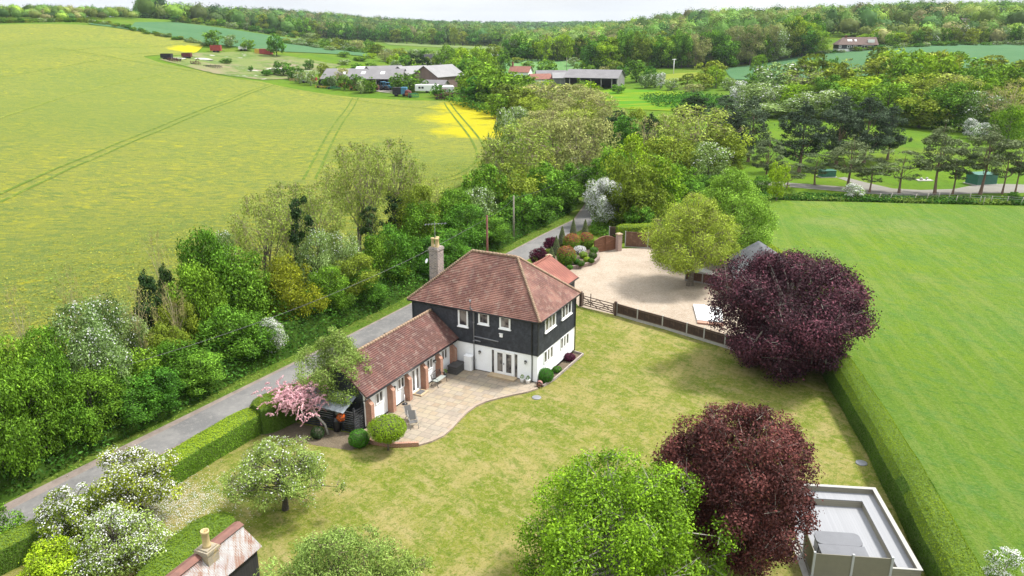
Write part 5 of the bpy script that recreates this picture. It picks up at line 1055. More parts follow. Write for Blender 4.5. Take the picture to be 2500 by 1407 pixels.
# hedgerow bushes between far fields: counted one by one
for (pts, n, w, tp_, lb) in (([(225, 62, 452), (380, 90, 432), (505, 112, 418)], 30, 16, 7, 'clump of the dark hedge between the rape and the cereal field'), ([(430, 58, 650), (600, 80, 680), (750, 100, 700), (890, 128, 640)], 34, 24, 13, 'bushy tree of the hedge above the cereal field'),
    ([(-40, 57, 470), (100, 54, 468), (240, 57, 455)], 22, 22, 9, 'bush of the dark hedge at the top of the rape field'), ([(700, 108, 620), (850, 128, 560), (1000, 140, 520), (1100, 128, 560)], 26, 30, 14, 'bush of the hedge beyond the farm'), ([(2000, 132, 445), (2130, 112, 440), (2300, 106, 448), (2540, 104, 455)], 28, 26, 8, 'bush of the hedge above the hillside field')):
    for i in range(n):
        f = i/(n-1)*(len(pts)-1); k = min(int(f), len(pts)-2); f -= k
        u = pts[k][0]*(1-f)+pts[k+1][0]*f; y = pts[k][2]*(1-f)+pts[k+1][2]*f+rg.uniform(-3, 3); x, yy, z = PY(u+rg.uniform(-4, 4), y)
        r = w/2/ppm(x, yy, z)*rg.uniform(.8, 1.3); kd = rg.choice(['green', 'haw', 'olive', 'lush'])
        tree(kd, x, yy, z-.3, r, tp_/ppm(x, yy, z)*rg.uniform(.8, 1.4)+.5, lb, lb.replace('clump', 'clumps').replace('bushy tree', 'bushy trees').replace('bush of', 'bushes of'), lod=2); TREES[-1].name = 'hedge_bush'; TREES[-1]['category'] = 'hedge bush'

for (n, lb, pts, hh, rr2, lod_) in ((17, 'fronting the wood behind the striped field', [(1248, 512), (1330, 497), (1440, 512)], (11, 17), (4.5, 7), 2), (19, 'fronting the wood behind the valley barn', [(1448, 428), (1560, 420), (1715, 424)], (13, 20), (6, 9), 1),
    (19, 'fronting the wood beside the hillside field', [(1722, 426), (1860, 434), (1990, 448)], (14, 21), (6, 9), 1), (24, 'in the gardens around the hillside bungalow', [(2110, 462), (2300, 458), (2540, 462)], (6, 11), (3.5, 5.5), 2), (30, 'fronting the far dark wood beyond the farm', [(640, 775), (850, 850), (1240, 893)], (13, 19), (6, 9), 2)):
    for i in range(n):
        f = i/(n-1)*(len(pts)-1); k = min(int(f), len(pts)-2); f -= k
        u = pts[k][0]*(1-f)+pts[k+1][0]*f+rg.uniform(-5, 5); y = pts[k][1]*(1-f)+pts[k+1][1]*f+rg.uniform(-3, 9); x, yy, z = PY(u, y)
        kd = rg.choice(['green', 'lush', 'olive', 'lime', 'green', 'lush', 'tan', 'haw'] if lod_ == 1 or n < 25 else ['green', 'lush', 'olive', 'lush', 'tan'])
        tree(kd, x, yy, z-.4, rg.uniform(*rr2), rg.uniform(*hh), DESC[kd]+' '+lb, 'trees '+lb, lod=lod_)
# ------------------------------------------------------------------ distant woods (uncountable masses)
def wood(name, polys, spacing, leaf_n, seed, hh=(9, 15), rr_=(4, 6.5), lsz=1.5, mats=('wgreen', 'wlime', 'wolive', 'wtan', 'wlush', 'haw'), wts=(.34, .14, .2, .08, .2, .04), label=None, gaps=()):
    rng = np.random.default_rng(seed)
    pts = []
    for poly in polys:
        W_ = [PY(u, y)[:2] for u, y in poly]; xs = [p[0] for p in W_]; ys = [p[1] for p in W_]
        gx, gy = np.meshgrid(np.arange(min(xs), max(xs), spacing), np.arange(min(ys), max(ys), spacing)); Q = np.stack([gx.ravel(), gy.ravel()], 1)+rng.uniform(-.45, .45, (gx.size, 2))*spacing
        pts.append(Q[inpoly(Q, W_)])
    Q = np.vstack(pts)
    for gp in gaps: Q = Q[~inpoly(Q, [PY(u, y)[:2] for u, y in gp])]
    n = len(Q); z = terr(Q); H = rng.uniform(*hh, n); R = rng.uniform(*rr_, n)
    d = unit(rng.normal(size=(n, leaf_n, 3)).reshape(-1, 3)+np.array([0, 0, .25])).reshape(n, leaf_n, 3); d[..., 2] = np.where(d[..., 2] < 0, d[..., 2]*.85, d[..., 2])
    lob = 1+.2*np.sin(d[..., 0]*5+rng.uniform(0, 6, (n, 1)))*np.cos(d[..., 1]*5+rng.uniform(0, 6, (n, 1)))
    q = lob*rng.uniform(.84, 1.06, (n, leaf_n))
    P = np.empty_like(d); P[..., 0] = Q[:, 0, None]+d[..., 0]*q*R[:, None]; P[..., 1] = Q[:, 1, None]+d[..., 1]*q*R[:, None]; P[..., 2] = z[:, None]+H[:, None]*.5+d[..., 2]*q*H[:, None]*.5
    m_ = rng.choice(len(mats), size=n, p=np.array(wts)/sum(wts)); tb = np.clip(rng.normal(.48, .27, n), .0, 1)
    P = P.reshape(-1, 3); Nn = unit(d.reshape(-1, 3)+.2*rng.normal(size=P.shape)+np.array([0, 0, .1]))
    V, F = leafquads(P, Nn, lsz, lsz*.75, rng); tint = np.clip(np.repeat(tb, leaf_n)+rng.normal(0, .05, len(P)), 0, 1)
    # rounded lobed heart of every crown
    nu, nv = 12, 6; uu, vv = np.meshgrid(np.arange(nu)*2*np.pi/nu, np.linspace(-.85, 1.5, nv+1)); cs = np.stack([np.cos(uu)*np.cos(vv), np.sin(uu)*np.cos(vv), np.sin(vv)], -1).reshape(-1, 3)
    lb_ = 1+.13*np.sin(cs[None, :, 0]*6+rng.uniform(0, 6, (n, 1)))*np.cos(cs[None, :, 1]*6+rng.uniform(0, 6, (n, 1)))+.05*rng.normal(size=(n, len(cs)))
    HV = np.stack([Q[:, 0, None]+cs[None, :, 0]*lb_*R[:, None]*.70, Q[:, 1, None]+cs[None, :, 1]*lb_*R[:, None]*.70, z[:, None]+H[:, None]*.5+cs[None, :, 2]*lb_*H[:, None]*.38], -1).reshape(-1, 3)
    fi = np.array([(a*nu+b, a*nu+(b+1) % nu, (a+1)*nu+(b+1) % nu, (a+1)*nu+b) for a in range(nv) for b in range(nu)]); HF = (fi[None]+(np.arange(n)*len(cs))[:, None, None]).reshape(-1, 4)
    V = np.vstack([V, HV]); F = np.vstack([F, HF+4*n*leaf_n]); tint = np.concatenate([tint, np.clip(np.repeat(tb, len(fi))-.08, 0, 1)])
    me = npmesh(name, V, F, [LM[k] for k in mats], tint, mi=np.concatenate([np.repeat(m_, leaf_n), np.repeat(m_, len(fi))]))
    me.polygons.foreach_set('use_smooth', np.arange(len(F)) >= n*leaf_n)
    tag(link(name, me, []), label, 'woodland', kind='stuff')
    return n
LM['wgreen'] = leafmat('woodland green', (0.142, 0.267, 0.040), .4, 1.7, (.02, .02, .0), .2); LM['wlime'] = leafmat('woodland fresh green', (0.223, 0.345, 0.038), .4, 1.7, (.02, .02, .0), .2)
LM['wolive'] = leafmat('woodland olive', (0.209, 0.267, 0.052), .4, 1.7, (.02, .02, .0), .2); LM['wtan'] = leafmat('woodland tan', (0.277, 0.280, 0.098), .4, 1.7, (.02, .02, .0), .2); LM['wlush'] = leafmat('woodland deep green', (0.088, 0.195, 0.038), .4, 1.7, (.01, .02, .0), .2)
LM['wfar'] = leafmat('haze tinted far woodland', (0.115, 0.208, 0.062), .4, 1.7, (.01, .02, .0), .2)  # blue of the distant haze mixed into the leaf colour
nw = wood('distant_wood', [[(-60, 560), (200, 600), (330, 640), (330, 760), (-60, 700)]], 9, 240, 1, (4, 9), (2.5, 5), .8, label='tree line on the skyline at the upper left')
nw += wood('distant_wood', [[(345, 690), (520, 760), (700, 790), (850, 860), (1000, 885), (1245, 900), (1260, 1500), (800, 1500), (340, 1200)]], 15, 170, 2, (11, 20), (7, 11), 2.0, label='dense wood covering the long slope behind the farm')
nw += wood('distant_wood', [[(900, 1700), (1250, 1500), (1560, 1500), (1650, 2700), (700, 2700)]], 26, 40, 3, (14, 20), (12, 18), 5.0, ('wfar', 'wlush', 'wgreen'), (.6, .2, .2), label='haze-tinted bluish far ridge of woodland in the centre of the skyline')
nw += wood('distant_wood', [[(1235, 560), (1330, 500), (1420, 520), (1470, 560), (1700, 620), (1900, 560), (2000, 520), (2550, 510), (2560, 1150), (1500, 1300), (1240, 1000)]], 12.5, 220, 4, (9, 18), (5, 9.5), 1.4, label='spring woodland covering the hillside on the right')
nw += wood('distant_wood', [[(1445, 432), (1560, 425), (1840, 440), (1985, 452), (2000, 520), (1700, 560), (1560, 540), (1470, 500)]], 12, 520, 5, (11, 20), (6, 9.5), 1.0, label='wood of rounded spring trees left of the hillside field')
nw += wood('distant_wood', [[(2120, 462), (2500, 462), (2560, 520), (2100, 520)]], 10, 150, 7, (6, 11), (4, 6), 1.2, label='garden trees behind the bungalow on the hillside')
print('wood crowns', nw)
# understorey closing the foot of the tree belts
def cover(name, polyw, n, leaf, lm, seed, label, cat, hh=(0, .4), stand=.5, lm2=None, slope=None, asp=.6, fade=None):
    rng = np.random.default_rng(seed); xs = [p[0] for p in polyw]; ys = [p[1] for p in polyw]; Q = np.column_stack([rng.uniform(min(xs), max(xs), n*3), rng.uniform(min(ys), max(ys), n*3)]); Q = Q[inpoly(Q, polyw)][:n]
    if fade is not None: Q = Q[rng.uniform(size=len(Q)) < fade(Q)]
    z = terr(Q)+rng.uniform(*hh, len(Q)); 
    if slope: z = z+slope(Q)
    N_ = unit(np.column_stack([rng.normal(0, stand, len(Q)), rng.normal(0, stand, len(Q)), np.ones(len(Q))]))
    V, F = leafquads(np.column_stack([Q, z]), N_, leaf, leaf*asp, rng)
    pt = .5+.2*np.sin(Q[:, 0]*.9+1)*np.cos(Q[:, 1]*.7); mats = [LM[lm]]; mi = None
    if lm2: mats.append(LM[lm2]); mi = ((np.sin(Q[:, 0]*.55)*np.cos(Q[:, 1]*.43)+rng.normal(0, .5, len(Q))) > .35).astype(int)
    return tag(link(name, npmesh(name, V, F, mats, np.clip(pt+rng.normal(0, .17, len(Q)), 0, 1), mi=mi), []), label, cat, kind='stuff')
# ivy bank rising from the verge to the hedgerow
def bankprof(X): # X: house-frame coordinate (more negative = further from the lane)
    d = -X-20.0; return np.where(d < 0, 0, np.where(d < 2.0, d*1.1, 2.2-(np.clip(d, 2, 9)-2)*.25))
bx_ = np.linspace(-20.0, -30.5, 40); by_ = np.linspace(-48, 56, 90)
Vb = [];
for Y_ in by_:
    for X_ in bx_: Vb.append(hw(X_-.25*math.sin(Y_*.5), Y_, float(bankprof(np.array(X_)))*(.92+.08*math.sin(Y_*.8+X_))-.05))
Fb = [(i*40+j, i*40+j+1, (i+1)*40+j+1, (i+1)*40+j) for i in range(89) for j in range(39)]
me = npmesh('bank', np.array(Vb), np.array(Fb), smooth=True)
if me.polygons[0].normal.z < 0: me.flip_normals()
tag(link('bank', me, ground('ivy clad earth', [(0.035, 0.075, 0.012), ((0.07, 0.12, 0.02), 1.2, .4, .7, .8)], bmp=.6)), kind='structure')
def bslope(Q):
    X = (Q[:, 0]-HO[0])*EX[0]+(Q[:, 1]-HO[1])*EX[1]; return bankprof(X)
cover('ivy', [hw(-19.9, -46)[:2], hw(-19.9, 53)[:2], hw(-24.5, 53)[:2], hw(-24.5, -46)[:2]], 75000, .24, 'ivy', 5, 'dark glossy ivy covering the bank beside the lane', 'ivy', (.0, .6), .6, 'lush', bslope)
cover('undergrowth', [hw(-21.4, -46)[:2], hw(-21.4, 56)[:2], hw(-30.5, 56)[:2], hw(-30.5, -46)[:2]], 46000, .28, 'lush', 6, 'nettles and brambles under the hedgerow trees', 'undergrowth', (.0, 1.5), .7, 'green', bslope)
cover('verge_grass', [hw(-20.1, -46)[:2], hw(-19.55, -24)[:2], hw(-19.2, -12)[:2], hw(-18.75, 4)[:2], hw(-18.55, 50)[:2], hw(-20.4, 50)[:2], hw(-20.9, -46)[:2]], 38000, .20, 'grass', 7, 'long rough grass along the lane edge', 'grass', (.0, .16), 1.3, 'lush', asp=.3)
cover('verge_grass', [hw(-15.0, -10)[:2], hw(-15.25, 50)[:2], hw(-14.2, 50)[:2], hw(-13.6, -10)[:2]], 9000, .16, 'grass', 8, 'rough grass between the lane and the house', 'grass', (.0, .12), 1.3, 'lush', asp=.3)
cover('undergrowth', [at(1440, 575)[:2], at(1500, 590)[:2], at(1600, 580)[:2], at(1660, 520)[:2], at(1800, 440)[:2], at(1500, 450)[:2], at(1450, 520)[:2]], 22000, .3, 'lush', 9, 'rough undergrowth around the lane bend trees', 'undergrowth', (0, .9), .8, 'green')
cover('undergrowth', [(x_+dx, y_) for x_, y_, dx in ((-2, 225, 3), (-2, 262, -14), (-24, 292, -6), (-24, 292, 16), (8, 262, 8), (20, 225, 6), (30, 180, 6), (30, 165, 0), (6, 165, -8))], 14000, .8, 'lush', 10, 'scrub under the belt of trees towards the farm', 'undergrowth', (0, 2.4), .9, 'green')
cover('undergrowth', [PY(u, y)[:2] for u, y in ((1850, 222), (2100, 206), (2560, 186), (2560, 300), (1880, 290))], 15000, 1.0, 'lush', 11, 'dark scrub under the wood edge behind the pines', 'undergrowth', (0, 3.2), .9, 'ivy')
cover('verge_grass', [at(1790, 486)[:2], at(2520, 502)[:2], at(2520, 486)[:2], at(2200, 482)[:2], at(1780, 470)[:2]], 14000, .42, 'ivy', 12, 'dark nettles and long grass along the far edge of the meadow', 'grass', (0, .5), 1.0, 'grass')
cover('undergrowth', [G(u, v)[:2] for u, v in ((1560, 240), (1700, 235), (1900, 262), (1880, 285), (1700, 275), (1600, 262))], 5000, .7, 'lush', 13, 'scrub along the buttercup meadow edge', 'undergrowth', (0, 2.0), .9, 'ivy')
# fallen petals on the grass by the apple trees, stems of the crop showing at the near field edge
rng = np.random.default_rng(77); n = 5200
c = at(430, 1235); Q = np.column_stack([rng.normal(c[0]-.6, 2.0, n), rng.normal(c[1]-.2, 1.6, n)]); V, F = leafquads(np.column_stack([Q, rng.uniform(.03, .05, n)]), unit(np.column_stack([rng.normal(0, .3, n), rng.normal(0, .3, n), np.ones(n)])), .05, .04, rng)
tag(link('petals', npmesh('petals', V, F, [LM['white']], np.full(n, .5)), []), 'fallen white petals scattered on the grass under the apple trees', 'petals', kind='stuff')
Wp = [hw(-30.5, -46)[:2], hw(-31, 10)[:2], hw(-35, 35)[:2], at(1090, 470)[:2], at(1190, 425)[:2], at(1190, 395)[:2], at(1060, 400)[:2], hw(-85, 50)[:2], hw(-80, -46)[:2]]
LM['rape'] = leafmat('rape flower', (0.37, 0.38, 0.045), .75, 1.3, (.06, .03, 0), .3)
cover('rape_crop', Wp, 120000, .26, 'rape', 14, 'tops of the flowering rape crop nearest the hedgerow', 'crop', (.0, .35), .35, 'grass', fade=(lambda Q: np.clip(1-(-(((Q[:, 0]-HO[0])*EX[0]+(Q[:, 1]-HO[1])*EX[1]))-34)/40, 0, 1)**1.5))

# ------------------------------------------------------------------ poles and wires
def pole(x, y, h, mat, label, r=.12, lean=(0, 0)):
    t = thing('utility_pole', label, 'pole', (x, y, tz(x, y)), group=None); t.rotation_euler = (lean[0], lean[1], 0)
    m = MB(); m.tube([(0, 0, -.2), (0, 0, h)], [r, r*.75], 10); m.build('post', mat, t)
    m = MB(); m.lathe((0, 0, h-.5), [(.03, 0), (.05, .03), (.05, .1), (.02, .13)], 8); m.build('insulator', M['white'], t); return t
M['poleold'] = plain('silvered pole', (0.30, 0.27, 0.21), .9, .3, 6); M['polered'] = plain('red brown pole', (0.17, 0.06, 0.04), .8, .25, 5); M['polemoss'] = plain('mossy pole', (0.32, 0.31, 0.13), .9, .3, 5)
X1 = at(24, 1135); pole(X1[0], X1[1], 5.2, M['polemoss'], 'mossy leaning wooden pole at the left edge of the lane', .13, (0, math.radians(-4)))
x2, y2 = solve_lx(1254, -20.2, 2); h2_ = zrow(478, y2); pole(x2, y2, h2_, M['poleold'], 'pale wooden utility pole standing before the hedgerow at the lane bend', .12)
x3, y3 = solve_lx(1190, -14.2, 2); h3 = zrow(526, y3); pole(x3, y3, h3, M['polered'], 'dark red-brown utility pole rising behind the house roof', .13)
def wire(a, b, sag, label):
    a, b = Vector(a), Vector(b); m = MB(); m.tube([a.lerp(b, i/20)-Vector((0, 0, sag*4*(i/20)*(1-i/20))) for i in range(21)], .022, 4)
    tag(m.build('overhead_wire', M['black']), label, 'wire')
wire((X1[0]-.25, X1[1], 4.3), (x3, y3, h3-.3), 1.6, 'long overhead wire running along the hedgerow to the red-brown pole')
wire((x3, y3, h3-.2), (x2, y2, h2_-.3), .3, 'short overhead wire between the red-brown pole and the pale pole')
wire((x2, y2, h2_-.3), (15, 122, 6.5), .8, 'overhead wire leaving the pale pole towards the lane bend')
wire((X1[0]+1.0, X1[1]-4.5, 5.5), (*at(35, 1325)[:2], .9), .02, 'pale stay wire slanting down in the bottom left corner')

# ------------------------------------------------------------------ fences and gates round the drive
def panel_run(pts, z, label, h=1.15, group='low dark fence panels along the drive', mat='fence', gravel=.28, cap=True, pm='concrete', double=False, plab=None):
    """each bay is a panel with its gravel board and the post at its start"""
    for i in range(len(pts)-1):
        a, b = Vector(pts[i]), Vector(pts[i+1]); d = (b-a); L = d.length; ang = math.atan2(d.y, d.x)
        t = thing('board_fence', label[i] if isinstance(label, list) else label, 'fence', (a.x, a.y, 0), ang, group)
        m = MB(); m.box((.06, -.03, gravel), (L-.06, .02, h)); m.build('boards', M[mat], t)
        m = MB(); m.box((.06, -.05, gravel+.002), (L-.06, -.031, gravel+.07)); m.box((.06, -.05, h-.14), (L-.06, -.031, h-.07)); m.box((.05, -.05, h), (L-.05, .04, h+.035))
        m.build('rail', M['fencerail'] if mat == 'fence' else M[mat], t)
        m = MB(); m.box((.06, -.025, 0), (L-.06, .015, gravel-.002)); m.build('gravel_board', M['concrete'], t)
        m = MB(); m.box((-.055, -.065, 0), (.055, .065, h+.1)); m.build('post', M[pm], t)
        if i == len(pts)-2: m = MB(); m.box((L-.055, -.065, 0), (L+.055, .065, h+.1)); m.build('post', M[pm], t)
M['fencerail'] = plain('fence rail', (0.15, 0.10, 0.07), .8, .2, 5)
fl = [at(u, v)[:2] for u, v in ((1506, 771), (1556, 786), (1617, 803), (1676, 821), (1718, 834))]
d_ = Vector(fl[-1])-Vector(fl[-2]); fl += [tuple(Vector(fl[-1])+d_.normalized()*2.0*k) for k in (1, 2, 3)]
panel_run(fl, 0, ['dark low fence panel next to the five-bar gate', 'second dark low fence panel from the five-bar gate', 'third dark low fence panel from the five-bar gate', 'fourth dark low fence panel just left of the copper beech', 'dark fence panel disappearing into the copper beech', 'dark fence panel behind the copper beech leaves', 'dark fence panel behind the copper beech leaves'])
panel_run([at(u, v)[:2] for u, v in ((1673, 686), (1714, 693), (1757, 700), (1800, 708))], 0, ['brown low fence panel behind the beech trunk on the drive', 'brown low fence panel right of the beech trunk on the drive', 'brown low fence panel beside the dark garage opening'], 1.0, 'brown low fence panels by the garage', 'fence2', .2)
panel_run([at(u, v)[:2] for u, v in ((1526, 603), (1581, 606), (1640, 609))], 0, ['tall brown board fence panel right of the gate pier', 'tall brown board fence panel running behind the olive beech'], 1.85, 'tall brown fence panels by the gates', 'fence2', .12)
a, b = at(1512, 603), at(1526, 603); panel_run([at(1487, 588)[:2], at(1524, 590)[:2]], 0, 'dark short fence panel behind the gate pier', 1.75, None, 'fence', .1)
# five-bar gate
a, b = Vector(at(1420, 749)[:2]), Vector(at(1499, 770)[:2]); L = (b-a).length; ang = math.atan2((b-a).y, (b-a).x)
t = thing('field_gate', 'dark wooden five-bar gate between the house and the low fence', 'gate', (a.x, a.y, 0), ang)
for i, z in enumerate((.2, .4, .6, .82, 1.08)): m = MB(); m.bar((.1, 0, z+.04), (L-.1, 0, z), .05, .07); m.build('rail', M['darkwood'], t)
m = MB(); m.bar((.12, .03, .1), (.12, .03, 1.4), .08); m.bar((L-.12, .03, .1), (L-.12, .03, 1.15), .07); m.bar((.15, .03, .2), (L*.5, .03, 1.08), .05); m.bar((L*.5, .03, 1.08), (L-.15, .03, .2), .05); m.bar((.15, -.03, 1.05), (L*.5, -.03, .25), .05); m.bar((L*.5, -.03, .2), (L-.15, -.03, 1.0), .05); m.bar((L*.27, .04, .15), (L*.27, .04, 1.5), .06)
m.build('brace', M['darkwood'], t)
for q, hh, lb in ((a-(b-a).normalized()*.12, 1.5, 'thick dark gate post beside the house corner'), (b+(b-a).normalized()*.14, 1.35, 'dark gate post between the five-bar gate and the fence')):
    m = MB(); w = .11; m.box((-w, -w, 0), (w, w, hh), .012); m.add([(-w, -w, hh+.001), (w, -w, hh+.001), (w, w, hh+.001), (-w, w, hh+.001), (0, 0, hh+.06)], [(0, 1, 4), (1, 2, 4), (2, 3, 4), (3, 0, 4)])
    tag(m.build('gate_post', M['darkwood'], None, (q.x, q.y, 0), ang), lb, 'post')
# entrance gates and piers
pa, pb = Vector(at(1450, 619)[:2]), Vector(at(1502, 611)[:2]); L = (pb-pa).length; ang = math.atan2((pb-pa).y, (pb-pa).x)
for s in (0, 1):
    t = thing('entrance_gate', ('left' if s == 0 else 'right')+' leaf of the red-brown arched timber entrance gates', 'gate', (pa.x, pa.y, 0) if s == 0 else (pb.x, pb.y, 0), ang if s == 0 else ang+math.pi, 'leaves of the timber entrance gates')
    w = L/2-.03; m = MB(); k = 12
    for i in range(k):
        x0, x1 = w*i/k, w*(i+1)/k-.012; h0, h1 = 1.45+.45*math.sin(math.pi/2*i/k), 1.45+.45*math.sin(math.pi/2*(i+1)/k)
        m.add([(x0, -.02, .08), (x1, -.02, .08), (x1, .02, .08), (x0, .02, .08), (x0, -.02, h0), (x1, -.02, h1), (x1, .02, h1), (x0, .02, h0)], [(3,2,1,0),(4,5,6,7),(0,1,5,4),(1,2,6,5),(2,3,7,6),(3,0,4,7)])
    m.build('boards', M['gatewood'], t)
    m = MB(); f = 1 if s else -1
    for yy in (-.045, .045):
        m.bar((0, yy, .2), (w, yy, .2), .05, .12); m.bar((0, yy, .95), (w, yy, .95), .05, .1); m.bar((.05, yy, .1), (.05, yy, 1.45), .05, .1); m.bar((w-.05, yy, .1), (w-.05, yy, 1.85), .05, .1); m.bar((.05, yy, .25), (w-.05, yy, .9), .045, .09); m.bar((.05, yy, 1.4), (w-.05, yy, 1.0), .045, .09)
        m.tube([(w*q, yy, 1.45+.45*math.sin(math.pi/2*q)) for q in np.linspace(0, 1, 8)], .035, 5)
    m.build('brace', M['gatewood'], t)
def pier(x, y, rot, h, w, mat, label):
    t = thing('gate_pier', label, 'gate pier', (x, y, 0), rot); m = MB(); m.box((-w, -w, 0), (w, w, h)); m.build('shaft', M[mat], t)
    m = MB(); m.box((-w-.06, -w-.06, h+.001), (w+.06, w+.06, h+.1), .01); m.box((-w+.02, -w+.02, h+.1), (w-.02, w-.02, h+.16), .01); m.build('cap', M['stone'], t)
pier(*at(1510, 613)[:2], ang, 2.0, .27, 'pillar', 'pinkish brick gate pier at the right of the entrance gates')
pier(*at(1340, 662)[:2], ang, 1.7, .24, 'oldbrick', 'grey brick pier with stone cap in front of the purple maple')
pier(*at(1332, 668)[:2], ang, 1.6, .10, 'darkwood', 'dark post beside the grey brick pier')
# planting bed by the gates
bp = [at(u, v)[:2] for u, v in ((1384, 659), (1410, 657), (1432, 651), (1452, 645), (1461, 636), (1458, 622), (1447, 612))]
bed = bp+[at(1400, 600)[:2], at(1340, 640)[:2], at(1345, 668)[:2]]
m = MB(); m.prism(bed if sum((bed[i][0]*bed[(i+1) % len(bed)][1]-bed[(i+1) % len(bed)][0]*bed[i][1]) for i in range(len(bed))) > 0 else bed[::-1], 0, .3); tag(m.build('raised_bed', M['soil']), kind='structure')
m = MB(); curb(m, bp, 0, .42, .3); tag(m.build('bed_edging', bricks('dark stone edging', (.22, .15, .12), (.30, .22, .19), (.35, .3, .27), .18, .5, .015, bmp=.5)), 'curved dark stone edging of the shrub bed on the drive', 'edging')
for u, v, r, h, lb in ((1382, 652, 1.12, 2.15, 'largest round photinia ball with red tips nearest the house'), (1396, 616, 1.05, 2.0, 'middle round photinia ball with red tips'), (1430, 612, 1.0, 1.95, 'round photinia ball with red tips nearest the gates')):
    x, y, _ = at(u, v); ball('photinia_ball', lb, x, y, .25, r, h, 'green', 5200, .12, u, tips='red', group='round photinia shrubs by the gates')
for u, v, h, lb in ((1346, 652, 2.2, 'tapered grey-green conifer beside the grey brick pier'), (1358, 628, 2.4, 'tapered grey-green conifer behind the largest photinia ball'), (1372, 600, 2.3, 'tapered grey-green conifer left of the middle photinia ball'), (1399, 592, 2.9, 'tallest tapered grey-green conifer behind the photinia balls'), (1428, 586, 2.5, 'tapered grey-green conifer nearest the entrance gates')):
    x, y, _ = at(u, v); ball('conifer_cone', lb, x, y, .1, .62, h, 'cypress', 2600, .11, u, 'cone', group='tapered conifers by the gates')
for u, v, r, h, lb in ((1318, 650, 1.25, 2.0, 'low mounded purple maple on the lane side of the grey brick pier'), (1345, 615, 1.2, 1.9, 'purple maple behind the tapered conifers')):
    x, y, _ = at(u, v); custom('purple_maple', lb, x, y, 0, r, h, 'dome', .3, 30, 5000, .12, 'maple', 'barkdark', u, .06, (.22, .36), .8, nmax=20, inner=.2, multi=3, cat='tree')
x, y, _ = at(1320, 672); ball('small_shrub', 'low dark purple shrub behind the rear roof', x, y, 0, .9, .7, 'maple', 1500, .12, 9)
x, y, _ = at(1312, 678); ball('small_shrub', 'low golden yellow shrub behind the rear roof ridge', x, y, 0, .7, .55, 'yellow', 1200, .1, 10)
k = 0
for u, v, r, lm, lb in ((1418, 650, .42, 'hedgeG', 'small grey-green mound shrub at the front of the bed'), (1443, 642, .38, 'hedgeG', 'small bluish mound shrub near the bed corner'), (1408, 645, .4, 'box', 'green tufted shrub in the middle of the bed'), (1424, 630, .5, 'lime', 'bright green shrub in the middle of the bed'), (1447, 631, .5, 'hedgeG', 'rounded green shrub at the gate end of the bed'), (1433, 640, .4, 'lime', 'bright green low shrub behind the bluish mound'), (1450, 618, .5, 'box', 'dark green shrub beside the entrance gate'), (1391, 658, .35, 'lush', 'tiny green plant at the house end of the bed')):
    x, y, _ = at(u, v, .3); k += 1; ball('bed_shrub', lb, x, y, .28, r, r*1.5, lm, 1100, .09, 20+k, group='small shrubs in the bed on the drive')
x, y, _ = at(1415, 625); ball('white_shrub', 'white flowering shrub between the photinia balls', x, y, .28, .75, .9, 'white', 1500, .1, 40)
# concrete pad on the drive
pd_ = [at(u, v)[:2] for u, v in ((1692, 748), (1702, 786), (1765, 793), (1762, 757), (1722, 752), (1720, 749))]
m = MB(); m.prism(pd_, .0, .22); tag(m.build('concrete_pad', M['white']), 'white concrete ramp slab on the gravel beside the copper beech', 'ramp')
m = MB(); m.prism([at(u, v)[:2] for u, v in ((1702, 787), (1702, 792), (1766, 799), (1765, 794))], 0, .18); tag(m.build('brick_kerb', M['brick']), 'short brick kerb in front of the white ramp slab', 'kerb')
m = MB(); m.prism([at(u, v)[:2] for u, v in ((1716, 672), (1705, 668), (1695, 664), (1720, 662), (1752, 675), (1738, 678))], 0, .3); tag(m.build('concrete_ramp', M['concrete']), 'low pale concrete ramp behind the brown fence by the garage', 'ramp')
# garage
t = thing('garage', 'black boarded garage with dark slate roof behind the drive trees', 'garage', (24.9, 76.2, 0), math.radians(-7))
m = MB(); m.box((-2.9, 3.0, 0), (2.9, 3.15, 2.4)); m.box((2.75, -3.6, 0), (2.9, 2.999, 2.4)); m.box((-2.9, -3.6, 0), (2.749, -3.45, 2.4)); m.box((-2.9, 1.2, 0), (-2.75, 2.999, 2.4)); m.box((-2.9, -1.0, 0), (-2.7, -.8, 2.4))
m.add([(-2.9, 3.0, 2.4), (2.9, 3.0, 2.4), (0, 3.0, 4.1), (-2.9, 3.15, 2.4), (2.9, 3.15, 2.4), (0, 3.15, 4.1)], [(0, 1, 2), (5, 4, 3)]); m.build('wall', M['board'], t)
SL = bricks('dark slate', (0.10, 0.105, 0.115), (0.075, 0.08, 0.09), (0.045, 0.05, 0.055), .3, .2, .006, bmp=.2, var=[((.17, .175, .185), .5, .45, .7, .6)])
m = MB(); courses(m, (3.2, -3.9, 2.3), (3.2, 3.4, 2.3), (0, 3.4, 4.3), (0, -3.9, 4.3), .2); courses(m, (-3.2, 3.4, 2.3), (-3.2, -3.9, 2.3), (0, -3.9, 4.3), (0, 3.4, 4.3), .2)
m.slab([(3.2, -3.9, 2.28), (3.2, 3.4, 2.28), (0, 3.4, 4.28), (0, -3.9, 4.28)], .1); m.slab([(-3.2, 3.4, 2.28), (-3.2, -3.9, 2.28), (0, -3.9, 4.28), (0, 3.4, 4.28)], .1); m.build('roof', SL, t)
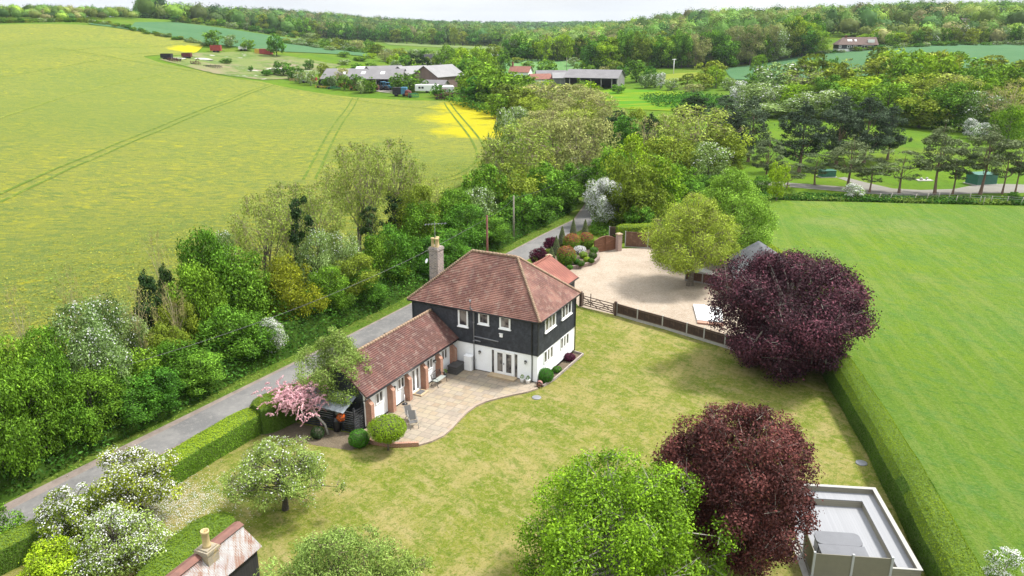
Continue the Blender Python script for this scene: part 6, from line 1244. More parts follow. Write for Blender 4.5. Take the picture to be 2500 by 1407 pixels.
# black lean-to beside the wing
t = at_h('lean_to', 'black slatted lean-to store with a pale grey sheet roof at the end of the wing', 'shed', 0, 0)
m = MB()
def slats(m, a, b, z0, z1, n=9):
    for i in range(n): z = z0+(z1-z0)*(i+.15)/n; m.bar((a[0], a[1], z), (b[0], b[1], z), .03, (z1-z0)/n*.62)
slats(m, (-11.3, -12.75), (-8.9, -12.45), .08, 1.55); slats(m, (-8.3, -12.38), (-7.35, -12.3), .08, 1.55); m.build('slatted_wall', M['board'], t)
m = MB(); slats(m, (-7.3, -12.3), (-7.2, -11.5), .08, 1.75, 10)
for p in ((-7.32, -12.33), (-7.2, -11.48)): m.box((p[0]-.05, p[1]-.05, 0), (p[0]+.05, p[1]+.05, 1.85))
m.build('slatted_gate', M['board'], t)
m = MB()
for p in ((-11.3, -12.78), (-8.9, -12.42), (-8.3, -12.35)): m.box((p[0]-.06, p[1]-.05, 0), (p[0]+.06, p[1]+.05, 1.75))
m.build('post', M['board'], t)
m = MB(); k = 18
for i in range(k):
    x0, x1 = -11.6+3.9*i/k, -11.6+3.9*(i+1)/k; za, zb = 1.68+.03*(i % 2), 1.68+.03*((i+1) % 2)
    m.add([(x0, -12.95, za), (x1, -12.95, zb), (x1, -11.5, zb+.55), (x0, -11.5, za+.55), (x0, -12.95, za-.02), (x1, -12.95, zb-.02), (x1, -11.5, zb+.53), (x0, -11.5, za+.53)], [(0, 1, 2, 3), (7, 6, 5, 4), (0, 4, 5, 1)])
m.build('roof', plain('grey corrugated sheet', (0.34, 0.37, 0.40), .35, .15, 1.2), t)
t = at_h('black_barrel', 'black water butt standing in the gap of the lean-to front', 'water butt', -8.6, -12.55, 0); m = MB(); m.lathe((0, 0, 0), [(.22, 0), (.28, .3), (.28, .7), (.24, 1.0)], 14); m.build('body', M['black'], t); m = MB(); m.lathe((0, 0, 1.001), [(.26, 0), (.26, .05), (.05, .08)], 14); m.build('lid', M['black'], t)
x, y, _ = hw(-8.05, -12.75); ball('red_flowers', 'orange-red flowering plant in front of the lean-to', x, y, .95, .28, .55, 'orange', 240, .1, 44)
# pots, hose reel, wall bed
for X_, lb in ((-1.05, 'white plant pot nearer the door step'), (-.57, 'white plant pot nearer the house corner')):
    t = at_h('plant_pot', lb, 'plant pot', X_, -.42, PZ, 0, 'white plant pots by the wall')
    m = MB(); m.lathe((0, 0, 0), [(.13, 0), (.19, .3), (.2, .34), (.16, .33)], 14); m.build('pot', M['white'], t)
    rng = np.random.default_rng(5); P = unit(rng.normal(size=(90, 3)))*.13*np.array([1, 1, 1.3])+np.array([0, 0, .42]); v, f = leafquads(P, unit(rng.normal(size=(90, 3))), .12, .05, rng); link('plant', npmesh('plant', v, f, [LM['haw']], np.full(90, .6)), [], t)
t = at_h('plant_pot', 'dark pot with grey plant between the bench and the storage chest', 'plant pot', -6.75, -2.15, PZ); m = MB(); m.lathe((0, 0, 0), [(.1, 0), (.15, .28), (.13, .27)], 12); m.build('pot', M['black'], t)
v, f = leafquads(unit(rng.normal(size=(80, 3)))*.17+np.array([0, 0, .38]), unit(rng.normal(size=(80, 3))), .12, .06, rng); link('plant', npmesh('plant', v, f, [LM['haw']], np.full(80, .7)), [], t)
t = at_h('hose_reel', 'hose reel with coiled pinkish hose at the house corner', 'hose reel', .42, -.5, 0, .3)
m = MB(); m.tube([(-.2, -.15, 0), (-.12, -.12, .7), (-.12, .12, .7), (-.2, .15, 0)], .018, 6); m.tube([(.2, -.15, 0), (.12, -.12, .45), (.12, .12, .45), (.2, .15, 0)], .018, 6); m.build('stand', M['black'], t)
m = MB()
for j in range(5): m.tube([(.2*math.cos(a), -.1+j*.05, .34+.2*math.sin(a)) for a in np.linspace(0, 2*math.pi, 15)], .026, 6, False)
m.build('hose', plain('pink hose', (0.42, 0.20, 0.17), .6, .15, 4), t)
m = MB(); m.tube([(-.02, -.17, .34), (-.02, .17, .34)], .1, 10); m.build('drum', M['red'] if 'red' in M else M['gatewood'], t)
m = MB(); curb(m, [(.12, -.35), (.62, -.25), (.85, 1.2), (.9, 4), (.95, 6.6), (.1, 6.75)], 0, .2, .12); tag(m.build('bed_edging', M['oldbrick'], None, (HO[0], HO[1], 0), HYAW), 'low brick edging of the narrow bed along the side wall', 'edging')
sheet('wall_bed', hp((.02, -.35), (.62, -.25), (.85, 1.2), (.9, 4), (.95, 6.6), (.02, 6.75)), M['soil'], .03)
for u, v, lb in ((1310, 972, 'round grey manhole cover in the lawn below the patio corner'), (2103, 1132, 'round grey manhole cover beside the boundary hedge')):
    x, y, _ = at(u, v); m = MB(); m.lathe((0, 0, .0), [(.34, 0.02), (.34, .06), (.3, .07), (.02, .07)], 20); tag(m.build('manhole_cover', M['greymetal'], None, (x, y, 0)), lb, 'manhole cover')
x, y = solve_lx(942, -12.6, 1); ball('small_conifer', 'small dark fir tree between the wing roof and the lane', x, y, 0, 1.0, 2.3, 'dark', 2600, .14, 50, 'cone', cat='tree')
# sheep-wire fence posts beyond the meadow
rg = random.Random(4)
for i, (u, v, ln) in enumerate(((2143, 490, .35), (2171, 490, .35), (2230, 491, .4), (2260, 490, .3), (2290, 488, .1), (2315, 488, .15), (2366, 490, .1), (2332, 496, .2), (2391, 498, .1), (2400, 500, .1), (2417, 497, .2), (2457, 498, .15), (2490, 500, .4), (2498, 496, .2))):
    x, y, _ = at(u, v); m = MB(); m.tube([(0, 0, -.1), (ln, 0, 1.25)], [.055, .05], 7); tag(m.build('fence_post', M['barkpale'], None, (x, y, tz(x, y))), ('leaning' if ln > .25 else 'upright')+' pale wire-fence post on the far verge of the meadow', 'post', 'pale wire-fence posts beyond the meadow')
m = MB()
for a_, b_ in (((2143, 487), (2290, 489)), ((2290, 489), (2498, 498))):
    p, q = at(*a_), at(*b_)
    for z in (.35, .65, .95): m.tube([(p[0], p[1], z), (q[0], q[1], z)], .015, 4)
tag(m.build('fence_wire', M['greymetal']), 'thin wires strung between the pale posts beyond the meadow', 'wire')
def cabinet(u, v, w, d, h, label, rot=0):
    x, y, z = G(u, v); t = thing('tank_cabinet', label, 'cabinet', (x, y, z), rot, 'green metal cabinets by the track'); g_ = plain('green painted steel', (0.035, 0.16, 0.11), .5, .15, 2)
    m = MB(); m.box((-w/2, -d/2, .1), (w/2, d/2, h), .03); m.build('body', g_, t); m = MB(); m.box((-w/2-.06, -d/2-.06, h+.002), (w/2+.06, d/2+.06, h+.12), .02); m.build('lid', g_, t)
    m = MB(); m.box((-w/2-.2, -d/2-.2, -.2), (w/2+.2, d/2+.2, .098)); m.build('base', M['concrete'], t)
cabinet(2394, 449, 4.0, 2.6, 1.7, 'large green steel tank housing behind the tall pine', .25); cabinet(2018, 432, 2.6, 1.6, 1.1, 'smaller green steel cabinet beside the track junction', .1)
x, y, z = G(2256, 441); m = MB(); m.box((-1.3, -.7, -.1), (1.3, .7, .12)); m.lathe((-.5, 0, .12), [(.25, 0), (.25, .3), (.05, .4)], 10); m.lathe((.5, .1, .12), [(.2, 0), (.2, .35), (.05, .42)], 10); tag(m.build('concrete_plinth', M['concrete'], None, (x, y, z)), 'pale concrete plinth with two vents in the grass by the track', 'plinth')
# heap of dry cuttings
for u, v, w, h, lb in ((1578, 552, 2.3, 1.2, 'heap of dry brushwood left of the conical drive trees'), (1555, 575, 1.6, .7, 'lower heap of dry brushwood behind the tall fence')):
    x, y, z = G(u, v); rng = np.random.default_rng(u); n = 1500; d = unit(rng.normal(size=(n, 3))); d[:, 2] = abs(d[:, 2]); P = d*np.array([w, w*.6, h])*rng.uniform(.7, 1, n)[:, None]
    vv, ff = leafquads(P, unit(rng.normal(size=(n, 3))), .7, .06, rng); m = MB(); m.lathe((0, 0, 0), [(w*.7, -.1), (w*.6, h*.5), (w*.3, h*.8), (.05, h*.85)], 12)
    t = thing('brushwood_heap', lb, 'heap', (x, y, z)); link('twigs', npmesh('twigs', vv, ff, [plain('dry brush', (.34, .24, .17), .9, .3, 4)]), [], t); m.build('core', M['soil'], t)

# ------------------------------------------------------------------ hot tub deck
t = thing('deck', 'pale grey decking terrace with built-in bench and low boarded walls', 'deck', (14.45, 32.33, 0), math.radians(-6.5))
DK = bricks('pale composite decking', (0.34, 0.345, 0.36), (0.31, 0.315, 0.33), (0.30, 0.31, 0.33), 9.0, .145, .012, bmp=.3, off=.3, coord='OBJ')
# boards run along the deck's length
def rotbrick(m_):
    t_ = m_.node_tree
    for n_ in t_.nodes:
        if n_.type == 'TEX_BRICK':
            mp = t_.nodes.new('ShaderNodeMapping'); mp.inputs['Rotation'].default_value = (0, 0, math.radians(90)); l_ = n_.inputs['Vector'].links[0].from_socket; t_.links.new(l_, mp.inputs['Vector']); t_.links.new(mp.outputs[0], n_.inputs['Vector'])
rotbrick(DK)
PN_ = bricks('taupe composite panel', (0.34, 0.315, 0.24), (0.30, 0.28, 0.21), (0.20, 0.19, 0.15), 9, .15, .006, bmp=.1)
DW, DL = 4.95, 7.1
m = MB(); m.box((0, 0, .02), (DW, DL, .18)); m.build('deck_boards', DK, t)
m = MB(); m.box((DW-.1, 0.0, .0), (DW, DL, .92)); m.box((.0, DL-.1, 0), (DW-.102, DL, .92)); m.box((3.62, .0, .0), (DW-.102, .06, .92)); m.box((-.03, -.03, 0), (0, DL, .17)); m.box((-.03, -.03, 0), (3.6, 0, .17)); m.build('wall_panel', PN_, t)
m = MB(); m.box((DW-.16, -.02, .922), (DW+.06, DL+.06, .965)); m.box((.0, DL-.16, .922), (DW-.162, DL+.06, .965)); m.box((3.62, -.02, .922), (DW-.162, .09, .965)); m.build('wall_cap', M['concap'] if 'concap' in M else plain('pale cap board', (0.42, 0.41, 0.37), .6, .06, 4), t)
m = MB(); m.box((DW-.85, .07, .182), (DW-.8, DL-.86, .58)); m.box((.0, DL-.85, .182), (DW-.801, DL-.8, .58)); m.build('bench_front', PN_, t)
m = MB(); m.box((DW-.87, .07, .582), (DW-.102, DL-.102, .62)); m.box((.0, DL-.87, .582), (DW-.872, DL-.102, .62)); m.build('bench_seat', DK, t)
SCR = plain('screen panel', (0.23, 0.215, 0.16), .7, .06, 3)
m = MB(); m.box((.06, -.01, .2), (1.72, .03, 1.48)); m.box((1.84, -.01, .2), (3.5, .03, 1.48)); m.build('screen', SCR, t)
m = MB(); m.box((.0, .06, .2), (.04, 1.75, 1.48)); m.build('side_screen', SCR, t)
for px_, py_ in ((0, 0), (1.78, 0), (3.56, 0), (.02, 1.82)):
    m = MB(); m.box((px_-.055, py_-.055, .02), (px_+.055, py_+.055, 1.58), .008); m.build('post', plain('grey post', (0.52, 0.53, 0.54), .5, .05, 3), t)
m = MB(); m.box((-.35, -.3, 0), (-.035, 3.0, .05)); m.box((-.034, -.3, 0), (DW, -.035, .05)); m.build('kerb', M['concrete'], t)
ht = thing('hot_tub', 'square hot tub with grey folding cover on the deck', 'hot tub', (14.45, 32.33, 0), math.radians(-6.5))
def rrect(m, x0, y0, x1, y1, r, z0, z1):
    P = []
    for cx_, cy_, a0 in ((x1-r, y0+r, -90), (x1-r, y1-r, 0), (x0+r, y1-r, 90), (x0+r, y0+r, 180)):
        for k in range(7): a = math.radians(a0+15*k); P.append((cx_+r*math.cos(a), cy_+r*math.sin(a)))
    m.prism(P, z0, z1)
m = MB(); rrect(m, .62, .5, 2.72, 2.55, .28, .18, .86); m.build('cabinet', plain('pale grey tub panel', (0.38, 0.385, 0.39), .6, .05, 3), ht)
m = MB(); rrect(m, .56, .44, 2.78, 1.515, .03, .87, .99); m.box((.56, 1.2, .87), (2.78, 1.514, .989)); rrect(m, .56, 1.525, 2.78, 2.61, .3, .87, .99)
m.build('cover', plain('grey vinyl cover', (0.17, 0.175, 0.19), .6, .08, 2, bmp=.05), ht)
m = MB(); m.box((.53, .9, .6), (.558, .96, .95)); m.box((.53, 1.3, .6), (.558, 1.36, .95)); m.build('strap', M['black'], ht)

# ------------------------------------------------------------------ rusty-roofed shed in the foreground
def rusty():
    m, t, b = nmat('rusted corrugated iron'); v = vec(t, 'UV'); st = vec(t, 'UV', (3.2, .35, 1))
    base = ramp(t, noise(t, st, 1.2, 6, .7), [(.36, (.17, .06, .04)), (.44, (.27, .17, .12)), (.50, (.33, .31, .29)), (.66, (.43, .45, .47))])
    patch = ramp(t, noise(t, vec(t, 'UV', (1, .6, 1)), .55, 4, .6), [(.56, (0, 0, 0)), (.62, (.85,)*3)])
    col = mix(t, patch, base, (.19, .07, .045)); col = mix(t, ramp(t, noise(t, v, 7, 5, .8), [(.55, (0, 0, 0)), (.68, (.7,)*3)]), col, (.20, .10, .07))
    t.links.new(col, b.inputs['Base Color']); b.inputs['Roughness'].default_value = .7; return m
RU = rusty()
E_, Wp_ = at(575, 1280, 3.1), at(640, 1332, 2.15)
# ridge from the far gable at (575,1280) towards (395,1430)
e0 = Vector(at(577, 1281, 3.1)); e1 = Vector(at(400, 1420, 3.1)); rd = (e1-e0); rd.z = 0; rd.normalize(); pr_ = Vector((-rd.y, rd.x, 0))
f0 = Vector(at(640, 1332, 2.2)); wdt = abs((f0-e0).dot(pr_)); 
if (f0-e0).dot(pr_) < 0: pr_ = -pr_
ang = math.atan2(rd.y, rd.x)
SH = thing('shed', 'old black boarded shed with rusty corrugated roof in the foreground', 'shed', (e0.x, e0.y, 0), ang)
sg = 1 if (Vector((-math.sin(ang), math.cos(ang), 0)).dot(pr_) > 0) else -1
LL = 7.0; m = MB(); k = 64
def corr(m, side, z0, z1, y0, y1, x0, x1, k):
    vs = []; n = k+1
    for i in range(n):
        x = x0+(x1-x0)*i/k; w = .022*math.cos(i*math.pi)
        vs += [(x, side*y0, z0+w), (x, side*y1, z1+w)]
    m.add(vs, [(2*i, 2*i+2, 2*i+3, 2*i+1) for i in range(k)])
corr(m, sg, 3.1, 2.15, .0, wdt, -.15, LL, 150); corr(m, -sg, 3.1, 2.15, .0, wdt, -.15, LL, 150)
rf = m.build('roof', RU, SH)
m = MB()
for s_ in (1, -1): m.slab([(-.2, 0, 3.16), (LL, 0, 3.16), (LL, s_*.28, 3.05), (-.2, s_*.28, 3.05)], .015)
m.build('ridge_sheet', plain('rust red ridge sheet', (.20, .085, .06), .7, .3, 2), rf)
m = MB(); w2 = wdt-.2; m.box((0, -w2, 0), (LL-.3, w2, 2.05)); m.add([(0, -w2, 2.05), (0, w2, 2.05), (0, 0, 2.95), (.1, -w2, 2.05), (.1, w2, 2.05), (.1, 0, 2.95)], [(2, 1, 0), (3, 4, 5)]); m.build('wall', bricks('black vertical board', (.02, .02, .022), (.028, .027, .027), (.008, .008, .008), .16, 9, .01, off=0, bmp=.5), SH)
# its chimney, on the far slope
c0 = at(508, 1358, 2.9); dx_, dy_ = c0[0]-e0.x, c0[1]-e0.y; cl = (dx_*math.cos(ang)+dy_*math.sin(ang), -dx_*math.sin(ang)+dy_*math.cos(ang))
OB = bricks('lichened stock brick', (.42, .34, .20), (.30, .25, .18), (.42, .38, .30), .22, .075, .014, bmp=.5, var=[((.50, .34, .08), 3, .52, .68, .7), ((.16, .14, .12), 4, .5, .7, .6)])
m = MB(); m.box((cl[0]-.33, cl[1]-.33, 1.9), (cl[0]+.33, cl[1]+.33, 3.22)); m.box((cl[0]-.39, cl[1]-.39, 3.22), (cl[0]+.39, cl[1]+.39, 3.36)); m.box((cl[0]-.3, cl[1]-.3, 3.36), (cl[0]+.3, cl[1]+.3, 3.42)); ch = m.build('chimney', OB, SH)
m = MB(); m.lathe((cl[0], cl[1], 3.42), [(.2, 0), (.17, .08), (.155, .68), (.19, .72), (.19, .82), (.145, .81), (.13, .4)], 16); m.build('chimney_pot', M['buff'], ch)

# ------------------------------------------------------------------ farm and far buildings
AS = plain('grey sheet roof', (0.19, 0.18, 0.185), .8, .15, .3); AS2 = plain('pale sheet roof', (0.27, 0.265, 0.265), .8, .1, .3); WG = bricks('grey boarding', (.26, .26, .24), (.2, .2, .19), (.1, .1, .1), 1.0, 9, .03, off=0, bmp=0)
WR = bricks('weathered brown boarding', (.24, .16, .13), (.18, .13, .11), (.1, .08, .07), .6, 9, .03, off=0, bmp=0); DKI = plain('dark interior', (.02, .02, .022), .9, .2, 1); RT = plain('red tile far', (.25, .10, .07), .9, .2, .8); WH = plain('white wall far', (.7, .7, .68), .8, .04, .5)
def barn(name, label, u, v, w, l, he, hr_, rot, roof, wall, open_=None, cat='barn', y=None, sky_=0):
    x, yy, z = G(u, v) if y is None else PY(u, y); t = thing(name, label, cat, (x, yy, z-.2), rot)
    m = MB(); a, b = l/2, w/2; th = .25
    if open_ == 'front':
        m.box((-a, b-th, 0), (a, b, he)); m.box((-a, -b, 0), (-a+th, b-th-.01, he)); m.box((a-th, -b, 0), (a, b-th-.01, he))
    else: m.box((-a, -b, 0), (a, b, he))
    for s_ in (-1, 1):
        xx = s_*(a-.13); m.add([(xx-.12, -b, he), (xx-.12, b, he), (xx-.12, 0, hr_-.1), (xx+.12, -b, he), (xx+.12, b, he), (xx+.12, 0, hr_-.1)], [(2, 1, 0), (3, 4, 5), (0, 1, 4, 3)])
    m.build('wall', wall, t)
    if open_ == 'front':
        m = MB()
        for i in range(5): m.box((-a+l*(i+.5)/5-.12, -b, 0), (-a+l*(i+.5)/5+.12, -b+.24, he))
        m.build('post', M['concrete'], t)
    m = MB(); o_ = .5; m.slab([(-a-o_, -b-o_, he-.1), (a+o_, -b-o_, he-.1), (a+o_, 0, hr_), (-a-o_, 0, hr_)], .12); m.slab([(a+o_, b+o_, he-.1), (-a-o_, b+o_, he-.1), (-a-o_, 0, hr_), (a+o_, 0, hr_)], .12); rf = m.build('roof', roof, t)
    if sky_:
        for i in range(sky_):
            q = -a+l*(i+1)/(sky_+1); m = MB(); sl = (hr_-he)/b; y0, y1 = -b*.55, -b*.3; zz = lambda yy_: he-.1+(yy_+b+o_)*(hr_-he+.1)/(b+o_)+.03
            m.slab([(q-.8, y0, zz(y0)), (q+.8, y0, zz(y0)), (q+.8, y1, zz(y1)), (q-.8, y1, zz(y1))], .02); m.build('skylight', WH, rf)
    return t, z
barn('farm_shed', 'long low grey-roofed cattle shed at the farm', 895, 207, 20, 31, 3.2, 6.5, -.06, AS, WG, 'front', sky_=3)
barn('farm_shed', 'grey open-fronted shed gabled towards the yard beside the long low shed', 940, 205, 13, 15, 4.2, 7.4, .6, AS, WR, 'front')
barn('farm_shed', 'pale grey roofed shed between the two timber farm buildings', 1008, 205, 12, 14, 4.2, 7.4, .8, AS2, WG)
t_, z_ = barn('timber_barn', 'brown boarded barn with pale gable roof at the farm', 1071, 212, 13, 16, 4.5, 8.4, .95, AS2, WR)
barn('farm_shed', 'small lean-to shed in front of the brown boarded barn', 1062, 218, 5, 9, 2.2, 3.6, -.3, AS, WG)
barn('farm_shed', 'white and teal farm office roof behind the long low shed', 903, 190, 6, 10, 4.2, 4.9, 0, WH, plain('teal wall', (.15, .33, .33), .8, .1, 1))
barn('stone_barn', 'large open-fronted barn with grey roof in the valley', 1452, 213, 18, 22, 4.6, 7.4, -.30, AS, WG, 'front')
barn('farm_shed', 'small grey gabled shed left of the large valley barn', 1375, 207, 9, 9, 3.4, 5.4, 0, AS2, WG)
barn('farm_shed', 'grey roofed house among the valley barns', 1345, 203, 8, 13, 3.8, 5.8, .05, AS, WG)
barn('cottage', 'white cottage with red patched roof among the valley barns', 1318, 205, 8, 9, 2.6, 4.6, .3, RT, WH, cat='house')
t_, z_ = barn('cottage', 'white cottage with brown tiled roof and chimney at the edge of the striped field', 1272, 188, 8, 10, 2.8, 5.5, -.3, RT, WH, cat='house'); m = MB(); m.box((-4.8, -.4, 4), (-4.0, .4, 7.4)); m.build('chimney', RT, t_)
barn('far_house', 'tiny grey-roofed buildings beyond the striped field', 1240, 136, 14, 26, 3, 5.5, .1, AS2, WH, cat='house')
barn('far_house', 'tiny dark farm building behind the farm trees', 1062, 155, 8, 11, 3, 5, .2, DKI, WH, cat='house')
barn('far_house', 'small dark-tiled house high among the hillside trees', 2362, 78, 12, 14, 4.5, 8.5, .3, plain('dark tile', (.10, .07, .065), .9, .2, 1), plain('dark brick', (.14, .09, .07), .9, .2, 1), cat='house')
# bungalow on the hillside
x, y, z = PY(2088, 446); t = thing('bungalow', 'long black and white bungalow with brown roof on the hillside', 'house', (x, y, z-.3), -.03)
m = MB(); m.box((-10.5, -4, 0), (9.5, 4, 1.3)); m.build('lower_wall', WH, t); m = MB(); m.box((-10.5, -4.05, 1.3), (9.5, 4.05, 3.6)); m.build('upper_wall', M['board'], t)
BT = plain('brown tile far', (.15, .10, .082), .9, .2, .8)
m = MB(); m.add([(-11.2, -4.7, 3.4), (10.2, -4.7, 3.4), (10.2, 4.7, 3.4), (-11.2, 4.7, 3.4), (-7.2, 0, 7.2), (10.2, 0, 7.2)], [(0, 1, 5, 4), (2, 3, 4, 5), (3, 0, 4), (1, 2, 5), (3, 2, 1, 0)]); rf = m.build('roof', BT, t)
for q in (-4.9, -3.6, -1.2): m = MB(); zz = lambda v_: 3.4+(v_+4.7)*3.8/4.7+.04; m.slab([(q-.5, -2.5, zz(-2.5)), (q+.5, -2.5, zz(-2.5)), (q+.5, -1.4, zz(-1.4)), (q-.5, -1.4, zz(-1.4))], .02); m.build('skylight', WH, rf)
m = MB(); m.box((5.0, -3.4, 4.0), (8.2, -1.5, 6.0)); m.build('dormer', WH, rf); m = MB(); m.box((-6.2, -.4, 6.4), (-5.4, .4, 8.2)); m.build('chimney', RT, rf)
for q, w_ in ((-10.3, 1.3), (-6, 2.2), (-3, 2.2), (1.5, 3), (4.6, 3.2)): m = MB(); m.box((q, -4.12, 1.7), (q+w_, -4.06, 3.1)); wv = m.build('window', WH, t); m = MB(); m.box((q+.2, -4.15, 1.9), (q+w_/2-.1, -4.125, 2.9)); m.box((q+w_/2+.1, -4.15, 1.9), (q+w_-.2, -4.125, 2.9)); m.build('pane', DKI, wv)
# farm odds and ends
PC = dict(red=plain('faded red paint', (.38, .05, .04), .6, .25, 1.5), orange=plain('rusty orange', (.40, .13, .06), .8, .3, 1.5), yellow=plain('yellow paint', (.62, .40, .05), .6, .2, 2), blue=plain('blue paint', (.05, .20, .32), .6, .2, 2), green=plain('green paint', (.03, .25, .11), .6, .2, 2), white=WH, dark=DKI, maroon=plain('maroon rust', (.14, .035, .035), .9, .3, 1.5), buff=plain('buff yellow', (.55, .38, .16), .7, .2, 2))
def wheels(t, pts, r, w=.3):
    for x, y in pts: m = MB(); m.tube([(x, y-w/2, r), (x, y+w/2, r)], r, 12); m.build('wheel', PC['dark'], t)
def place(name, label, cat, u, v, rot=0.0, group=None):
    x, y, z = G(u, v); return thing(name, label, cat, (x, y, z), rot, group)
def trailer(u, v, col, label, L=4.5, W_=2.2, H_=1.5, rot=0.0, floor=.7):
    t = place('farm_trailer', label, 'trailer', u, v, rot); m = MB(); a, b = L/2, W_/2; m.box((-a, -b, floor), (a, b, floor+.15)); m.box((-a, -b, floor+.152), (a, -b+.1, floor+H_)); m.box((-a, b-.1, floor+.152), (a, b, floor+H_)); m.box((-a, -b+.101, floor+.152), (-a+.1, b-.101, floor+H_)); m.box((a-.1, -b+.101, floor+.152), (a, b-.101, floor+H_)); m.build('body', PC[col], t)
    wheels(t, ((-.8, -b), (.8, -b), (-.8, b), (.8, b)), .45); m = MB(); m.bar((a, 0, floor), (a+1.6, 0, .5), .14); m.build('drawbar', PC['dark'], t)
def tractor(u, v, col, label, rot=0.0, s=1.0):
    t = place('tractor', label, 'tractor', u, v, rot); m = MB(); m.box((.2, -.4, .8), (2.2, .4, 1.5), .08); m.box((-.9, -.5, .7), (.2, .5, 1.2), .05); m.build('body', PC[col], t)
    m = MB(); m.box((-.95, -.65, 2.35), (.35, .65, 2.45), .03); [m.bar((a_, b_, 1.2), (a_, b_, 2.35), .07) for a_ in (-.85, .25) for b_ in (-.6, .6)]; m.build('cab', PC[col], t)
    wheels(t, ((-.5, -.85), (-.5, .85)), .78, .4); wheels(t, ((1.7, -.7), (1.7, .7)), .45, .3); t.scale = (s, s, s)
def implement(u, v, col, label, L=4, W_=1.8, n=6, rot=0.0, h=1.4, tall=0):
    t = place('farm_implement', label, 'implement', u, v, rot); m = MB(); r_ = random.Random(u)
    for zz_ in (.45, h): m.bar((-L/2, -W_/2, zz_), (L/2, -W_/2, zz_), .14); m.bar((-L/2, W_/2, zz_*.8), (L/2, W_/2, zz_*.8), .14)
    for i in range(n): xx = -L/2+L*i/(n-1); m.bar((xx, -W_/2, 0), (xx+r_.uniform(-.2, .2), -W_/2, h+r_.uniform(-.2, .5)), .12); m.bar((xx, W_/2, 0), (xx, -W_/2, h), .1)
    if tall: m.tube([(0, 0, h*.8), (.5, 0, h+tall*.6), (1.3, 0, h+tall), (2.0, 0, h+tall*.7)], .16, 6)
    m.build('frame', PC[col], t)
    if L > 3: wheels(t, ((-L/3, -W_/2), (-L/3, W_/2)), .4)
for a_ in ((632, 142, 'container'),):
    t = place('shipping_container', 'red steel container with one yellow end beyond the chalky mound', 'container', 650, 133, -.15); m = MB()
    for i in range(16): m.box((-3.0+6.0*i/16, -1.2, 0), (-3.0+6.0*(i+.93)/16, 1.2, 2.6-.04*(i % 2)))
    m.build('body', PC['red'], t); m = MB(); m.box((-5.4, -1.18, .02), (-3.05, 1.18, 2.55)); m.build('yellow_end', PC['yellow'], t)
trailer(528, 128, 'red', 'faded red high-sided trailer below the broad tree at the field edge', 5, 2.4, 2.6, .1)
trailer(593, 124, 'white', 'white and dark trailer parked beyond the chalky mound', 4, 2, 1.2, .5)
trailer(457, 143, 'maroon', 'rusty brown tipping trailer on the scrub', 4, 2, 1.6, .0)
trailer(408, 146, 'dark', 'dark rusty trailer at the corner of the rape field', 4.5, 2, 1.7, -.1)
trailer(433, 148, 'white', 'long pale flatbed trailer lying beside the rape field', 8, 1.8, .3, -.5)
implement(425, 151, 'maroon', 'rusty frame implement at the scrub edge', 5, 1.5, 5, -.4, 1.4); implement(478, 158, 'maroon', 'rusty implement with two raised arms by the rape field', 4, 1.5, 4, -.3, 1.2, 1.2); implement(520, 166, 'dark', 'dark heap-like row of harrow frames', 8, 1.6, 8, -.3, 1.0)
t = place('rubble_heap', 'pale heap of chalk and rubble on the mound', 'heap', 672, 172); m = MB(); m.lathe((0, 0, -.3), [(5, 0), (3.6, .9), (1.6, 1.7), (.1, 1.9)], 11); m.build('rubble', plain('chalk', (.62, .58, .52), .95, .2, .6), t); t.scale = (1.4, .6, .7)
t = place('rubble_heap', 'smaller pale heap of rubble left on the scrub', 'heap', 490, 146); m = MB(); m.lathe((0, 0, -.3), [(4, 0), (3, .7), (1.3, 1.3), (.1, 1.4)], 11); m.build('rubble', plain('chalk grey', (.5, .48, .44), .95, .2, .6), t); t.scale = (1.5, .6, .7)
implement(718, 199, 'buff', 'buff yellow loader arm standing at the field edge', 3, 1.4, 3, 0, 1.0, 2.6); implement(733, 199, 'buff', 'second buff loader arm beside the first', 3, 1.4, 3, .2, 1.0, 2.4)
trailer(747, 203, 'white', 'white topped dark trailer in the machinery row', 3.6, 2, 1.7, 0); trailer(761, 204, 'red', 'red box trailer in the machinery row', 4.2, 2, 1.6, -.05); tractor(790, 207, 'orange', 'orange tractor with canopy in the machinery row', -.3, 1.25)
implement(790, 215, 'yellow', 'low orange-yellow cultivator beside the crop', 6, 1.4, 6, -.1, .7); implement(815, 218, 'green', 'grey-green hay rake beside the crop', 5, 1.6, 7, -.1, .9); implement(832, 214, 'orange', 'red-orange frame implement left of the white box', 4, 1.6, 6, -.1, 1.6)
t = place('white_tank', 'small square white tank on an orange frame', 'tank', 852, 207); m = MB(); m.box((-.8, -.6, .9), (.8, .6, 2.2), .08); m.build('tank', WH, t); m = MB(); m.box((-1, -.7, .3), (1, .7, .88)); m.build('frame', PC['orange'], t)
for u, v, lb in ((851, 216, 'big orange-red frame implement at the centre of the row'), (868, 220, 'red-orange upright harrow frame'), (882, 221, 'red-orange harrow frame behind the tanker'), (895, 217, 'orange-red cultivator beside the bush')): implement(u, v, 'orange', lb, 4.2, 1.8, 7, -.15, 2.0)
trailer(876, 211, 'orange', 'orange grain trailer behind the harrow frames', 4.5, 2, 1.8, -.1)
t = place('slurry_tanker', 'brown rusty slurry tanker beside the yard', 'tanker', 912, 224, -.15); m = MB(); m.tube([(-2.2, 0, 1.5), (-1.9, 0, 1.5), (1.9, 0, 1.5), (2.2, 0, 1.5)], [.5, 1.0, 1.0, .5], 14); m.build('tank', PC['maroon'], t); wheels(t, ((0, -.9), (0, .9)), .6)
tractor(938, 221, 'blue', 'blue tractor on the pale yard', -.4, 1.3); tractor(949, 221, 'blue', 'second blue tractor beside the first on the yard', -.2, 1.2)
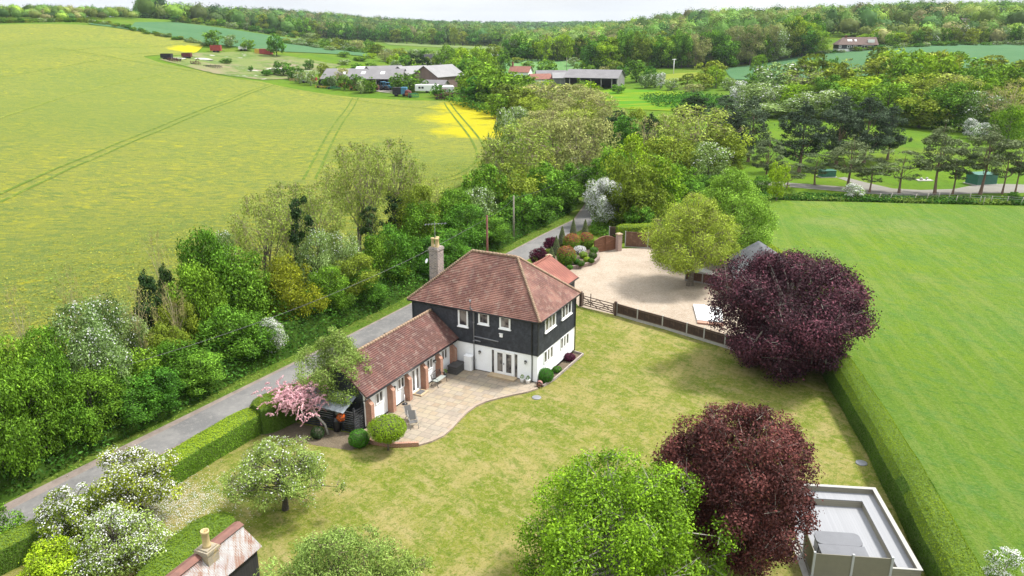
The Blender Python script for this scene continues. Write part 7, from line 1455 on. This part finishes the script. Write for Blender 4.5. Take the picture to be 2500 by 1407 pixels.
t = place('lorry_body', 'black and blue box trailer at the edge of the crop', 'trailer', 978, 235, -.1); m = MB(); m.box((-2.6, -1.1, .6), (.4, 1.1, 3.0), .05); m.build('black_box', PC['dark'], t); m = MB(); m.box((.42, -1.1, .6), (2.4, 1.1, 3.1), .05); m.build('blue_box', PC['blue'], t); wheels(t, ((-1.5, -1.1), (1.4, -1.1), (-1.5, 1.1), (1.4, 1.1)), .5)
t = place('cement_drum', 'round open-ended rusty drum at the edge of the crop', 'drum', 997, 237, 1.35); m = MB(); m.tube([(-1.0, 0, 1.2), (-.3, 0, 1.3), (1.2, 0, 1.3)], [1.0, 1.25, .9], 14); m.build('drum', PC['maroon'], t); m = MB(); m.tube([(-1.03, 0, 1.2), (-1.01, 0, 1.2)], .85, 14); m.build('opening', PC['orange'], t)
implement(1010, 239, 'green', 'bright green seed drill beside the rusty drum', 3.4, 1.8, 6, -.1, 1.5)
t = place('caravan', 'long white mobile home parked behind the bushes', 'caravan', 1043, 226, -.1); m = MB(); m.box((-4.2, -1.3, .5), (4.2, 1.3, 2.8), .12); m.build('body', WH, t); m = MB(); m.box((-2.9, -1.33, 1.4), (-2.1, -1.305, 2.1)); m.box((-1.8, -1.33, 1.4), (-1.0, -1.305, 2.1)); m.build('window', PC['dark'], t); wheels(t, ((0, -1.2), (0, 1.2)), .35)
t = place('white_container', 'tall rounded white container by the brown barn', 'container', 1094, 233, 0); m = MB(); m.box((-2.1, -1.3, .2), (2.1, 1.3, 3.4), .4); m.build('body', WH, t); m = MB(); m.box((-1.9, -1.2, 0), (1.9, 1.2, .198)); m.build('chassis', PC['dark'], t)
tractor(1088, 241, 'maroon', 'derelict maroon tractor at the crop corner', -.8, 1.35)
for u, v, lb in ((1075, 243, 'low rusty implement left of the derelict tractor'), (1103, 241, 'tangled rusty machine right of the derelict tractor'), (1118, 240, 'rusty machine nearest the tree belt')): implement(u, v, 'maroon', lb, 3.6, 1.8, 6, .1, 1.6, .5)
implement(1135, 241, 'orange', 'low orange implement under the tree belt', 4, 1.2, 5, 0, .8)
for u, v in ((1050, 215), (1120, 228)): pass
# pale electricity pole by the striped field
x, y, z = G(1383, 178); m = MB(); m.tube([(0, 0, 0), (0, 0, 8)], [.14, .1], 6); tag(m.build('utility_pole', M['poleold'], None, (x, y, z)), 'thin pole standing in the striped valley field', 'pole')
x, y, z = G(1644, 182); m = MB(); m.tube([(0, 0, 0), (0, 0, 7)], [.2, .15], 6); m.box((-.9, -.1, 6.6), (.9, .1, 7.0)); tag(m.build('utility_pole', WH, None, (x, y, z)), 'short white pole with crosspiece at the small hay field', 'pole')

# ---- every repeated tree says where it stands among its like
ORD = ['leftmost', 'second from left', 'third from left', 'fourth from left', 'fifth from left', 'sixth from left', 'seventh from left', 'eighth from left', 'ninth from left', 'tenth from left', 'eleventh from left', 'twelfth from left']
_by = {}
for o in list(SC.objects):
    if o.parent is None and 'label' in o and ('group' in o) and not any(w in o['label'] for w in ('bush of', 'clump of', 'bushy tree of')): _by.setdefault(o['label'], []).append(o)
for lb, L in _by.items():
    if len(L) > 12 and 'hedge' not in lb:
        L.sort(key=lambda o: proj(*o.location)[0]); h_ = len(L)//2
        for j, M_ in enumerate((L[:h_], L[h_:])):
            for i, o in enumerate(M_): o['label'] = lb+', '+('left' if j == 0 else 'right')+' half'
    elif 1 < len(L) <= 12:
        L.sort(key=lambda o: proj(*o.location)[0])
        for i, o in enumerate(L): o['label'] = lb+', '+('rightmost' if i == len(L)-1 else ORD[i])
    elif len(L) > 12: print('many', len(L), lb)

# ---- air
hz, ht_, hb_ = bpy.data.materials.new('haze'), None, None
hz.use_nodes = True; ht_ = hz.node_tree; ht_.nodes.clear(); ho_ = ht_.nodes.new('ShaderNodeOutputMaterial'); pv = ht_.nodes.new('ShaderNodeVolumePrincipled')
pv.inputs['Color'].default_value = (.80, .88, 1.0, 1); pv.inputs['Density'].default_value = 0.00006; pv.inputs['Anisotropy'].default_value = 0.2; ht_.links.new(pv.outputs[0], ho_.inputs['Volume'])
m = MB(); m.box((-5200, -5200, -40), (5200, 5200, 90)); tag(m.build('haze', hz), 'faint blue haze filling the air over the valley', 'haze', kind='stuff')
